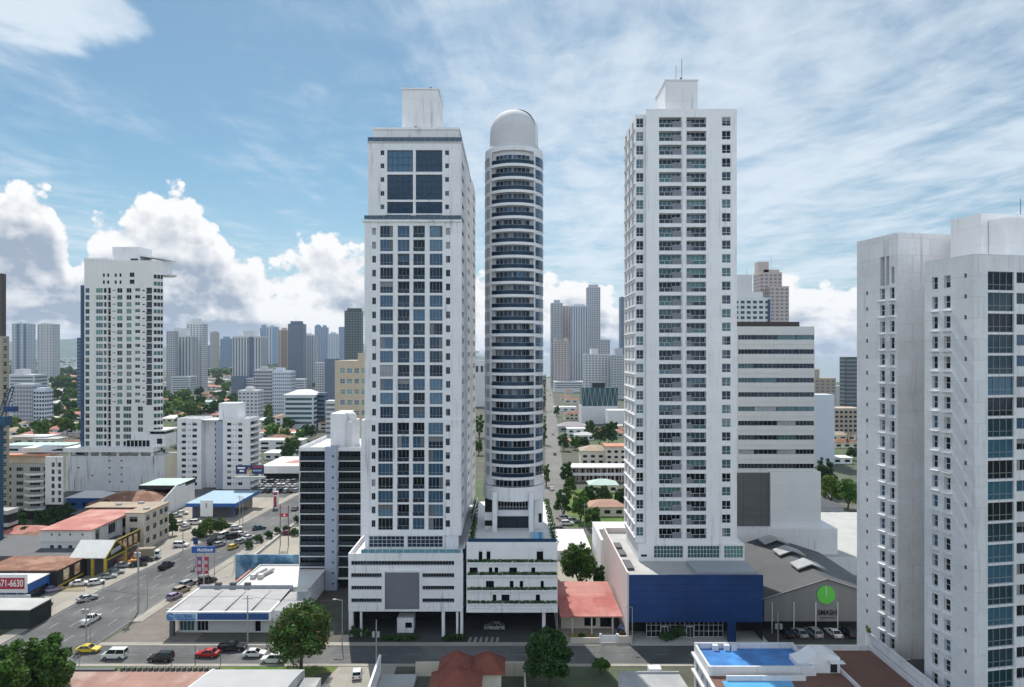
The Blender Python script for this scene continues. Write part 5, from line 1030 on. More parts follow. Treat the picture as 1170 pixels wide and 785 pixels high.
# ------------------------------------------------------------------ signs
def board_sign(name, label, x, y, z0, z1, w_, m, posts, lines=(), ang=0., tcol=SWHT, back=STEEL):
    t = T(name, label, 'sign', (x, y, 0)); s = MB(); s.rbox(x, y, ang, w_, .3, z0, z1); s.part('panel', m, t)
    for p in posts: s = MB(); s.tube((x+p*cos(ang), y+.25, 0), (x+p*cos(ang), y+.25, z1-.2), .16, 8); s.part('post', back, t)
    for tx, tz, sz, wd, cx_ in lines: text(tx, t, (x+cx_*cos(ang), y-.17, tz), sz, tcol, ang, width=wd)
    return t
p = GD(690); board_sign('advertising_board', 'white-framed red board with white phone number at left edge', X(8, 163), 163, 2.7, 7.1, 9.6, SWHT, (-3.5, -.5, 2.2, 4), ())
t = T('number_board', 'red panel with phone number 671-6630 on the white-framed board', 'sign', (X(8, 163), 162.7, 0)); bpy.data.objects.remove(t)
t = [o for o in COL.objects if o.name == 'advertising_board'][0]
s = MB(); s.box(X(-15, 163), 162.8, 3.6, X(28.6, 163), 162.845, 6.3); s.part('number_panel', SRED, t); text('671-6630', t, (X(12.6, 163), 162.77, 4.95), 2.3, SWHT, width=X(27.3, 163)-X(-1.6, 163), name='phone_number')
board_sign('bank_sign', 'tall blue roadside sign with white bank lettering above the parked cars', X(232.5, 172), 172, 9.6, 11.2, 5.7, SBLUE, (0,), (('Multibank', 10.35, 1.15, 3.9, .5),), .06)
s = MB(); t = [o for o in COL.objects if o.name == 'bank_sign'][0]; s.box(X(222, 172), 171.78, 10.0, X(224, 172), 171.83, 10.8); s.part('emblem', SRED, t)
bn = T('banner_stand', 'pair of upright red and blue banners below the bank sign', 'sign', (X(231, 174), 174, 0))
for a, b, m in ((225.2, 230.6, mat('banner_red_blue', (.34, .06, .12), .7, .3, .6, tint2=(.10, .10, .30))), (232.6, 237.6, SRED)):
    s = MB(); s.box(X(a, 174), 174, 3.6, X(b, 174), 174.15, 8.0); s.part('banner', m, bn)
for a in (225.6, 237.4): MB().tube((X(a, 174), 174.3, 0), (X(a, 174), 174.3, 8), .1, 6).part('post', DGREY, bn)
for i in range(4): s = MB(); s.box(X(226 if i < 2 else 233.2, 174), 173.96, 4.4+(i % 2)*1.7, X(229.6 if i < 2 else 237, 174), 173.99, 5.3+(i % 2)*1.7); s.part('print_block', mat('print_pale', (.5, .42, .45), .7, .3, .9) if i == 0 else MATS['print_pale'], bn)
bb2 = board_sign('billboard', 'wide dark blue billboard on single pole before the white apartment block', X(285.5, 270), 270, Z(541.5, 270), Z(531.5, 270), X(302, 270)-X(270, 270), mat('billboard_navy', (.012, .03, .10), .5, .2, .4), (0,), ())
s = MB(); c = (X(285, 270), Z(540, 270)); s.box(X(282.4, 270), 269.8, c[1]-.5, X(288, 270), 269.84, c[1]+1.3, 0); s.cyl(c[0], 269.8, .5, c[1]+1.0, c[1]+2.1, 10, 1); s.part('printed_figure', (ORP, SKIN), bb2)
text('Ferias', bb2, (X(275.5, 270), 269.8, Z(535, 270)), 1.3, SWHT, width=2.6, name='print_line') if False else None
for a, b, c_, m in ((271.5, 280, 534.6, SWHT), (289, 300, 533.6, SRED), (289, 299, 537.6, SKYRF), (274, 279, 538, SWHT)): s = MB(); s.box(X(a, 270), 269.8, Z(c_+.9, 270), X(b, 270), 269.84, Z(c_-.9, 270)); s.part('print_line', m, bb2)
s = MB(); s.box(X(268.5, 270), 269.2, Z(547, 270), X(303, 270), 271, Z(544.5, 270)); s.part('catwalk', SLAB, bb2)
ws = board_sign('sign_board', 'blank white roadside panel above the palm clump beside the avenue', X(236, 228), 228, Z(590, 228), Z(571.5, 228), X(243, 228)-X(229, 228), SWHT, (0,), ()); s = MB(); s.box(X(235, 228), 227.8, Z(580, 228), X(237, 228), 227.84, Z(575, 228)); s.part('printed_mark', GREY, ws)
board_sign('sign_board', 'small dark upright panel on post left of the blue bank sign', X(223.5, 192), 192, Z(622, 192), Z(614.5, 192), 1.2, NAVY, (0,), ())
rg = T('sign_gantry', 'red and white sign hung between two posts beside the hedge', 'sign', (X(325, 212), 212, 0))
for a in (320.2, 329.5): MB().tube((X(a, 212), 212, 0), (X(a, 212), 212, Z(577, 212)), .14, 6).part('post', DGREY, rg)
s = MB(); s.box(X(320.5, 212), 211.9, Z(590.5, 212), X(329, 212), 212.1, Z(586.5, 212)); s.part('red_panel', SRED, rg); s = MB(); s.box(X(324, 212), 211.86, Z(589.4, 212), X(326, 212), 211.895, Z(587.6, 212)); s.part('white_mark', SWHT, rg); s = MB(); s.box(X(321, 212), 211.95, Z(581.5, 212), X(328.5, 212), 212.05, Z(578.5, 212)); s.part('top_panel', mat('faded_sign', (.45, .33, .33), .7, .2), rg)
py = T('sign_pylon', 'red and white pylon sign at the end of the car lot', 'sign', (X(314.5, 262), 262, 0))
s = MB(); s.box(X(312, 262), 262, 0, X(317.5, 262), 263, Z(561.5, 262), 0); s.part('pylon', W2, py); s = MB(); s.box(X(313, 262), 261.94, .8, X(316, 262), 261.99, Z(567, 262)); s.box(X(312.4, 262), 261.94, Z(565.6, 262), X(317, 262), 261.99, Z(562.5, 262)); s.part('red_face', SRED, py)
dk = T('building', 'dark flat-roofed box building at the left edge above the foreground tree', 'building', (-112, 148, 0))
s = MB(); s.box(-130, 148, 0, -104.6, 155, 4.1); s.part('wall', mat('dark_green_wall', (.014, .022, .020), .8, .15), dk); s = MB(); s.box(-130.1, 147.9, 4.1, -104.5, 155.1, 4.3); s.part('roof', SLAB, dk)
wl = setp(MB().box(-130, 162.2, 0, -114.6, 162.5, 2.4).part('low_wall', W), 'white wall beneath the red phone number board', 'wall')

# ================================================================== foreground roofs
fr_r = T('building', 'red-brown roofed building with white end wall at the bottom left', 'building', (-55, 117, 0))
zf = 4.2; D = 118.; s = MB(); xa, xb = X(45, D), X(236, D)
s.add([(xa-3, 104, zf-.9), (xb-4, 104, zf-.9), (xb, 119.5, zf), (xa, 119.5, zf), (xa-3, 104, zf-1.1), (xb-4, 104, zf-1.1), (xb, 119.5, zf-.2), (xa, 119.5, zf-.2)], [(0, 1, 2, 3), (3, 2, 6, 7), (1, 5, 6, 2), (0, 3, 7, 4)]); s.part('roof', mat('faded_red_roof', (.34, .19, .15), .8, .2, .2, fine=.12, tint2=(.42, .30, .26), lines=((.18, .18, 1), .85)), fr_r)
s = MB(); s.box(xa+.2, 104.4, 0, xb-4.2, 119.3, zf-1.15); s.add([(xb-4.1, 104, 0), (xb+.25, 119.7, 0), (xb+.25, 119.7, zf+.4), (xb-3.9, 104, zf-.5), (xb-3.8, 104, 0), (xb+.6, 119.7, 0), (xb+.6, 119.7, zf+.4), (xb-3.6, 104, zf-.5)], [(0, 1, 2, 3), (4, 7, 6, 5), (3, 2, 6, 7), (1, 5, 6, 2)]); s.part('wall', W, fr_r)
s = MB()
for i in range(18): s.box(xa+13+i*.98, 119.7, zf-.2, xa+13.55+i*.98, 120.3, zf+.5)
s.box(xa, 119.6, zf-.25, xb, 120.4, zf-.2); s.part('roof_edge_blocks', DGREY, fr_r)
s = MB(); s.box(xa+1, 119.6, zf-.19, xa+12, 120.5, zf+.25)
hb_ = s.part('roof_gutter', DGREY, fr_r)
vt = T('warehouse', 'white barrel-vaulted ribbed roof shed beside the red-brown roof at the bottom', 'shed', (-42, 115, 0))
s = MB(); xa, xb = X(240, 118), X(345, 118); n = 14; v = []
for i in range(n+1):
    t_ = i/n; y = 119.6-16*t_; z = 3.7+2.2*sin(pi*(.12+.55*t_)); v += [(xa, y, z), (xb, y, z)]
s.add(v, [(2*i, 2*i+1, 2*i+3, 2*i+2) for i in range(n)]); s.part('roof', mat('white_ribbed_roof', (.60, .61, .62), .5, .1, .2, wave=('X', 4.5, .7)), vt, smooth=True)
s = MB(); s.add([(xb, 119.6, 0), (xb, 103.6, 0)]+[(xb, 119.6-16*i/n, 3.65+2.2*sin(pi*(.12+.55*i/n))) for i in range(n, -1, -1)], [tuple(range(n+3))]); s.box(xa, 119.5, 0, xb-.01, 119.59, 4.4); s.part('wall', LRF, vt)
s = MB(); s.box(xb+.3, 106, 0, X(366, 118), 118.5, 3.6, 0); s.part('side_shed', LRF, vt)
pv_ = T('pavilion', 'pavilion with dark red tiled pyramid roofs in the shade at the bottom centre', 'pavilion', (-6, 120, 0))
for i, (x, y, hw, z0, z1) in enumerate(((X(522, 121), 120.5, 3.2, 4.6, 7.4), (X(556, 121), 121, 3.3, 4.4, 7.0), (X(520, 112), 112.5, 4.4, 5.2, 8.2))):
    s = MB(); s.add([(x-hw, y-hw, z0), (x+hw, y-hw, z0), (x+hw, y+hw, z0), (x-hw, y+hw, z0), (x, y, z1)], [(0, 1, 4), (1, 2, 4), (2, 3, 4), (3, 0, 4), (3, 2, 1, 0)])
    for a, b in ((-1, -1), (1, -1), (1, 1), (-1, 1)): s.tube((x+a*hw, y+b*hw, z0), (x, y, z1+.05), .12, 5)
    s.part('tiled_roof', TILE, pv_); MB().box(x-hw+.7, y-hw+.7, 0, x+hw-.7, y+hw-.7, z0-.02).part('wall', CR, pv_)
bw = setp(MB().box(X(475, 127), 126.6, 0, X(600, 127), 126.9, 2.6).box(X(600, 127)-.3, 110, 0, X(600, 127), 126.59, 2.6).part('boundary_wall', BEI), 'beige boundary wall enclosing the red pavilion yard', 'wall')
sl_ = T('wall', 'slanting white wall with flat cap rising beside the pole at bottom centre', 'wall', (X(428, 118), 118, 0))
s = MB(); s.add([(X(415, 111), 108, 0), (X(433, 126), 126, 0), (X(433, 126), 126, 4.3), (X(415, 111), 108, 3.2), (X(415, 111)+.4, 108, 0), (X(433, 126)+.4, 126, 0), (X(433, 126)+.4, 126, 4.3), (X(415, 111)+.4, 108, 3.2)], [(0, 3, 2, 1), (4, 5, 6, 7), (3, 7, 6, 2), (0, 4, 7, 3), (1, 2, 6, 5)]); s.part('wall_face', W2, sl_)
s = MB(); s.box(X(434.5, 124), 118.5, 0, X(475, 124), 125.5, .9); setp(s.part('loading_dock', SLAB), 'grey concrete dock right of the slanting white wall', 'dock')
gf = T('building', 'pale grey flat-roofed building at bottom, between palm tree and blue roof', 'building', (20, 113, 0))
s = MB(); s.add([(X(707, 117), 117, 5.0), (X(776, 117), 117, 5.0), (X(800, 107), 106, 4.8), (X(704, 107), 106, 4.8)], [(3, 2, 1, 0)]); s.box(X(707, 117), 117, 4.6, X(776, 117), 117.3, 5.3); s.part('roof', LRF, gf); s = MB(); s.box(X(707, 117)+.3, 106, 0, X(776, 117)-.3, 116.9, 4.7); s.part('wall', W, gf); s = MB(); s.box(X(741, 118), 117.4, 0, X(755, 118), 119, 5.6); s.part('gate_post', W2, gf)
cg = T('shed', 'dark corrugated shed roof at bottom, left of the pale grey roof', 'shed', (10, 111, 0)); s = MB(); s.add([(X(652, 113), 113, 3.6), (X(695, 113), 113, 3.6), (X(700, 104), 104, 3.2), (X(650, 104), 104, 3.2)], [(3, 2, 1, 0)]); s.part('roof', mat('dark_corrugated', (.10, .11, .11), .6, .2, .2, wave=('X', 6, .8)), cg); MB().box(X(653, 113), 104.2, 0, X(694, 113), 112.7, 3.15).part('wall', SLAB, cg)
# blue-coated roof building
pb = T('building', 'white building with bright blue coated roof and pool, in front of the blue podium', 'building', (40, 115, 0))
D = 120.; x0, x1 = X(796, D), X(905, D); zr = 8.0; yn = 111.6
s = MB(); s.quad((x0, yn, zr), (x1, yn, zr), (x1, D, zr), (x0, D, zr)); s.part('blue_roof', POOL, pb)
s = MB(); t_ = .35; s.box(x0-t_, yn-t_, zr-1, x1+t_, yn, zr+.85); s.box(x0-t_, D, zr-1, x1+t_, D+t_, zr+.95); s.box(x0-t_, yn+.001, zr-1, x0, D, zr+.75); s.box(x1, yn+.001, zr-1, x1+t_, D, zr+.75); s.part('parapet', WT, pb)
for x_ in (813, 826, 834): MB().box(X(x_, D), D-.95, zr, X(x_+6, D), D-.15, zr+.9).part('air_conditioner', WT, pb)
B = MB(); f = Fac(pb, x0-t_, D+t_, -pi/2)
for u in (1.2, 4.4, 7.2):
    for z in (4.6, 1.4): f.win(u, u+1.5, z, z+1.8, G_D, FRW, 2, 1, name='window')
f.wall(B, 0, D+t_-100, 0, zr-1); boxbody(B, x0-t_, 100, x1+t_, D+t_, 0, zr-1.01, left=False)
for z in (4.0, 6.9): B.box(x0-t_-.5, 103, z, x0-t_-.001, D+t_+.2, z+.35)
B.part('wall', WT, pb); finish(pb)
s = MB(); s.box(x0-t_+.01, 100, zr-1, x1+6, yn-t_-.01, zr-.7, 1); s.quad((X(826, 108), 101, zr-.68), (X(900, 108), 101, zr-.68), (X(906, 109), 109.6, zr-.68), (X(826, 109), 109.6, zr-.68), 0); s.part('pool_terrace', (POOLL, BROWN), pb)
s = MB(); s.box(x0+2, yn-2.0, zr-.7, x1-2, yn-1.7, zr+.1)
s.part('terrace_railing', WT, pb)
for i in range(6): s = MB(); s.box(x0+3+i*1.7, yn-1.4, zr-.7, x0+3.9+i*1.7, yn-.7, zr-.3); s.part('planter', TAN, pb)
bt = T('building', 'low white building with brown roof terrace and white stair hatch at the bottom right', 'building', (56, 110, 0))
x2, x3, yb2 = x1+t_+.05, X(989, 124)-.35, 121.; zb2 = 7.2
s = MB(); s.box(x2, 100, zb2-.4, x3, yb2, zb2); s.part('roof_terrace', BROWN, bt)
s = MB(); s.box(x2, yb2, zb2-.4, x3, yb2+.35, zb2+.9); s.box(x3-.35, 100, zb2, x3, yb2-.01, zb2+.8); s.box(x2+4.5, 100, zb2, x2+4.8, 113, zb2+.7); s.part('parapet', WT, bt)
s = MB(); s.box(x2, 100.2, 0, x3, yb2+.3, zb2-.41); s.part('wall', WT, bt)
s = MB(); hx0, hx1, hy0, hy1 = X(907, 114), X(955, 114), 112.5, 116.0; prof = [(hx0, zb2), (hx1, zb2), (hx1, zb2+2.5), (hx1-1.6, zb2+3.2), (hx1-3.8, zb2+3.2), (hx1-5.6, zb2+2.0), (hx0, zb2+1.6)]
s.add([(a, hy0, z) for a, z in prof]+[(a, hy1, z) for a, z in prof], [tuple(range(7))]+[(i, (i+1) % 7, 7+(i+1) % 7, 7+i) for i in range(7)]+[tuple(range(13, 6, -1))]); s.box(hx1-1.6, hy0-.04, zb2+.1, hx1-.5, hy0-.001, zb2+1.9, 1); s.box(hx1-2, hy0-1.2, zb2+2.0, hx1+.3, hy0-.04, zb2+2.15, 0); s.part('stair_hatch', (W2, VOID), bt)

# ================================================================== red-roofed carport house between the towers
rc = T('house', 'beige house under broad flat red metal roof between round tower and blue podium', 'house', (15, 150, 0))
s = MB(); xa, xb = 10.2, X(709, 148); s.add([(xa, 145, 4.0), (xb, 145, 4.0), (X(694, 163), 163, 5.4), (xa, 163, 5.4), (xa, 145, 3.75), (xb, 145, 3.75), (X(694, 163), 163, 5.1), (xa, 163, 5.1)], [(0, 1, 2, 3), (7, 6, 5, 4), (0, 4, 5, 1), (1, 5, 6, 2)]); s.part('roof', REDM, rc)
s = MB(); s.box(xa+.5, 148.5, 0, xb-1.5, 161, 3.7, 0); s.box(X(668, 148), 148.45, .6, X(681, 148), 148.49, 2.6, 1); s.box(X(686, 148), 148.45, .4, X(699, 148), 148.49, 2.8, 1); s.part('wall', (BEI, G_D), rc)
for x_ in (654, 676, 700): MB().box(X(x_, 145.5)-.15, 145.3, 0, X(x_, 145.5)+.15, 145.6, 3.85).part('column', SLAB, rc)
gt = T('gate', 'white metal gate across the driveway of the red-roofed house', 'gate', (X(697, 140.5), 140.9, 0)); s = MB(); s.box(X(687, 140.5), 140.85, .25, X(705, 140.5), 140.95, 1.7); s.part('gate_leaf', W2, gt)
for x_ in (686.4, 705.4): MB().box(X(x_, 140.5)-.2, 140.7, 0, X(x_, 140.5)+.2, 141.1, 2).part('gate_post', W, gt)
setp(MB().box(X(652, 140.6), 140.7, 0, X(685, 140.6), 141, 1.2).part('garden_wall', BEI), 'low beige garden wall in front of the red-roofed house', 'wall')
setp(MB().box(X(706.5, 140.6), 140.7, 0, X(722, 140.6), 141, 1.6).part('garden_wall', BEI), 'short beige garden wall right of the white gate', 'wall')
sheet('garden_lawn', [(X(650, 146), 141.6), (X(684, 146), 141.6), (X(678, 146), 146), (X(648, 146), 146)], .05, mat('dry_grass', (.24, .20, .08), .95, .25, .3, fine=.2))
sheet('driveway', [(X(686, 141), 141.2), (X(704, 141), 141.2), (X(700, 148), 148.4), (X(680, 148), 148.4)], .05, CONC)
# ================================================================== far buildings
import numpy as np
rng = np.random.default_rng(5)
FARM = {}
def fm_(n, c): 
    if n not in FARM: FARM[n] = mat('far_'+n, c, .8, .07, .05)
    return FARM[n]
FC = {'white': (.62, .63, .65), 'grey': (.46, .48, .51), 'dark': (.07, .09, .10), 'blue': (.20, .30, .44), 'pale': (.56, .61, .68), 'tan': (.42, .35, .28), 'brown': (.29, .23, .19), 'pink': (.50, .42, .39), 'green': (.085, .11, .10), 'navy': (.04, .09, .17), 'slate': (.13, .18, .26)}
def far_tower(label, x0, x1, yt, D, col, cols=6, fl=3.2, dep=None, cap=None, g=None, style='grid', y_to=None, name='high_rise', cat='high-rise', group=None, strips=(), zbot=0):
    a, b, z = X(x0, D), X(x1, D), Z(yt, D); dep = dep or min(max(10, (b-a)*.8), 26)
    t = T(name, label, cat, ((a+b)/2, D, 0), group); m = fm_(col, FC[col]); s = MB(); s.box(a, D, zbot, b, D+dep, z)
    s.part('tower_body' if z > 25 else 'body', m, t)
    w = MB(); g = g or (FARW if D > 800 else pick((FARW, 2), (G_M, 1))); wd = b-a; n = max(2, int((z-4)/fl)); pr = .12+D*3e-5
    zlow = Z(y_to, D) if y_to else 2
    for side in (0, 1):
        L = wd if side == 0 else dep; k = max(2, round(cols*L/wd)); st = L/k
        for j in range(n):
            zz = z-1.3-fl*(j+1)+.9
            if zz < zlow: break
            if style == 'band': segs = [(L*.05, L*.95)]
            elif style == 'stripe': segs = []
            else: segs = [(i*st+st*.2, i*st+st*.8) for i in range(k)]
            for p, q in segs:
                if side == 0: w.box(a+p, D-pr, zz, a+q, D-.01, zz+fl*.52)
                elif a > 0: w.box(a-pr, D+p, zz, a-.01, D+q, zz+fl*.52)
                else: w.box(b+.01, D+p, zz, b+pr, D+q, zz+fl*.52)
        if style == 'stripe':
            for i in range(k):
                p, q = i*st+st*.22, i*st+st*.72
                if side == 0: w.box(a+p, D-pr, max(zlow, 2), a+q, D-.01, z-2)
                elif a > 0: w.box(a-pr, D+p, max(zlow, 2), a-.01, D+q, z-2)
                else: w.box(b+.01, D+p, max(zlow, 2), b+pr, D+q, z-2)
    if w.v: w.part('window_grid', g, t, kind='stuff')
    for (c0, c1, cy_) in (cap or ()):
        s = MB(); s.box(X(c0, D), D+dep*.2, z, X(c1, D), D+dep*.8, Z(cy_, D)); s.part('roof_block', m, t)
    if z > 60 and random.random() < .5: s = MB(); c_ = random.uniform(a+.25*wd, a+.75*wd); zt_ = max([Z(q[2], D) for q in cap] or [z]); s.tube((c_, D+dep*.5, z), (c_, D+dep*.5, zt_+random.uniform(4, 10)), .12+D*1e-4, 4); s.part('antenna', STEEL, t)
    for (c0, c1, cc) in strips:
        s = MB(); s.box(X(c0, D), D-.3-D*4e-5, 0, X(c1, D), D-.14-D*3.2e-5, z-1); s.part('facade_strip', fm_(cc, FC[cc]), t)
    return t
GRP = 'distant high-rises on the skyline'
FT = [
 ('grey-green stepped high-rise next to the right of the disc-decked tower', 190, 200, 378, 980, 'grey', 4, 'grid', ()),
 ('white striped high-rise with round dark cap, second right of the disc-decked tower', 197, 218.5, 383.5, 1000, 'white', 6, 'stripe', ((197, 211, 375),)),
 ('tall white high-rise with stepped crown, third right of the disc-decked tower', 213, 231, 369.5, 1040, 'white', 5, 'grid', ((217.5, 225.5, 364),)),
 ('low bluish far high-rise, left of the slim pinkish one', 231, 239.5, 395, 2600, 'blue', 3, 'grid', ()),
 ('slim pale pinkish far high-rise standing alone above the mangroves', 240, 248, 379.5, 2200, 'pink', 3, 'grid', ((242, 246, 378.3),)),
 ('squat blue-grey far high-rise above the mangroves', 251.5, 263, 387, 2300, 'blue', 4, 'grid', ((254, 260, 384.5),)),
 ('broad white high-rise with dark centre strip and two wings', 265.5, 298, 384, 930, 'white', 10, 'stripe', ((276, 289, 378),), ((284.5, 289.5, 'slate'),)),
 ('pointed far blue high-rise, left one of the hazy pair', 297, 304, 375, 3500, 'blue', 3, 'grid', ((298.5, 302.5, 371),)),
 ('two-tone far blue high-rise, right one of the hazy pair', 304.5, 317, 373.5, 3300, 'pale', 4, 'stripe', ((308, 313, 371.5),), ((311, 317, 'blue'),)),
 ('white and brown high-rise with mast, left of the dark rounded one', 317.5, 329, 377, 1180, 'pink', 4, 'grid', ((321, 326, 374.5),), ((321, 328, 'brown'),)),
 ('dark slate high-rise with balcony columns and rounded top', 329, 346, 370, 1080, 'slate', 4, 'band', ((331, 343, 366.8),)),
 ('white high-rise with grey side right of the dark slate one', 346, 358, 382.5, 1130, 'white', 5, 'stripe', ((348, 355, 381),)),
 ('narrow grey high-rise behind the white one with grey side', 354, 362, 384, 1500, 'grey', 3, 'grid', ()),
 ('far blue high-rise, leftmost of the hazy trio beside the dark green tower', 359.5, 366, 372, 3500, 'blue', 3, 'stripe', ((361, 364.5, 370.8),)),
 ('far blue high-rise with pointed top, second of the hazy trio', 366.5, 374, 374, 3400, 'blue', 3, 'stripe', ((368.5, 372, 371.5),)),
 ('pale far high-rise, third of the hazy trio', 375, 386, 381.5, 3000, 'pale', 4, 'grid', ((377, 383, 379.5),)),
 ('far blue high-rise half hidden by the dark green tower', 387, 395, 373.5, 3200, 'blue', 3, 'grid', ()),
 ('dark green-grey high-rise just left of the broad white tower', 393.5, 412, 355, 860, 'green', 6, 'grid', ((396, 411, 352),)),
 ('grey slab high-rise with dark strip, left of the two at far left', 13.5, 31, 369.5, 1450, 'pale', 6, 'grid', ((17, 24, 368),), ((19, 22.5, 'slate'), (27, 30, 'slate'))),
 ('white slab high-rise with dark strip, right of the two at far left', 42.5, 59.5, 370, 1400, 'white', 5, 'grid', ((45, 53, 368.5),), ((49.5, 52, 'grey'),)),
 ('dark navy tower peeping out left of the disc-decked tower', 88, 97.5, 386, 640, 'navy', 4, 'band', ()),
 ('grey high-rise with stepped top, leftmost of the central seaside group', 629.5, 643, 346, 1150, 'grey', 4, 'grid', ((633, 640, 342.5),)),
 ('grey high-rise next to the leftmost of the central seaside group', 643, 653, 349.5, 1160, 'pink', 3, 'grid', ()),
 ('blue glassy high-rise in the middle of the central seaside group', 652, 671.5, 349, 1120, 'pale', 7, 'stripe', ((656, 668, 347),)),
 ('tallest grey high-rise with rounded top in the central seaside group', 671, 686, 328, 1180, 'grey', 6, 'grid', ((673, 684, 325),)),
 ('pinkish lower high-rise in front of the central seaside group', 633.5, 651, 389, 1060, 'pink', 5, 'grid', ((634, 637, 386.5), (645, 649, 386))),
 ('white gridded high-rise right in front of the tallest seaside one', 668.5, 698, 404.5, 900, 'white', 8, 'grid', ((676, 684, 398),)),
 ('grey gridded high-rise against the slab tower edge', 698, 717, 405.5, 880, 'grey', 6, 'grid', ((703, 712, 398),)),
 ('small grey high-rise behind the white gridded one', 686, 697, 388, 1250, 'grey', 4, 'grid', ()),
 ('thin dark high-rise peeping out at the slab tower edge', 709.5, 730, 339, 1300, 'slate', 6, 'grid', ()),
 ('white and blue striped block above the ribbon-windowed office', 838, 880, 340, 420, 'white', 6, 'grid', ((843, 862, 313), (862, 874, 333)), ((877, 880, 'navy'),)),
 ('pinkish high-rise with stepped top above the ribbon-windowed office', 868, 893.5, 311, 600, 'pink', 5, 'grid', ((868, 880, 298.5), (874, 892, 307.5))),
 ('pinkish lower shoulder block beside the pinkish stepped high-rise', 880, 901.5, 327, 590, 'pink', 4, 'grid', ()),
 ('tan block with dark windows right of the ribbon-windowed office', 931, 955, 432, 640, 'tan', 4, 'grid', ((932, 938, 422),)),
 ('plain grey windowless block right of the ribbon-windowed office', 926, 953.5, 451, 360, 'pale', 1, 'none', ()),
 ('plain pale block between tan block and dark banded tower', 953, 968, 441, 680, 'grey', 1, 'none', ()),
 ('dark banded tower left of the weathered white building', 966, 983, 408, 560, 'dark', 3, 'band', ()),
 ('tan low block below the dark banded tower', 953.5, 985, 466.5, 480, 'tan', 6, 'grid', ()),
]
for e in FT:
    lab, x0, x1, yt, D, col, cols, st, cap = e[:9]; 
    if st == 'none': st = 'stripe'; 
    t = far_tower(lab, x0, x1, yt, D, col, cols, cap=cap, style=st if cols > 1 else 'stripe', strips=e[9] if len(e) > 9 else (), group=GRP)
    if cols == 1:
        for o in [c for c in COL.objects if c.parent == t and c.name.startswith('window_grid')]: bpy.data.objects.remove(o)
def low_block(label, x0, x1, yt, D, col, cols, **k): return far_tower(label, x0, x1, yt, D, col, cols, name='building', cat='building', **k)
low_block('grey gridded slab block, left half of the pair below the white winged high-rise', 290, 311, 422, 640, 'grey', 9, group=None, cap=((296, 302, 419),))
low_block('grey gridded slab block, right half of the pair below the white winged high-rise', 311.5, 332.5, 424, 620, 'pale', 9, cap=((314, 322, 420.5),))
low_block('white low block with strip windows near the slate high-rise', 334, 348, 433, 900, 'white', 5, style='band')
low_block('white office block left of the beige mid-rise', 360, 373, 414, 880, 'white', 5)
low_block('dark-topped grey block beside the beige mid-rise', 371, 385, 410, 860, 'slate', 5)
low_block('dark box podium below the white winged high-rise', 264, 279, 430, 900, 'slate', 3, style='band')
low_block('white blank podium right of the dark box podium', 279, 291, 432, 905, 'white', 2, style='band')
low_block('white podium under the striped high-rise with round cap', 196, 217, 430, 960, 'white', 5, style='band')
gb = low_block('low glass-banded office with pale hipped roof', 324.5, 358, 451.5, 520, 'pale', 6, style='band', g=G_T, fl=3.6)
s = MB(); s.frustum(X(323, 520), 519, X(360, 520), 541, Z(451.4, 520), X(336, 520), 526, X(350, 520), 534, Z(446, 520)); s.part('roof', WRF, gb)
low_block('dark glass block right of the low glass-banded office', 359, 371, 449, 530, 'slate', 3, style='band')
low_block('small white block with striped floors left of the beige mid-rise', 372, 385, 458, 470, 'white', 2, style='band')
low_block('white three-storey house above the white apartment block', 272, 294.5, 446, 590, 'white', 5, cap=((279, 286, 442.5),))
low_block('white four-storey block with strip windows at left, behind grey block', 10.5, 39, 428, 640, 'white', 5, style='band', cap=((14, 23, 422),))
low_block('grey block with small windows at left, beside the crane', 15, 36.5, 439, 540, 'grey', 6)
low_block('pale grey block with white roof right of grey block at left', 38, 51, 445, 535, 'pale', 4, cap=((40, 51, 443),))
low_block('white building with dark logo between the two central towers', 537, 553.5, 416, 760, 'white', 3, style='stripe', y_to=425, cap=((541, 553, 412),))
tg = low_block('white windowless block topped by dark teal glass box', 664.5, 706, 464, 575, 'white', 1, style='grid')
for o in [c for c in COL.objects if c.parent == tg and c.name.startswith('window_grid')]: bpy.data.objects.remove(o)
D = 575.; s = MB(); z0, z1 = Z(464, D), Z(443, D); xa, xb = X(665, D), X(706, D); s.box(xa, D+.5, z0, xb, D+20, z1, 0)
s.part('glass_box', glass('teal_dark_glass', (.03, .085, .10), .1, 1.6), tg); s = MB(); k8 = 7
for i in range(k8):
    for q, r in (((i, z0), (i+.5, z1)), ((i+.5, z1), (i+1, z0))): s.tube((xa+(xb-xa)*q[0]/k8, D+.4, q[1]), (xa+(xb-xa)*r[0]/k8, D+.4, r[1]), .18, 4)
s.part('lattice_frame', STEEL, tg); s = MB(); s.box(X(678, D), D+4, z1, X(692, D), D+14, Z(437.5, D)); s.part('roof_block', BLK, tg)
low_block('plain white box building right of the teal glass box', 694.5, 722, 469, 545, 'white', 2, style='band', y_to=474)
low_block('white podium with arcade below the central seaside group', 633, 667, 436, 1030, 'white', 8, style='band')
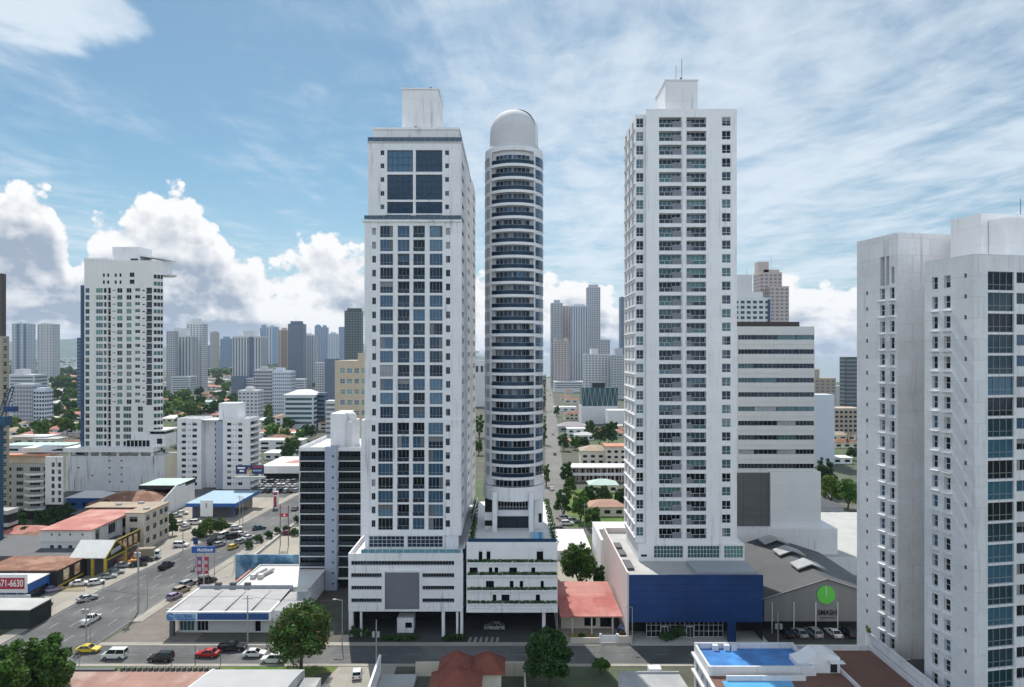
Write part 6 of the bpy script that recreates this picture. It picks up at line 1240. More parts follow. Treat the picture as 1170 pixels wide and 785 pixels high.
# mid-distance houses between the round tower and the slab tower
def house(label, x, y, w_, d_, h, wallm, roofm, group=None, flat=False, name='house', win=3, rh=None):
    px_, D = (X(x, GD(y)), GD(y)); t = T(name, label, 'house', (px_, D, 0), group)
    s = MB(); s.box(px_-w_/2, D, 0, px_+w_/2, D+d_, h, 0)
    for fz in range(max(1, int(h/2.9))):
        for i in range(win): a = px_-w_/2+w_*(i+.25)/win; s.box(a, D-.08, 1+fz*2.9, a+w_/win*.5, D-.005, 2.3+fz*2.9, 1)
    s.part('wall', (wallm, G_D), t); s = MB(); o_ = .5; rh = rh or min(w_, d_)*.2
    if flat: s.box(px_-w_/2-o_, D-o_, h, px_+w_/2+o_, D+d_+o_, h+.35)
    elif w_ > d_: r = d_/2; s.add([(px_-w_/2-o_, D-o_, h-.1), (px_+w_/2+o_, D-o_, h-.1), (px_+w_/2+o_, D+d_+o_, h-.1), (px_-w_/2-o_, D+d_+o_, h-.1), (px_-w_/2+r, D+d_/2, h+rh), (px_+w_/2-r, D+d_/2, h+rh)], [(0, 1, 5, 4), (1, 2, 5), (2, 3, 4, 5), (3, 0, 4), (3, 2, 1, 0)])
    else: r = w_/2; s.add([(px_-w_/2-o_, D-o_, h-.1), (px_+w_/2+o_, D-o_, h-.1), (px_+w_/2+o_, D+d_+o_, h-.1), (px_-w_/2-o_, D+d_+o_, h-.1), (px_, D+r, h+rh), (px_, D+d_-r, h+rh)], [(0, 1, 4), (1, 2, 5, 4), (2, 3, 5), (3, 0, 4, 5), (3, 2, 1, 0)])
    s.part('roof', roofm, t); return t
house('cream two-storey house with brown hip roof among the central trees', 682, 531, 17, 12, 7.5, CR, TAN, win=4)
house('cream stair house with bright orange roof beside the brown hip roof', 704, 532, 11, 12, 10, CR, ORNG, flat=True)
mo = T('motel', 'long two-storey motel with white roof and open galleries behind the central trees', 'motel', (X(686, 316), 316, 0))
D = 316.; s = MB(); s.box(X(652, D), D+1.8, 0, X(722, D), D+10, 6.6, 0)
for i in range(14):
    for z in (.6, 3.9): s.box(X(655, D)+i*2, D+1.72, z, X(655, D)+i*2+1.1, D+1.79, z+2, 1)
s.part('wall', (mat('dusty_pink_wall', (.42, .32, .27), .85, .1, .3), G_D), mo); s = MB(); s.box(X(650, D), D-.4, 6.6, X(724, D), D+11, 7.0); s.part('roof', WRF, mo); s = MB(); s.box(X(651, D), D, 3.1, X(723, D), D+1.79, 3.5, 0); s.box(X(651, D), D, 3.5, X(723, D), D+.15, 4.4, 0); s.part('gallery', W, mo)
for i in range(9): MB().box(X(653, D)+i*3.3, D+.02, 0, X(653, D)+i*3.3+.25, D+.27, 6.6).part('column', W, mo)
house('pale green domed-looking hip roof before the long motel', 690, 563, 12, 9, 3.4, CR, GNRF)
house('tan roofed house behind the two cypress trees', 694, 590, 13, 9, 3.6, CR, mat('dusty_tile', (.40, .24, .18), .85, .15, .3))
house('long grey-mauve roofed house beside the side street', 655, 493, 22, 14, 4, GREY, mat('mauve_roof', (.30, .27, .30), .8, .1, .2))
house('dark red roofed house left of the teal glass box block', 655, 480, 15, 12, 5, CR, RUST)
house('white flat-roofed house left of the teal glass box block', 646, 470, 22, 14, 4, W, WRF, flat=True)
house('rust roofed house near the seaside podium', 648, 458, 16, 12, 5, CR, RUST); house('pinkish roofed house in front of the plain white box', 678, 499, 16, 10, 3.5, CR, ORNG); house('second pinkish roofed house right of the first, before the plain white box', 700, 500, 16, 10, 3.5, CR, RED); house('white hip-roofed house behind the central dark trees', 668, 503, 13, 9, 3.5, W, LRF)
house('dark roofed house below trees right of the ribbon-windowed office', 945, 592, 12, 9, 4, GREY, DGREY)
house('white roofed shed far right between trees and weathered building', 957, 530, 16, 9, 3, W, WRF, flat=True); house('rust roofed house far right behind the trees', 968, 512, 16, 10, 3.5, CR, RUST); house('red-brown roofed house far right below tan block', 963, 503, 18, 10, 3.5, CR, TAN)
lw = T('building', 'low white flat-roofed building right of the grey metal hall', 'building', (100, 205, 0)); MB().box(82, 184, 0, 122, 236, 4.8).part('wall', W, lw); s = MB(); s.add([(82.3, 184.3, 4.81), (121.7, 184.3, 4.81), (121.7, 235.7, 4.81), (82.3, 235.7, 4.81)], [(0, 1, 2, 3)]); s.part('roof', SLAB, lw)
for i in range(4): MB().box(108+i*3.2, 190+i*8, 4.82, 109.4+i*3.2, 191.2+i*8, 5.9).part('roof_unit', STEEL, lw)
yr = T('building', 'low building with bright white flat roof behind the round leafy tree', 'building', (18, 206, 0)); MB().box(11, 198, 0, 23, 222, 2.6).part('wall', W, yr); s = MB(); s.add([(10.8, 197.8, 2.61), (23.2, 197.8, 2.61), (23.2, 222.2, 2.61), (10.8, 222.2, 2.61)], [(0, 1, 2, 3)]); s.part('roof', WRF, yr)
wb = T('building', 'white terrace block with dark awning behind the pink podium wall', 'building', (29, 196, 0)); s = MB(); s.box(24.2, 186, 0, 36, 206, 9.0, 0); s.box(25, 187, 9.0, 30, 196, 9.35, 1); s.part('wall', (W2, DGREY), wb)
# houses of the suburb on the left, counted row by row
ROOFS = [(RUST, 'rust-roofed', 5), (RED, 'red-roofed', 4), (TAN, 'tan-roofed', 4), (WRF, 'white-roofed', 4), (LRF, 'grey-roofed', 3), (ORNG, 'orange-roofed', 2), (GNRF, 'pale green-roofed', 1)]
hl = []; tree_spots = []
def suburb(xr, ys, skip, zone):
    for y in ys:
        D = GD(y); st = 16.5*F/D; x = xr[0]+random.uniform(0, st)
        while x < xr[1]:
            yy = y+random.uniform(-.22, .22)*(y-403)*.16; r = random.random()
            if not skip(x, yy):
                if r < .9: hl.append((x, yy, zone))
                for _ in range(1 if r > .35 else 0): tree_spots.append((x+random.uniform(.3, .7)*st, yy+random.uniform(-.5, 1)*(y-403)*.05, zone))
            x += st*random.uniform(.8, 1.2)
ys = (428, 431, 434.3, 438, 442, 446.5, 451.5, 457, 463, 469.5, 476.5, 484, 492, 500.5, 510)
suburb((2, 100), ys, lambda x, y: (x < 52 and y < 487), 'left of the disc-decked tower')
suburb((188, 385), ys, lambda x, y: (203 < x < 300 and y > 482) or (262 < x < 336 and y < 455) or (322 < x < 374 and y < 482) or (268 < x < 297 and y < 466) or x > 344 and y > 500, 'beyond the white apartment block')
suburb((646, 716), (446, 452, 460, 469, 479, 490, 500, 511), lambda x, y: (x > 660 and y < 492), 'between round and slab tower')
suburb((298, 345), (517, 524), lambda x, y: False, 'behind the low red-patched store')
suburb((297, 346), (461, 475, 488, 503), lambda x, y: (x > 322 and y < 482), 'left of the dark glass mid-rise'); suburb((54, 95), (486, 498), lambda x, y: False, 'just left of the disc-decked tower')
cnt = {}
hl.sort()
for x, y, zone in hl:
    roofm, rn, _ = random.choices(ROOFS, [r[2] for r in ROOFS])[0]
    far = 'nearer' if y > 462 else ('middle' if y > 440 else 'farther'); key = (rn, zone, far); cnt[key] = cnt.get(key, -1)+1
    flat = rn in ('white-roofed', 'grey-roofed') and random.random() < .6; big = random.random() < .4
    house(f'{ordn(cnt[key])} from left of the {rn} houses, {far} rows {zone}', x, y, random.uniform(11, 17)*(1.7 if big else 1), random.uniform(9, 13), random.choice((3.3, 3.5, 6.2)), random.choice((CR, W, BEI, W)), roofm, 'low houses of the suburb', flat)
BIGR = [('long red-brown roofed row house at left, before the trees', 45, 487, 38, 12, 4.2, BEI, RUST), ('second long red roofed house behind the low white one at left', 80, 492, 24, 10, 3.6, CR, RED), ('low white flat house with dark windows above the seven-storey house', 34, 507, 22, 12, 4.5, W, WRF), ('long pale green roofed shed above the seven-storey house', 40, 517, 40, 14, 4, W, GNRF)]
for a in BIGR: house(*a, flat='flat' in a[0] or 'shed' in a[0])

for a in [('white shed with slanting bright roof below the stained podium', 98, 581, 15, 9, 4.2, SBLUE, WRF), ('wide rust roofed hall in the shade below the stained podium', 140, 590, 26, 16, 4.5, VOID, RUST), ('dark roofed shed behind the red roofed white building', 108, 600, 16, 10, 4, VOID, DGREY), ('small rust roofed shed left of the red roofed white building', 30, 632, 16, 10, 3.2, CR, RUST), ('pinkish roofed shed at left beyond the brown roofs', 22, 622, 14, 8, 3.4, CR, RED)]: house(*a)
tp = T('tarpaulin', 'bright blue tarpaulin roof left of the red roofed white building', 'tarpaulin', (X(40, 200), 200, 0)); MB().box(X(36, 200), 200, 2.6, X(47, 200), 205, 2.75).part('sheet', SKYRF, tp)
for x_ in (36.3, 46.4): MB().box(X(x_, 200), 200.1, 0, X(x_, 200)+.12, 200.25, 2.59).part('post', STEEL, tp)
le = T('building', 'dark grey three-level parking block at left edge below the seven-storey house', 'building', (X(-4, 215), 215, 0)); D = 215.; s = MB(); s.box(X(-30, D), D+.8, 0, X(9, D), D+4, Z(584, D)-.2, 1)
for z in (0, 4, 7.8): s.box(X(-30, D)-.2, D-.2, z+1.2, X(9, D)+.2, D+4.2, z+2.2, 0)
s.part('deck', (SLAB, VOID), le); MB().box(X(-31, D), D-.4, Z(584, D)-.19, X(10, D), D+4.5, Z(584, D)+.2).part('roof', LRF, le)
# ================================================================== vegetation
def leaf_cloud(lobes, n, leaf, up=.25):
    lob = np.array(lobes); wgt = lob[:, 3]**2; li = rng.choice(len(lob), n, p=wgt/wgt.sum()); L = lob[li]
    d = rng.normal(size=(n, 3)); d[:, 2] += up; d /= np.linalg.norm(d, axis=1)[:, None]
    r = L[:, 3]*(.5+.62*rng.random(n)**.55)
    c = L[:, :3]+d*r[:, None]*np.array([1, 1, .82])
    nn = d*.7+rng.normal(size=(n, 3))*.6; nn /= np.linalg.norm(nn, axis=1)[:, None]
    a = np.cross(nn, rng.normal(size=(n, 3))); a /= np.linalg.norm(a, axis=1)[:, None]; b = np.cross(nn, a)
    s = leaf*(.55+.8*rng.random(n))[:, None]
    v = np.stack([c-a*s, c+b*s*.62-a*s*.1, c+a*s, c-b*s*.62+a*s*.1], 1).reshape(-1, 3)
    return v.tolist(), [(4*i, 4*i+1, 4*i+2, 4*i+3) for i in range(n)]
def core(lobes, k=.5):
    v, f = [], []
    for x, y, z, r in lobes:
        o = len(v)
        for j in range(5):
            th = pi*j/4
            for i in range(6): rr = r*k*(.85+.3*random.random()); v.append((x+rr*sin(th)*cos(i*pi/3), y+rr*sin(th)*sin(i*pi/3), z+rr*.8*cos(th)))
        f += [(o+6*j+i, o+6*j+(i+1) % 6, o+6*j+6+(i+1) % 6, o+6*j+6+i) for j in range(4) for i in range(6)]
    return v, f
def crown_mesh(name, lobes, n, leaf, m):
    b = MB(); b.add(*core(lobes)); b.add(*leaf_cloud(lobes, n, leaf)); return b.mesh(name, [m])
def lobes_round(w_, h0, h1, k):
    R = w_/2; out = []
    for i in range(k):
        a = i*2.399+random.uniform(-.3, .3); t = (i+.5)/k; zc = h0+(h1-h0)*(.18+.66*t); rr = R*(.72*sqrt(max(.05, 1-((t-.35)/.8)**2)))*random.uniform(.55, 1)
        r = R*random.uniform(.20, .40)*(1-.25*t); out.append((rr*cos(a), rr*sin(a), min(zc, h1-r*.8), r))
    out.append((0, 0, (h0+h1)/2, R*.5)); return out
def trunk_mesh(name, h0, h1, w_, r, k=5):
    b = MB(); b.tube((0, 0, 0), (.1, 0, h0), r, 7, r*.75)
    for i in range(k): a = i*2.399; b.tube((.1, 0, h0-.3), (w_*.3*cos(a), w_*.3*sin(a), h0+(h1-h0)*random.uniform(.35, .7)), r*.5, 5, r*.15)
    return b.mesh(name, [BARK])
def tree(label, x, D, w_, h, m=LEAF, h0=None, n=6000, leaf=.34, k=22, name='tree', cat='tree', group=None):
    h0 = h*.28 if h0 is None else h0; t = T(name, label, cat, (x, D, 0), group)
    for nm, me in (('crown', crown_mesh('crown', lobes_round(w_, h0, h, k), n, leaf, m)), ('trunk', trunk_mesh('trunk', h0+.4, h, w_, .03*h))):
        o = bpy.data.objects.new(nm, me); COL.objects.link(o); o.parent = t
    return t
def ptree(label, xl, xr_, yt, yb, m=LEAF, D=None, **k):          # photo columns of the crown, top row, base row
    D = D or GD(yb); w_ = (xr_-xl)*D/F; return tree(label, X((xl+xr_)/2, D), D, w_, Z(yt, D), m, **k)
tr1 = ptree('large round street tree with reddish tips in front of the bank annex', 303, 385, 690, 762, LEAF, D=129.5, n=9000, leaf=.30, k=34, h0=2.4)
b = MB(); lob = lobes_round(13.4, 3.5, 12.3, 16); b.add(*leaf_cloud(lob, 900, .30)); o = bpy.data.objects.new('reddish_foliage', b.mesh('reddish_foliage', [LEAFR])); COL.objects.link(o); o.parent = tr1
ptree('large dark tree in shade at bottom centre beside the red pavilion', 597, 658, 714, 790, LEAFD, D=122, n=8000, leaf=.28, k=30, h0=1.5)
ptree('big bright tree at bottom left corner, right one of the two', 22, 82, 719, 800, LEAF, D=113, n=7000, leaf=.30, k=26, h0=3)
ptree('big tree at bottom left corner, left one cut by the edge', -32, 36, 726, 800, LEAF, D=108, n=7000, leaf=.30, k=26, h0=3)
ptree('round leafy tree between the round tower and pink podium wall', 638, 684, 616, 671, LEAF, D=174, n=6000, leaf=.32, k=26, h0=1.5)
ptree('smaller tree close to the pink podium wall', 676, 694, 644, 670, LEAFD, D=172, n=2500, leaf=.26, k=14, h0=1)
ptree('small street tree at bottom before the grey flat roof', 675, 698, 752, 778, LEAF, D=127, n=1800, leaf=.2, k=12, h0=1.2)
ptree('dense bush beside the phone number board', 28, 58, 683, 708, LEAFY, D=158, n=2600, leaf=.25, k=16, h0=.3, name='bush', cat='bush')
for i, (a, c, d_, e, m, D_) in enumerate(((226, 246, 591, 618, LEAFY, 222), (238, 260, 592, 614, LEAF, 226), (218, 236, 604, 616, LEAFD, 221))): ptree(['yellow-green banana clump under the blank white sign', 'green clump right of the blank white sign', 'dark low shrub left of the banana clump'][i], a, c, d_, e, m, D=D_, n=1600, leaf=.42, k=12, h0=.5, name='bush', cat='bush')
for i, (a, c, d_, e) in enumerate(((278, 292, 617, 627), (289, 302, 610, 620), (301, 313, 606, 615), (311, 322, 601, 610), (321, 333, 600, 608), (330, 344, 603, 612), (334, 344, 588, 598))): ptree(f'round hedge bush, {ordn(i)} from left in the row along the avenue', a, c, d_, e, LEAFD, n=700, leaf=.25, k=8, h0=.1, name='bush', cat='bush', group='hedge bushes along the avenue')
MIDT = [(631, 656, 552, 592, LEAFD), (650, 676, 556, 596, LEAF), (638, 657, 524, 556, LEAFD), (642, 660, 544, 562, LEAF), (619, 629, 527, 556, LEAFY), (617, 626, 470, 508, LEAFD), (636, 652, 493, 515, LEAFD), (650, 664, 496, 514, LEAF), (660, 674, 498, 512, LEAFD), (676, 694, 485, 508, LEAFD), (690, 708, 488, 506, LEAF), (696, 708, 481, 497, LEAFD), (619, 625, 425, 446, LEAFD), (618, 625, 440, 470, LEAFD), (632, 640, 462, 476, LEAF), (664, 682, 552, 578, LEAFD), (676, 700, 553, 580, LEAFD), (664, 690, 578, 604, LEAF), (704, 716, 553, 585, LEAFD), (541, 554, 470, 500, LEAFD), (541, 553, 500, 520, LEAF)]
for i, (a, c, d_, e, m) in enumerate(sorted(MIDT, key=lambda q: q[0]+q[1])): ptree(f'garden tree, {ordn(i)} from left of those seen between the three towers', a, c, d_, e, m, n=1700, leaf=.42, k=14, h0=.8, group='garden trees between the towers')
RT = [(930, 956, 516, 572, LEAFD, 285), (936, 962, 540, 588, LEAFY, 268), (953, 985, 545, 592, LEAF, 262), (966, 985, 510, 530, LEAFD, 380)]
for i, (a, c, d_, e, m, D_) in enumerate(RT): ptree(['dark tall tree beside the ribbon-windowed office corner', 'yellow-green tree before the dark tall tree at right', 'spreading green tree left of the weathered building', 'dark tree behind the spreading one at right'][i], a, c, d_, e, m, D=D_, n=2600, leaf=.4, k=18, h0=1.5)
bt_ = T('tree', 'bare brownish tree below the tan block at far right', 'tree', (X(968, 430), 430, 0)); b = MB()
for i in range(26): a = random.uniform(0, 6.28); q = random.uniform(.5, 4.5); b.tube((0, 0, random.uniform(0, 5)), (q*cos(a), q*sin(a), random.uniform(6, 11)), .09, 4, .03)
b.tube((0, 0, 0), (0, 0, 6), .25, 6, .1); b.v = [(v[0]+X(968, 430), v[1]+430, v[2]) for v in b.v]; b.part('trunk', BARK, bt_)
# cypress pair
for i, (x, yt) in enumerate(((693.5, 553), (704, 550))):
    D_ = 262+i*3; h = Z(yt+8, D_); t = T('cypress_tree', ['slim cypress, left one of the pair', 'slim cypress, right one of the pair'][i], 'tree', (X(x, D_), D_, 0)); lob = [(0, 0, h*(.12+.8*j/9), .95*(1-.75*(j/9)**1.5)) for j in range(10)]
    o = bpy.data.objects.new('crown', crown_mesh('crown', lob, 1100, .24, LEAFD)); COL.objects.link(o); o.parent = t; b = MB(); b.tube((0, 0, 0), (0, 0, h*.4), .14); o = bpy.data.objects.new('trunk', b.mesh('trunk', [BARK])); COL.objects.link(o); o.parent = t
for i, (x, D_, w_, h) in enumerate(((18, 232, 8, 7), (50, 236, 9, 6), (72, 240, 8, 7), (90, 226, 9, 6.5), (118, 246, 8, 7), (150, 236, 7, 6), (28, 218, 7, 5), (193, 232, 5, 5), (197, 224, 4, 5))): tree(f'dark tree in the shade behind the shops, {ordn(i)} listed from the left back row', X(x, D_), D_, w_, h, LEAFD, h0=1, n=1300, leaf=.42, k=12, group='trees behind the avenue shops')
# shared crowns for the suburb trees
VAR = [(crown_mesh('crown', lobes_round(10, 1.5, 10, 12), 620, .75, m), trunk_mesh('trunk', 2, 9, 9, .2, 3)) for m in (LEAF, LEAFD, LEAFD, LEAF, LEAFY, LEAFD)]
VN = ['mid green', 'dark green', 'dark green', 'mid green', 'yellow-green', 'dark green']
extra = [(random.uniform(60, 96), random.uniform(425, 480), 'left of the disc-decked tower') for _ in range(52)]+[(random.uniform(188, 232), random.uniform(438, 478), 'beyond the white apartment block') for _ in range(44)]+[(random.uniform(230, 275), random.uniform(455, 476), 'beyond the white apartment block') for _ in range(10)]+[(random.uniform(335, 385), random.uniform(428, 446), 'beyond the white apartment block') for _ in range(16)]
print('HOUSES', len(hl), 'TREES', len(tree_spots)+len(extra))
cnt = {}
for x, y, zone in sorted(tree_spots+extra):
    D = GD(y); i = random.randrange(6); sc = random.uniform(.8, 1.45)*(1.4 if y < 448 else 1); far = 'nearer' if y > 462 else ('middle' if y > 440 else 'farther')
    key = (VN[i], zone, far); cnt[key] = cnt.get(key, -1)+1
    t = T('tree', f'{ordn(cnt[key])} from left of the {VN[i]} trees, {far} rows {zone}', 'tree', (X(x, D), D, 0), 'trees of the suburb'); t.rotation_euler.z = random.uniform(0, 6); t.scale = (sc, sc, sc*random.uniform(.85, 1.2))
    for nm, me in zip(('crown', 'trunk'), VAR[i]): o = bpy.data.objects.new(nm, me); COL.objects.link(o); o.parent = t
# mangrove belt beyond the suburb: one mass
b = MB()
for i in range(1500):
    x = random.uniform(196, 420); y = random.uniform(409.5, 427); D = GD(y)
    if x < 232 and y > 416: continue
    r = random.uniform(9, 20)*(1 if D < 4000 else 1.7); o = len(b.v); vv, ff_ = core([(X(x, D), D, random.uniform(1, 5), r)], .62); b.add(vv, ff_)
for i in range(700):
    x = random.uniform(-10, 100); y = random.uniform(411, 427); D = GD(y); vv, ff_ = core([(X(x, D), D, 2, random.uniform(8, 18))], .6); b.add(vv, ff_)
setp(b.part('woods', MANG), kind='stuff')
b = MB()     # low pale roofs in the hazy far plain that read as one mass
for i in range(420): x = random.uniform(-20, 420) if i % 3 else random.uniform(60, 96); y = random.uniform(409, 426); D = GD(y); w_ = random.uniform(10, 40); b.box(X(x, D), D, 0, X(x, D)+w_, D+12, random.uniform(4, 12))
setp(b.part('far_roofs', fm_('white', FC['white'])), kind='stuff')
# plantings at the podiums
def zp2(q): return Z(530+q/3.26, 144.)
def shrub_line(parent, name, p, q, n, hgt, wd, m, leaf=.16):
    a, c = Vector(p), Vector(q); s = MB(); pts = [(*(a+(c-a)*random.random()+Vector((0, random.uniform(-wd, wd), 0)))[:2], a.z+random.uniform(0, hgt)) for _ in range(n)]
    for x, y, z in pts:
        d = Vector((random.uniform(-1, 1), random.uniform(-1, 1), random.uniform(-.2, 1))).normalized()*leaf*random.uniform(.6, 1.4); e = d.orthogonal().normalized()*leaf*.7; c_ = Vector((x, y, z)); s.quad(c_-d, c_+e, c_+d, c_-e)
    return s.part(name, m, parent)
for q in (365, 412, 468, 518): shrub_line(t2, 'planter_foliage', (X(534, 144), 143.74, zp2(q)), (X(636, 144), 143.74, zp2(q)), 900, .6, .2, LEAFD)
for lab, x0, x1, y0, y1, h, D_ in (('clipped hedge island before the striped podium entrance', 436, 474, 0, 0, 1.0, 142.6), ('small hedge left of the zebra crossing', 510, 530, 0, 0, .9, 142.4)):
    s = MB(); lob = [(X(x0+(x1-x0)*i/7, D_), D_+random.uniform(-.5, .5), h*.5, .85) for i in range(8)]; me = crown_mesh('hedge', lob, 900, .16, LEAFD); o = bpy.data.objects.new('hedge', me); COL.objects.link(o); setp(o, lab, 'hedge')
for lab, x, D_, w_, h in (('spiky shrub in the dark plaza before the blue podium, left', 762, 139.5+2.2, 3.4, 2.2), ('spiky shrub in the dark plaza before the blue podium, middle', 770, 142.5, 2.6, 3.0), ('taller palm shrub in the dark plaza before the blue podium, right', 777, 143.2, 3.2, 3.6), ('low shrub beside the house gate left of the driveway', 665, 142.4, 1.8, 1.8), ('orange-tinged shrub between the gate and pink wall', 711, 142.6, 2.2, 2.0), ('shrub at the left entrance of the striped podium', 405, 142.4, 3, 3.4), ('shrub before the column of the striped podium', 418, 143.2, 2, 2.4)):
    tree(lab, X(x, D_), D_, w_, h, LEAFR if 'orange' in lab else LEAFD, h0=.3, n=700, leaf=.17, k=8, name='shrub', cat='shrub')
for (a, c) in (((X(540, 150), 147, 18.7), (X(543, 184), 186, 18.7)), ((X(633, 150), 147, 18.7), (X(625, 186), 188, 18.7))):
    lob = [(a[0]+(c[0]-a[0])*i/11, a[1]+(c[1]-a[1])*i/11, a[2]+.5, .8) for i in range(12)]; b = MB(); b.add(*core(lob)); b.add(*leaf_cloud(lob, 1100, .2)); b.part('planter_foliage', LEAFD, t2)
b = MB(); gx = []
for (x0, x1, y0, y1) in ((-84, -40, 121, 130), (15, 42, 238, 296)):
    for i in range(2600):
        x, y = random.uniform(x0, x1), random.uniform(y0, y1); h = random.uniform(.05, .16); a = random.uniform(0, 6.28); b.add([(x-.05*cos(a), y-.05*sin(a), .03), (x+.05*cos(a), y+.05*sin(a), .03), (x+.04*sin(a), y, .03+h)], [(0, 1, 2)])
setp(b.part('grass', GRASS), kind='stuff')

# ================================================================== vehicles
KIND = {'sedan': (4.5, 1.8, .95, 1.45, -1.75, 1.0, -1.05, .2), 'suv': (4.6, 1.88, 1.08, 1.75, -2.2, 1.05, -1.95, .4), 'hatch': (3.9, 1.72, .98, 1.5, -1.88, .95, -1.5, .2), 'van': (4.6, 1.85, 1.15, 1.95, -2.25, 1.5, -2.2, .75), 'pickup': (5.3, 1.9, 1.08, 1.8, -.75, 1.15, -.5, .5)}
CM = {}
def car_meshes(kind, col):
    if (kind, col) in CM: return CM[kind, col]
    L, w_, bl, tp, c0, c1, r0, r1 = KIND[kind]; P_ = CARC[col]; h = w_/2; out = []
    prof = [(-L/2+.1, .28), (L/2-.12, .28), (L/2, .5), (L/2-.04, bl-.28), (L/2-.25, bl-.17), (c1, bl), (c0, bl), (-L/2+.08, bl-.06), (-L/2, .55)]
    b = MB(); n = len(prof); ws = [.93 if z < .35 else (1 if z < bl-.1 else .93) for _, z in prof]
    b.add([(x, -h*k_, z) for (x, z), k_ in zip(prof, ws)]+[(x, h*k_, z) for (x, z), k_ in zip(prof, ws)], [tuple(range(n)), tuple(range(2*n-1, n-1, -1))]+[(i, n+i, n+(i+1) % n, (i+1) % n) for i in range(n)])
    k_ = .80
    b.add([(r0-.03, -h*k_-.01, tp-.04), (r1+.03, -h*k_-.01, tp-.04), (r1+.03, h*k_+.01, tp-.04), (r0-.03, h*k_+.01, tp-.04), (r0+.1, -h*k_+.1, tp+.02), (r1-.1, -h*k_+.1, tp+.02), (r1-.1, h*k_-.1, tp+.02), (r0+.1, h*k_-.1, tp+.02)], [(0, 1, 5, 4), (1, 2, 6, 5), (2, 3, 7, 6), (3, 0, 4, 7), (4, 5, 6, 7), (3, 2, 1, 0)])
    for s_ in (-1, 1):
        for (a, c) in (((c0, bl), (r0, tp)), ((c1, bl), (r1, tp)), (((c0+c1)/2-.1, bl), ((r0+r1)/2-.05, tp))): b.tube((a[0], s_*h*.925, a[1]), (c[0], s_*h*k_, c[1]-.03), .05, 4)
    if kind == 'pickup': b.box(-L/2+.12, -h*.92, bl-.2, c0-.1, -h*.84, bl+.16); b.box(-L/2+.12, h*.84, bl-.2, c0-.1, h*.92, bl+.16); b.box(-L/2+.05, -h*.92, bl-.2, -L/2+.14, h*.92, bl+.16)
    out.append(('body', b.mesh('body', [P_])))
    b = MB(); b.add([(c0+.03, -h*.92, bl-.02), (c1-.03, -h*.92, bl-.02), (c1-.03, h*.92, bl-.02), (c0+.03, h*.92, bl-.02), (r0, -h*k_, tp-.03), (r1, -h*k_, tp-.03), (r1, h*k_, tp-.03), (r0, h*k_, tp-.03)], [(0, 1, 5, 4), (1, 2, 6, 5), (2, 3, 7, 6), (3, 0, 4, 7)]); out.append(('cabin_glass', b.mesh('cabin_glass', [CGL])))
    for sx in (-1, 1):
        for sy in (-1, 1):
            b = MB(); x, y = sx*L*.31+.05, sy*(h-.1); b.tube((x, y-.11, .32), (x, y+.11, .32), .33, 12); b.tube((x, y+sy*.111, .32), (x, y+sy*.13, .32), .2, 10, mi=1); out.append(('wheel', b.mesh('wheel', [TYRE, RIM])))
    for sy in (-1, 1):
        b = MB(); b.box(L/2-.1, sy*h*.55-.2, bl-.36, L/2+.012, sy*h*.55+.2, bl-.2); out.append(('headlight', b.mesh('headlight', [HLT])))
        b = MB(); b.box(-L/2-.012, sy*h*.68-.16, bl-.42, -L/2+.1, sy*h*.68+.16, bl-.18); out.append(('tail_light', b.mesh('tail_light', [TLT])))
    CM[kind, col] = out; return out
def car(label, kind, col, x, y, ang, name='car', cat='car', group=None, pos=None):
    p = pos or G(x, y); t = T(name, label, cat, (p[0], p[1], .05), group); t.rotation_euler.z = radians(ang)
    for nm, me in car_meshes(kind, col): o = bpy.data.objects.new(nm, me); COL.objects.link(o); o.parent = t
    return t
AV = 'vehicles on the avenue'; SV = 'vehicles on the front street'
for a in [
 ('white pickup nearest the corner on the avenue', 'pickup', 'white', 104, 711, 86, AV), ('silver sedan leaving the shop lot onto the avenue', 'sedan', 'silver', 100, 686, 50, AV),
 ('dark pickup driving alone mid-avenue', 'pickup', 'black', 190, 649, 84, AV), ('dark teal car crossing far up the avenue', 'sedan', 'teal', 296, 605, 30, AV), ('white hatchback far up the avenue, left lanes', 'hatch', 'white', 270, 605, 20, AV), ('black car left of the white hatchback far up the avenue', 'sedan', 'black', 259, 603, 30, AV),
 ('black sport utility at the left lane behind silver hatchback', 'suv', 'black', 244, 621, 80, AV), ('silver hatchback beside the black one in left lane', 'hatch', 'silver', 251, 624, 60, AV), ('white van queuing on the avenue', 'van', 'white', 256.5, 614, 70, AV), ('black car in the avenue queue right of the white van', 'suv', 'black', 266, 615, 60, AV), ('white sedan in the middle of the avenue queue', 'sedan', 'white', 275, 612, 62, AV), ('silver-white sedan at right end of the avenue queue', 'sedan', 'white', 284, 616, 62, AV), ('silver hatchback at the front of the avenue queue', 'hatch', 'silver', 274.5, 621, 70, AV), ('yellow taxi driving on the avenue beside the queue', 'hatch', 'yellow', 266.5, 627, 75, AV), ('grey car at the far bend of the avenue', 'sedan', 'grey', 337.5, 583, 85, AV),
 ('yellow taxi on the front street', 'sedan', 'yellow', 101, 745, 2, SV), ('white van on the front street', 'van', 'white', 131, 752, 180, SV), ('black large sport utility on the front street', 'suv', 'black', 184, 755, 180, SV), ('red sedan on the front street', 'sedan', 'red', 237, 750, 180, SV), ('black pickup pulling out before the bank', 'pickup', 'black', 265, 743, 4, SV), ('white sedan left of the large round tree', 'sedan', 'white', 291, 750, 4, SV), ('white hatchback half under the large round tree', 'suv', 'white', 312, 757, 180, SV), ('white hatchback parked on the driveway at bottom', 'hatch', 'white', 408, 773, 100, None), ('white car at left edge behind the corner tree', 'sedan', 'white', 2, 753, 0, SV)]:
    car(*a[:6], group=a[6])
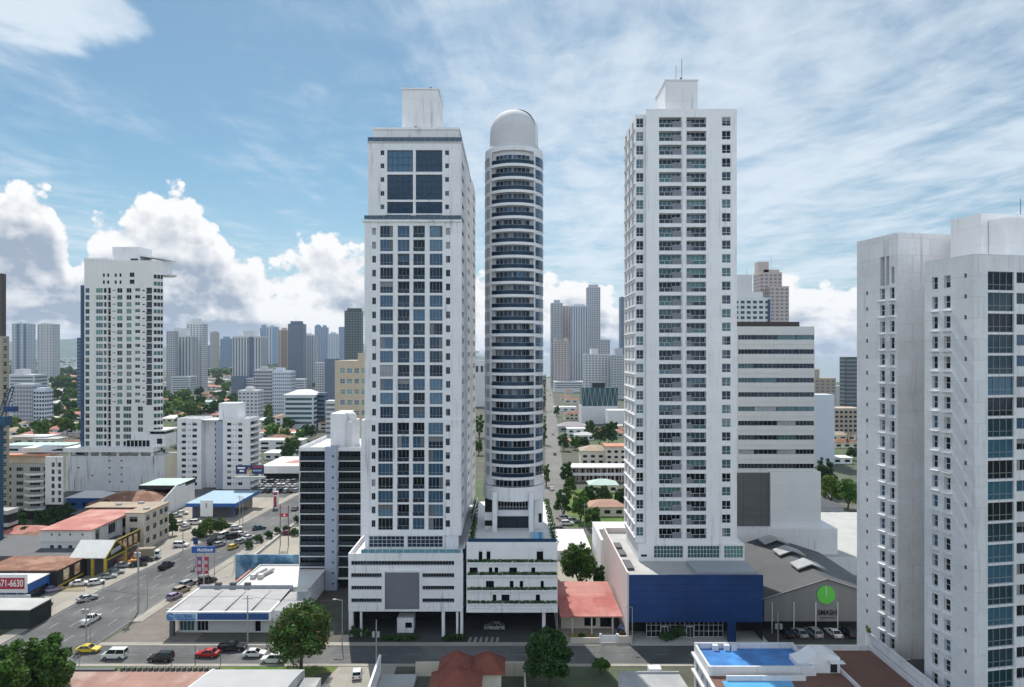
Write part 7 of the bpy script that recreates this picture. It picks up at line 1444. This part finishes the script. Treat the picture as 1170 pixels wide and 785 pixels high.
for a in [('white sedan parked closest to the low fence by the store', 'sedan', 'white', 91, 669, 20), ('white hatchback parked before the yellow portal', 'hatch', 'white', 110, 668, 30), ('silver sedan parked at the portal, front one', 'sedan', 'silver', 123, 661, 25), ('silver sedan parked at the portal, rear one', 'sedan', 'silver', 132, 656, 25), ('light sedan parked below the posters of the store', 'sedan', 'silver', 141.5, 648, 20), ('black sedan parked beside the brown box truck', 'sedan', 'black', 158.5, 647, 15), ('black car half hidden behind the pole by the truck', 'sedan', 'black', 166, 642, 15), ('white sport utility parked at the grass island', 'suv', 'white', 207, 625, 5), ('silver car parked beside the blue fronted shop', 'sedan', 'mauve', 60, 676, 40), ('white car in the left lot below the white side wall', 'sedan', 'silver', 201, 591, 20), ('second white car in the left lot, higher up', 'sedan', 'white', 208, 588, 20), ('yellow-green car in the left lot', 'hatch', 'yellow', 196, 603, 20), ('white sedan in the left lot right of yellow car', 'sedan', 'white', 206, 600, 10), ('silver sedan in the left lot near the sign pole', 'sedan', 'silver', 212, 605, 80), ('white van in the left lot under the blank sign', 'suv', 'white', 224, 599, 10),
 ('mauve hatchback parked by the paver lot', 'hatch', 'mauve', 199.5, 684, 70), ('black and tan sport utility parked behind the mauve car', 'suv', 'tan', 207.5, 677, 70), ('grey-white sport utility parked third from the bank corner', 'suv', 'silver', 214.5, 670, 70), ('round black car parked under the banners', 'suv', 'black', 237, 666, 40), ('maroon sedan parked on the pale lot by the hedge', 'sedan', 'maroon', 329, 611, 5), ('pale blue van parked under the red roof eave', 'van', 'blue', 713, 0, 250)]:
    car(*a[:6], group='parked vehicles', pos=(X(711, 143.6), 144.4) if a[4] == 0 else None)
for i, (x, c, k_) in enumerate(((899, 'black', 'sedan'), (914.5, 'silver', 'sedan'), (930.5, 'silver', 'suv'), (953, 'white', 'sedan'), (970, 'black', 'suv'))): car(f'{c} car in shade before the metal hall, {ordn(i)} from left', k_, c, x, 0, 95, group='cars before the metal hall', pos=(X(x, 144.5), 144.8))
car('grey sedan under the shaded podium of the round tower', 'sedan', 'silver', 565, 0, 180, pos=(X(565, 147.5), 148))
for i, (x, y, c) in enumerate(((648, 600, 'white'), (655, 597, 'silver'), (646, 594, 'white'), (640, 607, 'grey'))): car(f'{c} car parked by the side street trees, {ordn(i)} listed from the lawn', 'suv', c, x, y, 10)
cols = ['white', 'silver', 'white', 'grey', 'white', 'black', 'white', 'silver']; k_ = 0
for r, (y, x0) in enumerate(((562.5, 302), (556.5, 300), (551.5, 299))):
    for i in range(7):
        k_ += 1; x = x0+i*6.2
        if x < 341: c = cols[(i*3+r*2+k_) % 8]; car(f"{c} car, {ordn(i)} from left in the {('front', 'middle', 'back')[r]} row of the crowded lot", random.choice(('sedan', 'suv')), c, x+random.uniform(-.6, .6), y, random.choice((85, 90, 95, 70)), group='cars in the crowded lot')
for i, (x, y) in enumerate(((630.5, 560), (634, 520), (632, 497), (630, 470), (628.5, 452))): car(f'small car on the pale side street, {ordn(i)} from the near end', 'sedan', ('white', 'grey', 'silver', 'white', 'black')[i], x, y, 88)
trk = T('box_truck', 'brown box truck parked beside the beige three-storey building', 'truck', (*G(170, 639), .05)); trk.rotation_euler.z = radians(12)
def loc_part(par, nm, mb, m): o = bpy.data.objects.new(nm, mb.mesh(nm, [m])); COL.objects.link(o); o.parent = par; return o
loc_part(trk, 'cargo_box', MB().box(-3, -1.15, .9, 1.6, 1.15, 3.3), mat('truck_box', (.30, .25, .19), .8, .12)); loc_part(trk, 'cab', MB().frustum(1.7, -1.05, 3.3, 1.05, .5, 1.7, -.95, 2.9, .95, 2.5), CARC['white']); loc_part(trk, 'cab_glass', MB().box(1.9, -1.03, 1.6, 3.0, 1.03, 2.2), CGL)
for x in (-2, 2.4):
    for y in (-1, 1): b = MB(); b.tube((x, y-.14, .42), (x, y+.14, .42), .42, 12); loc_part(trk, 'wheel', b, TYRE)
# ================================================================== poles
def pole(label, x, yb, yt, D=None, arm=True, lamp=False, tr=False, r=.15, m=POLEC):
    D = D or GD(yb); px_ = X(x, D); z = Z(yt, D); t = T('street_lamp' if lamp else 'utility_pole', label, 'lamp post' if lamp else 'pole', (px_, D, 0)); b = MB(); b.tube((px_, D, 0), (px_, D, z), r, 8, r*.65); b.part('pole', m, t)
    if arm: b = MB(); b.tube((px_-1.1, D-.15, z-.5), (px_+1.1, D-.15, z-.5), .07, 5); b.part('crossarm', m, t)
    if tr:
        for dx in (-.45, .45): b = MB(); b.cyl(px_+dx, D-.35, .3, z-3.2, z-2.2, 12); b.part('transformer', STEEL, t)
    if lamp: b = MB(); b.tube((px_, D, z), (px_-1.3, D, z+.2), .06, 5); b.part('lamp_arm', m, t); b = MB(); b.box(px_-1.9, D-.15, z+.1, px_-1.2, D+.15, z+.28); b.part('lamp_head', STEEL, t)
pole('tall concrete pole with transformers beside the paver lot', 158, 700, 620, tr=True, r=.24); pole('leaning-shadow thin pole right of the tall transformer pole', 168.5, 694, 659, arm=False, r=.1); pole('pole with box at the avenue corner above the taxi', 98.5, 738, 683, tr=True, r=.17); pole('second slim pole at the avenue corner above the taxi', 103, 737, 693, arm=False, r=.1)
pole('utility pole in front of the bank fascia', 283, 738, 681, D=141, tr=False, r=.17); pole('short post before the front street, left of the red sedan', 223, 766, 737, D=130.8, arm=False, r=.08, m=DGREY); pole('short post at left before the front street', 90.5, 768, 748, D=130.8, lamp=False, arm=False, r=.07); pole('short post right of the red sedan', 252, 766, 744, D=130.8, arm=False, r=.07, m=DGREY); pole('short post below the black sport utility', 196, 766, 743, D=130.8, arm=False, r=.07, m=DGREY)
pole('pole with twin boxes before the striped podium', 430, 757, 708, D=132, tr=True, arm=False, r=.14); pole('lamp post left of the striped podium', 391, 744, 686, D=139.9, lamp=True, arm=False, r=.11); pole('lamp post at the corner of the pink podium wall', 722.5, 748, 694, D=139.9, lamp=True, arm=False, r=.12); pole('pole beside the beige three-storey building', 209, 630, 590, r=.14); pole('pole before the light blue canopy shop, left', 274, 600, 566, D=236, r=.16); pole('pole before the light blue canopy shop, right', 277.5, 600, 568, D=238, r=.14); pole('slim grey pole near the mural wall', 267.5, 640, 619, D=188, lamp=True, arm=False, r=.09); pole('slim pole right of the blue bank sign', 245, 655, 625, D=184, r=.1); pole('pole in the yard behind the round leafy tree', 668, 606, 575, r=.12); pole('tall pole left of the metal hall posts', 889, 737, 700, D=139.9, tr=True, arm=False, r=.12)
for i, (p, q_, lab) in enumerate((((-86.5, 158, 16.4), (-81, 226, 12), 'overhead cable from the tall transformer pole up the avenue'), ((-86.5, 158, 15.2), (-81.5, 236, 11), 'lower overhead cable from the tall transformer pole up the avenue'), ((-86.5, 158, 15.8), (-87.5, 141, 11.6), 'overhead cable between the tall pole and the corner pole'), ((-87.5, 141, 11.4), (-54, 141, 9.8), 'overhead cable crossing before the bank roof'), ((-54, 141, 9.6), (-34.8, 140, 9.4), 'overhead cable from the bank pole to the podium lamp'), ((-104.5, 206, 15), (-86.5, 158, 15.5), 'overhead cable crossing the avenue'))):
    b = MB(); P0, P1 = Vector(p), Vector(q_); pr_ = P0
    for j in range(1, 13):
        t_ = j/12; c_ = P0.lerp(P1, t_); c_.z -= 4*t_*(1-t_)*(P1-P0).length*.025; b.tube(pr_, c_, .03, 4); pr_ = c_
    setp(b.part('power_line', BLK), lab, 'cable')
fn = T('fence', 'low metal fence between the shop lot and the bush', 'fence', (-113, 172, 0)); b = MB(); b.box(-116, 171.9, .9, -107.6, 172, 1.0); b.box(-116, 171.9, .2, -107.6, 172, .3)
for i in range(18): b.box(-116+i*.49, 171.9, 0, -115.95+i*.49, 172, 1.05)
b.part('fence_panel', YEL, fn)
# ================================================================== two people on the lot and the pavement
def person(label, x, D, shirt, ang):
    J = [(0, 0, .95), (0, 0, 1.2), (0, 0, 1.42), (0, 0, 1.52), (0, .01, 1.64), (.1, 0, .9), (.11, .06, .5), (.12, 0, .08), (.12, -.13, .04), (-.1, 0, .9), (-.11, -.1, .5), (-.12, .06, .08), (-.12, -.08, .04), (.2, 0, 1.4), (.25, .03, 1.12), (.26, -.06, .88), (-.2, 0, 1.4), (-.25, -.03, 1.12), (-.26, -.12, .9)]
    E = [(0, 1), (1, 2), (2, 3), (3, 4), (0, 5), (5, 6), (6, 7), (7, 8), (0, 9), (9, 10), (10, 11), (11, 12), (2, 13), (13, 14), (14, 15), (2, 16), (16, 17), (17, 18)]
    R = [.14, .13, .13, .05, .1, .09, .065, .04, .035, .09, .065, .04, .035, .06, .045, .03, .06, .045, .03]
    me = bpy.data.meshes.new('person'); me.from_pydata(J, E, []); o = bpy.data.objects.new('person', me); COL.objects.link(o); md = o.modifiers.new('skin', 'SKIN'); sv = me.skin_vertices[0].data
    for q, r in zip(sv, R): q.radius = (r, r)
    sv[0].use_root = True; o.modifiers.new('sub', 'SUBSURF').render_levels = 1; me.materials.append(shirt); o.location = (x, D, .15); o.rotation_euler.z = ang; setp(o, label, 'person'); WL[o.name] = Vector((0, 0, 0))
    b = MB(); b.cyl(0, .01, .1, 1.62, 1.75, 10, 0, .06); h = bpy.data.objects.new('hair', b.mesh('hair', [TXT])); COL.objects.link(h); h.parent = o
p = G(118.5, 671); person('person in dark clothes standing behind the white hatchback at the portal', p[0], p[1], SHIRT, .5); p = G(312.5, 583); person('person in dark clothes walking on the far avenue pavement', p[0], p[1], SHIRT, 2)
# ================================================================== the air
hzb = MB().box(-13500, -250, -1, 13500, 13500, 290); me = hzb
o = MB().add(hzb.v[:8], [(0, 1, 5, 4), (1, 2, 6, 5), (2, 3, 7, 6), (3, 0, 4, 7), (3, 2, 1, 0), (4, 5, 6, 7)]).part('haze', bpy.data.materials.new('haze_air'), kind='stuff')
hm = o.data.materials[0]; hm.use_nodes = True; hm.node_tree.nodes.clear(); kk = NT(hm.node_tree); pvn = kk.new('ShaderNodeVolumePrincipled'); pvn.inputs['Color'].default_value = (.66, .80, 1, 1); pvn.inputs['Density'].default_value = HAZE; pvn.inputs['Anisotropy'].default_value = .1
ho = kk.new('ShaderNodeOutputMaterial'); kk.l.new(pvn.outputs[0], ho.inputs['Volume'])
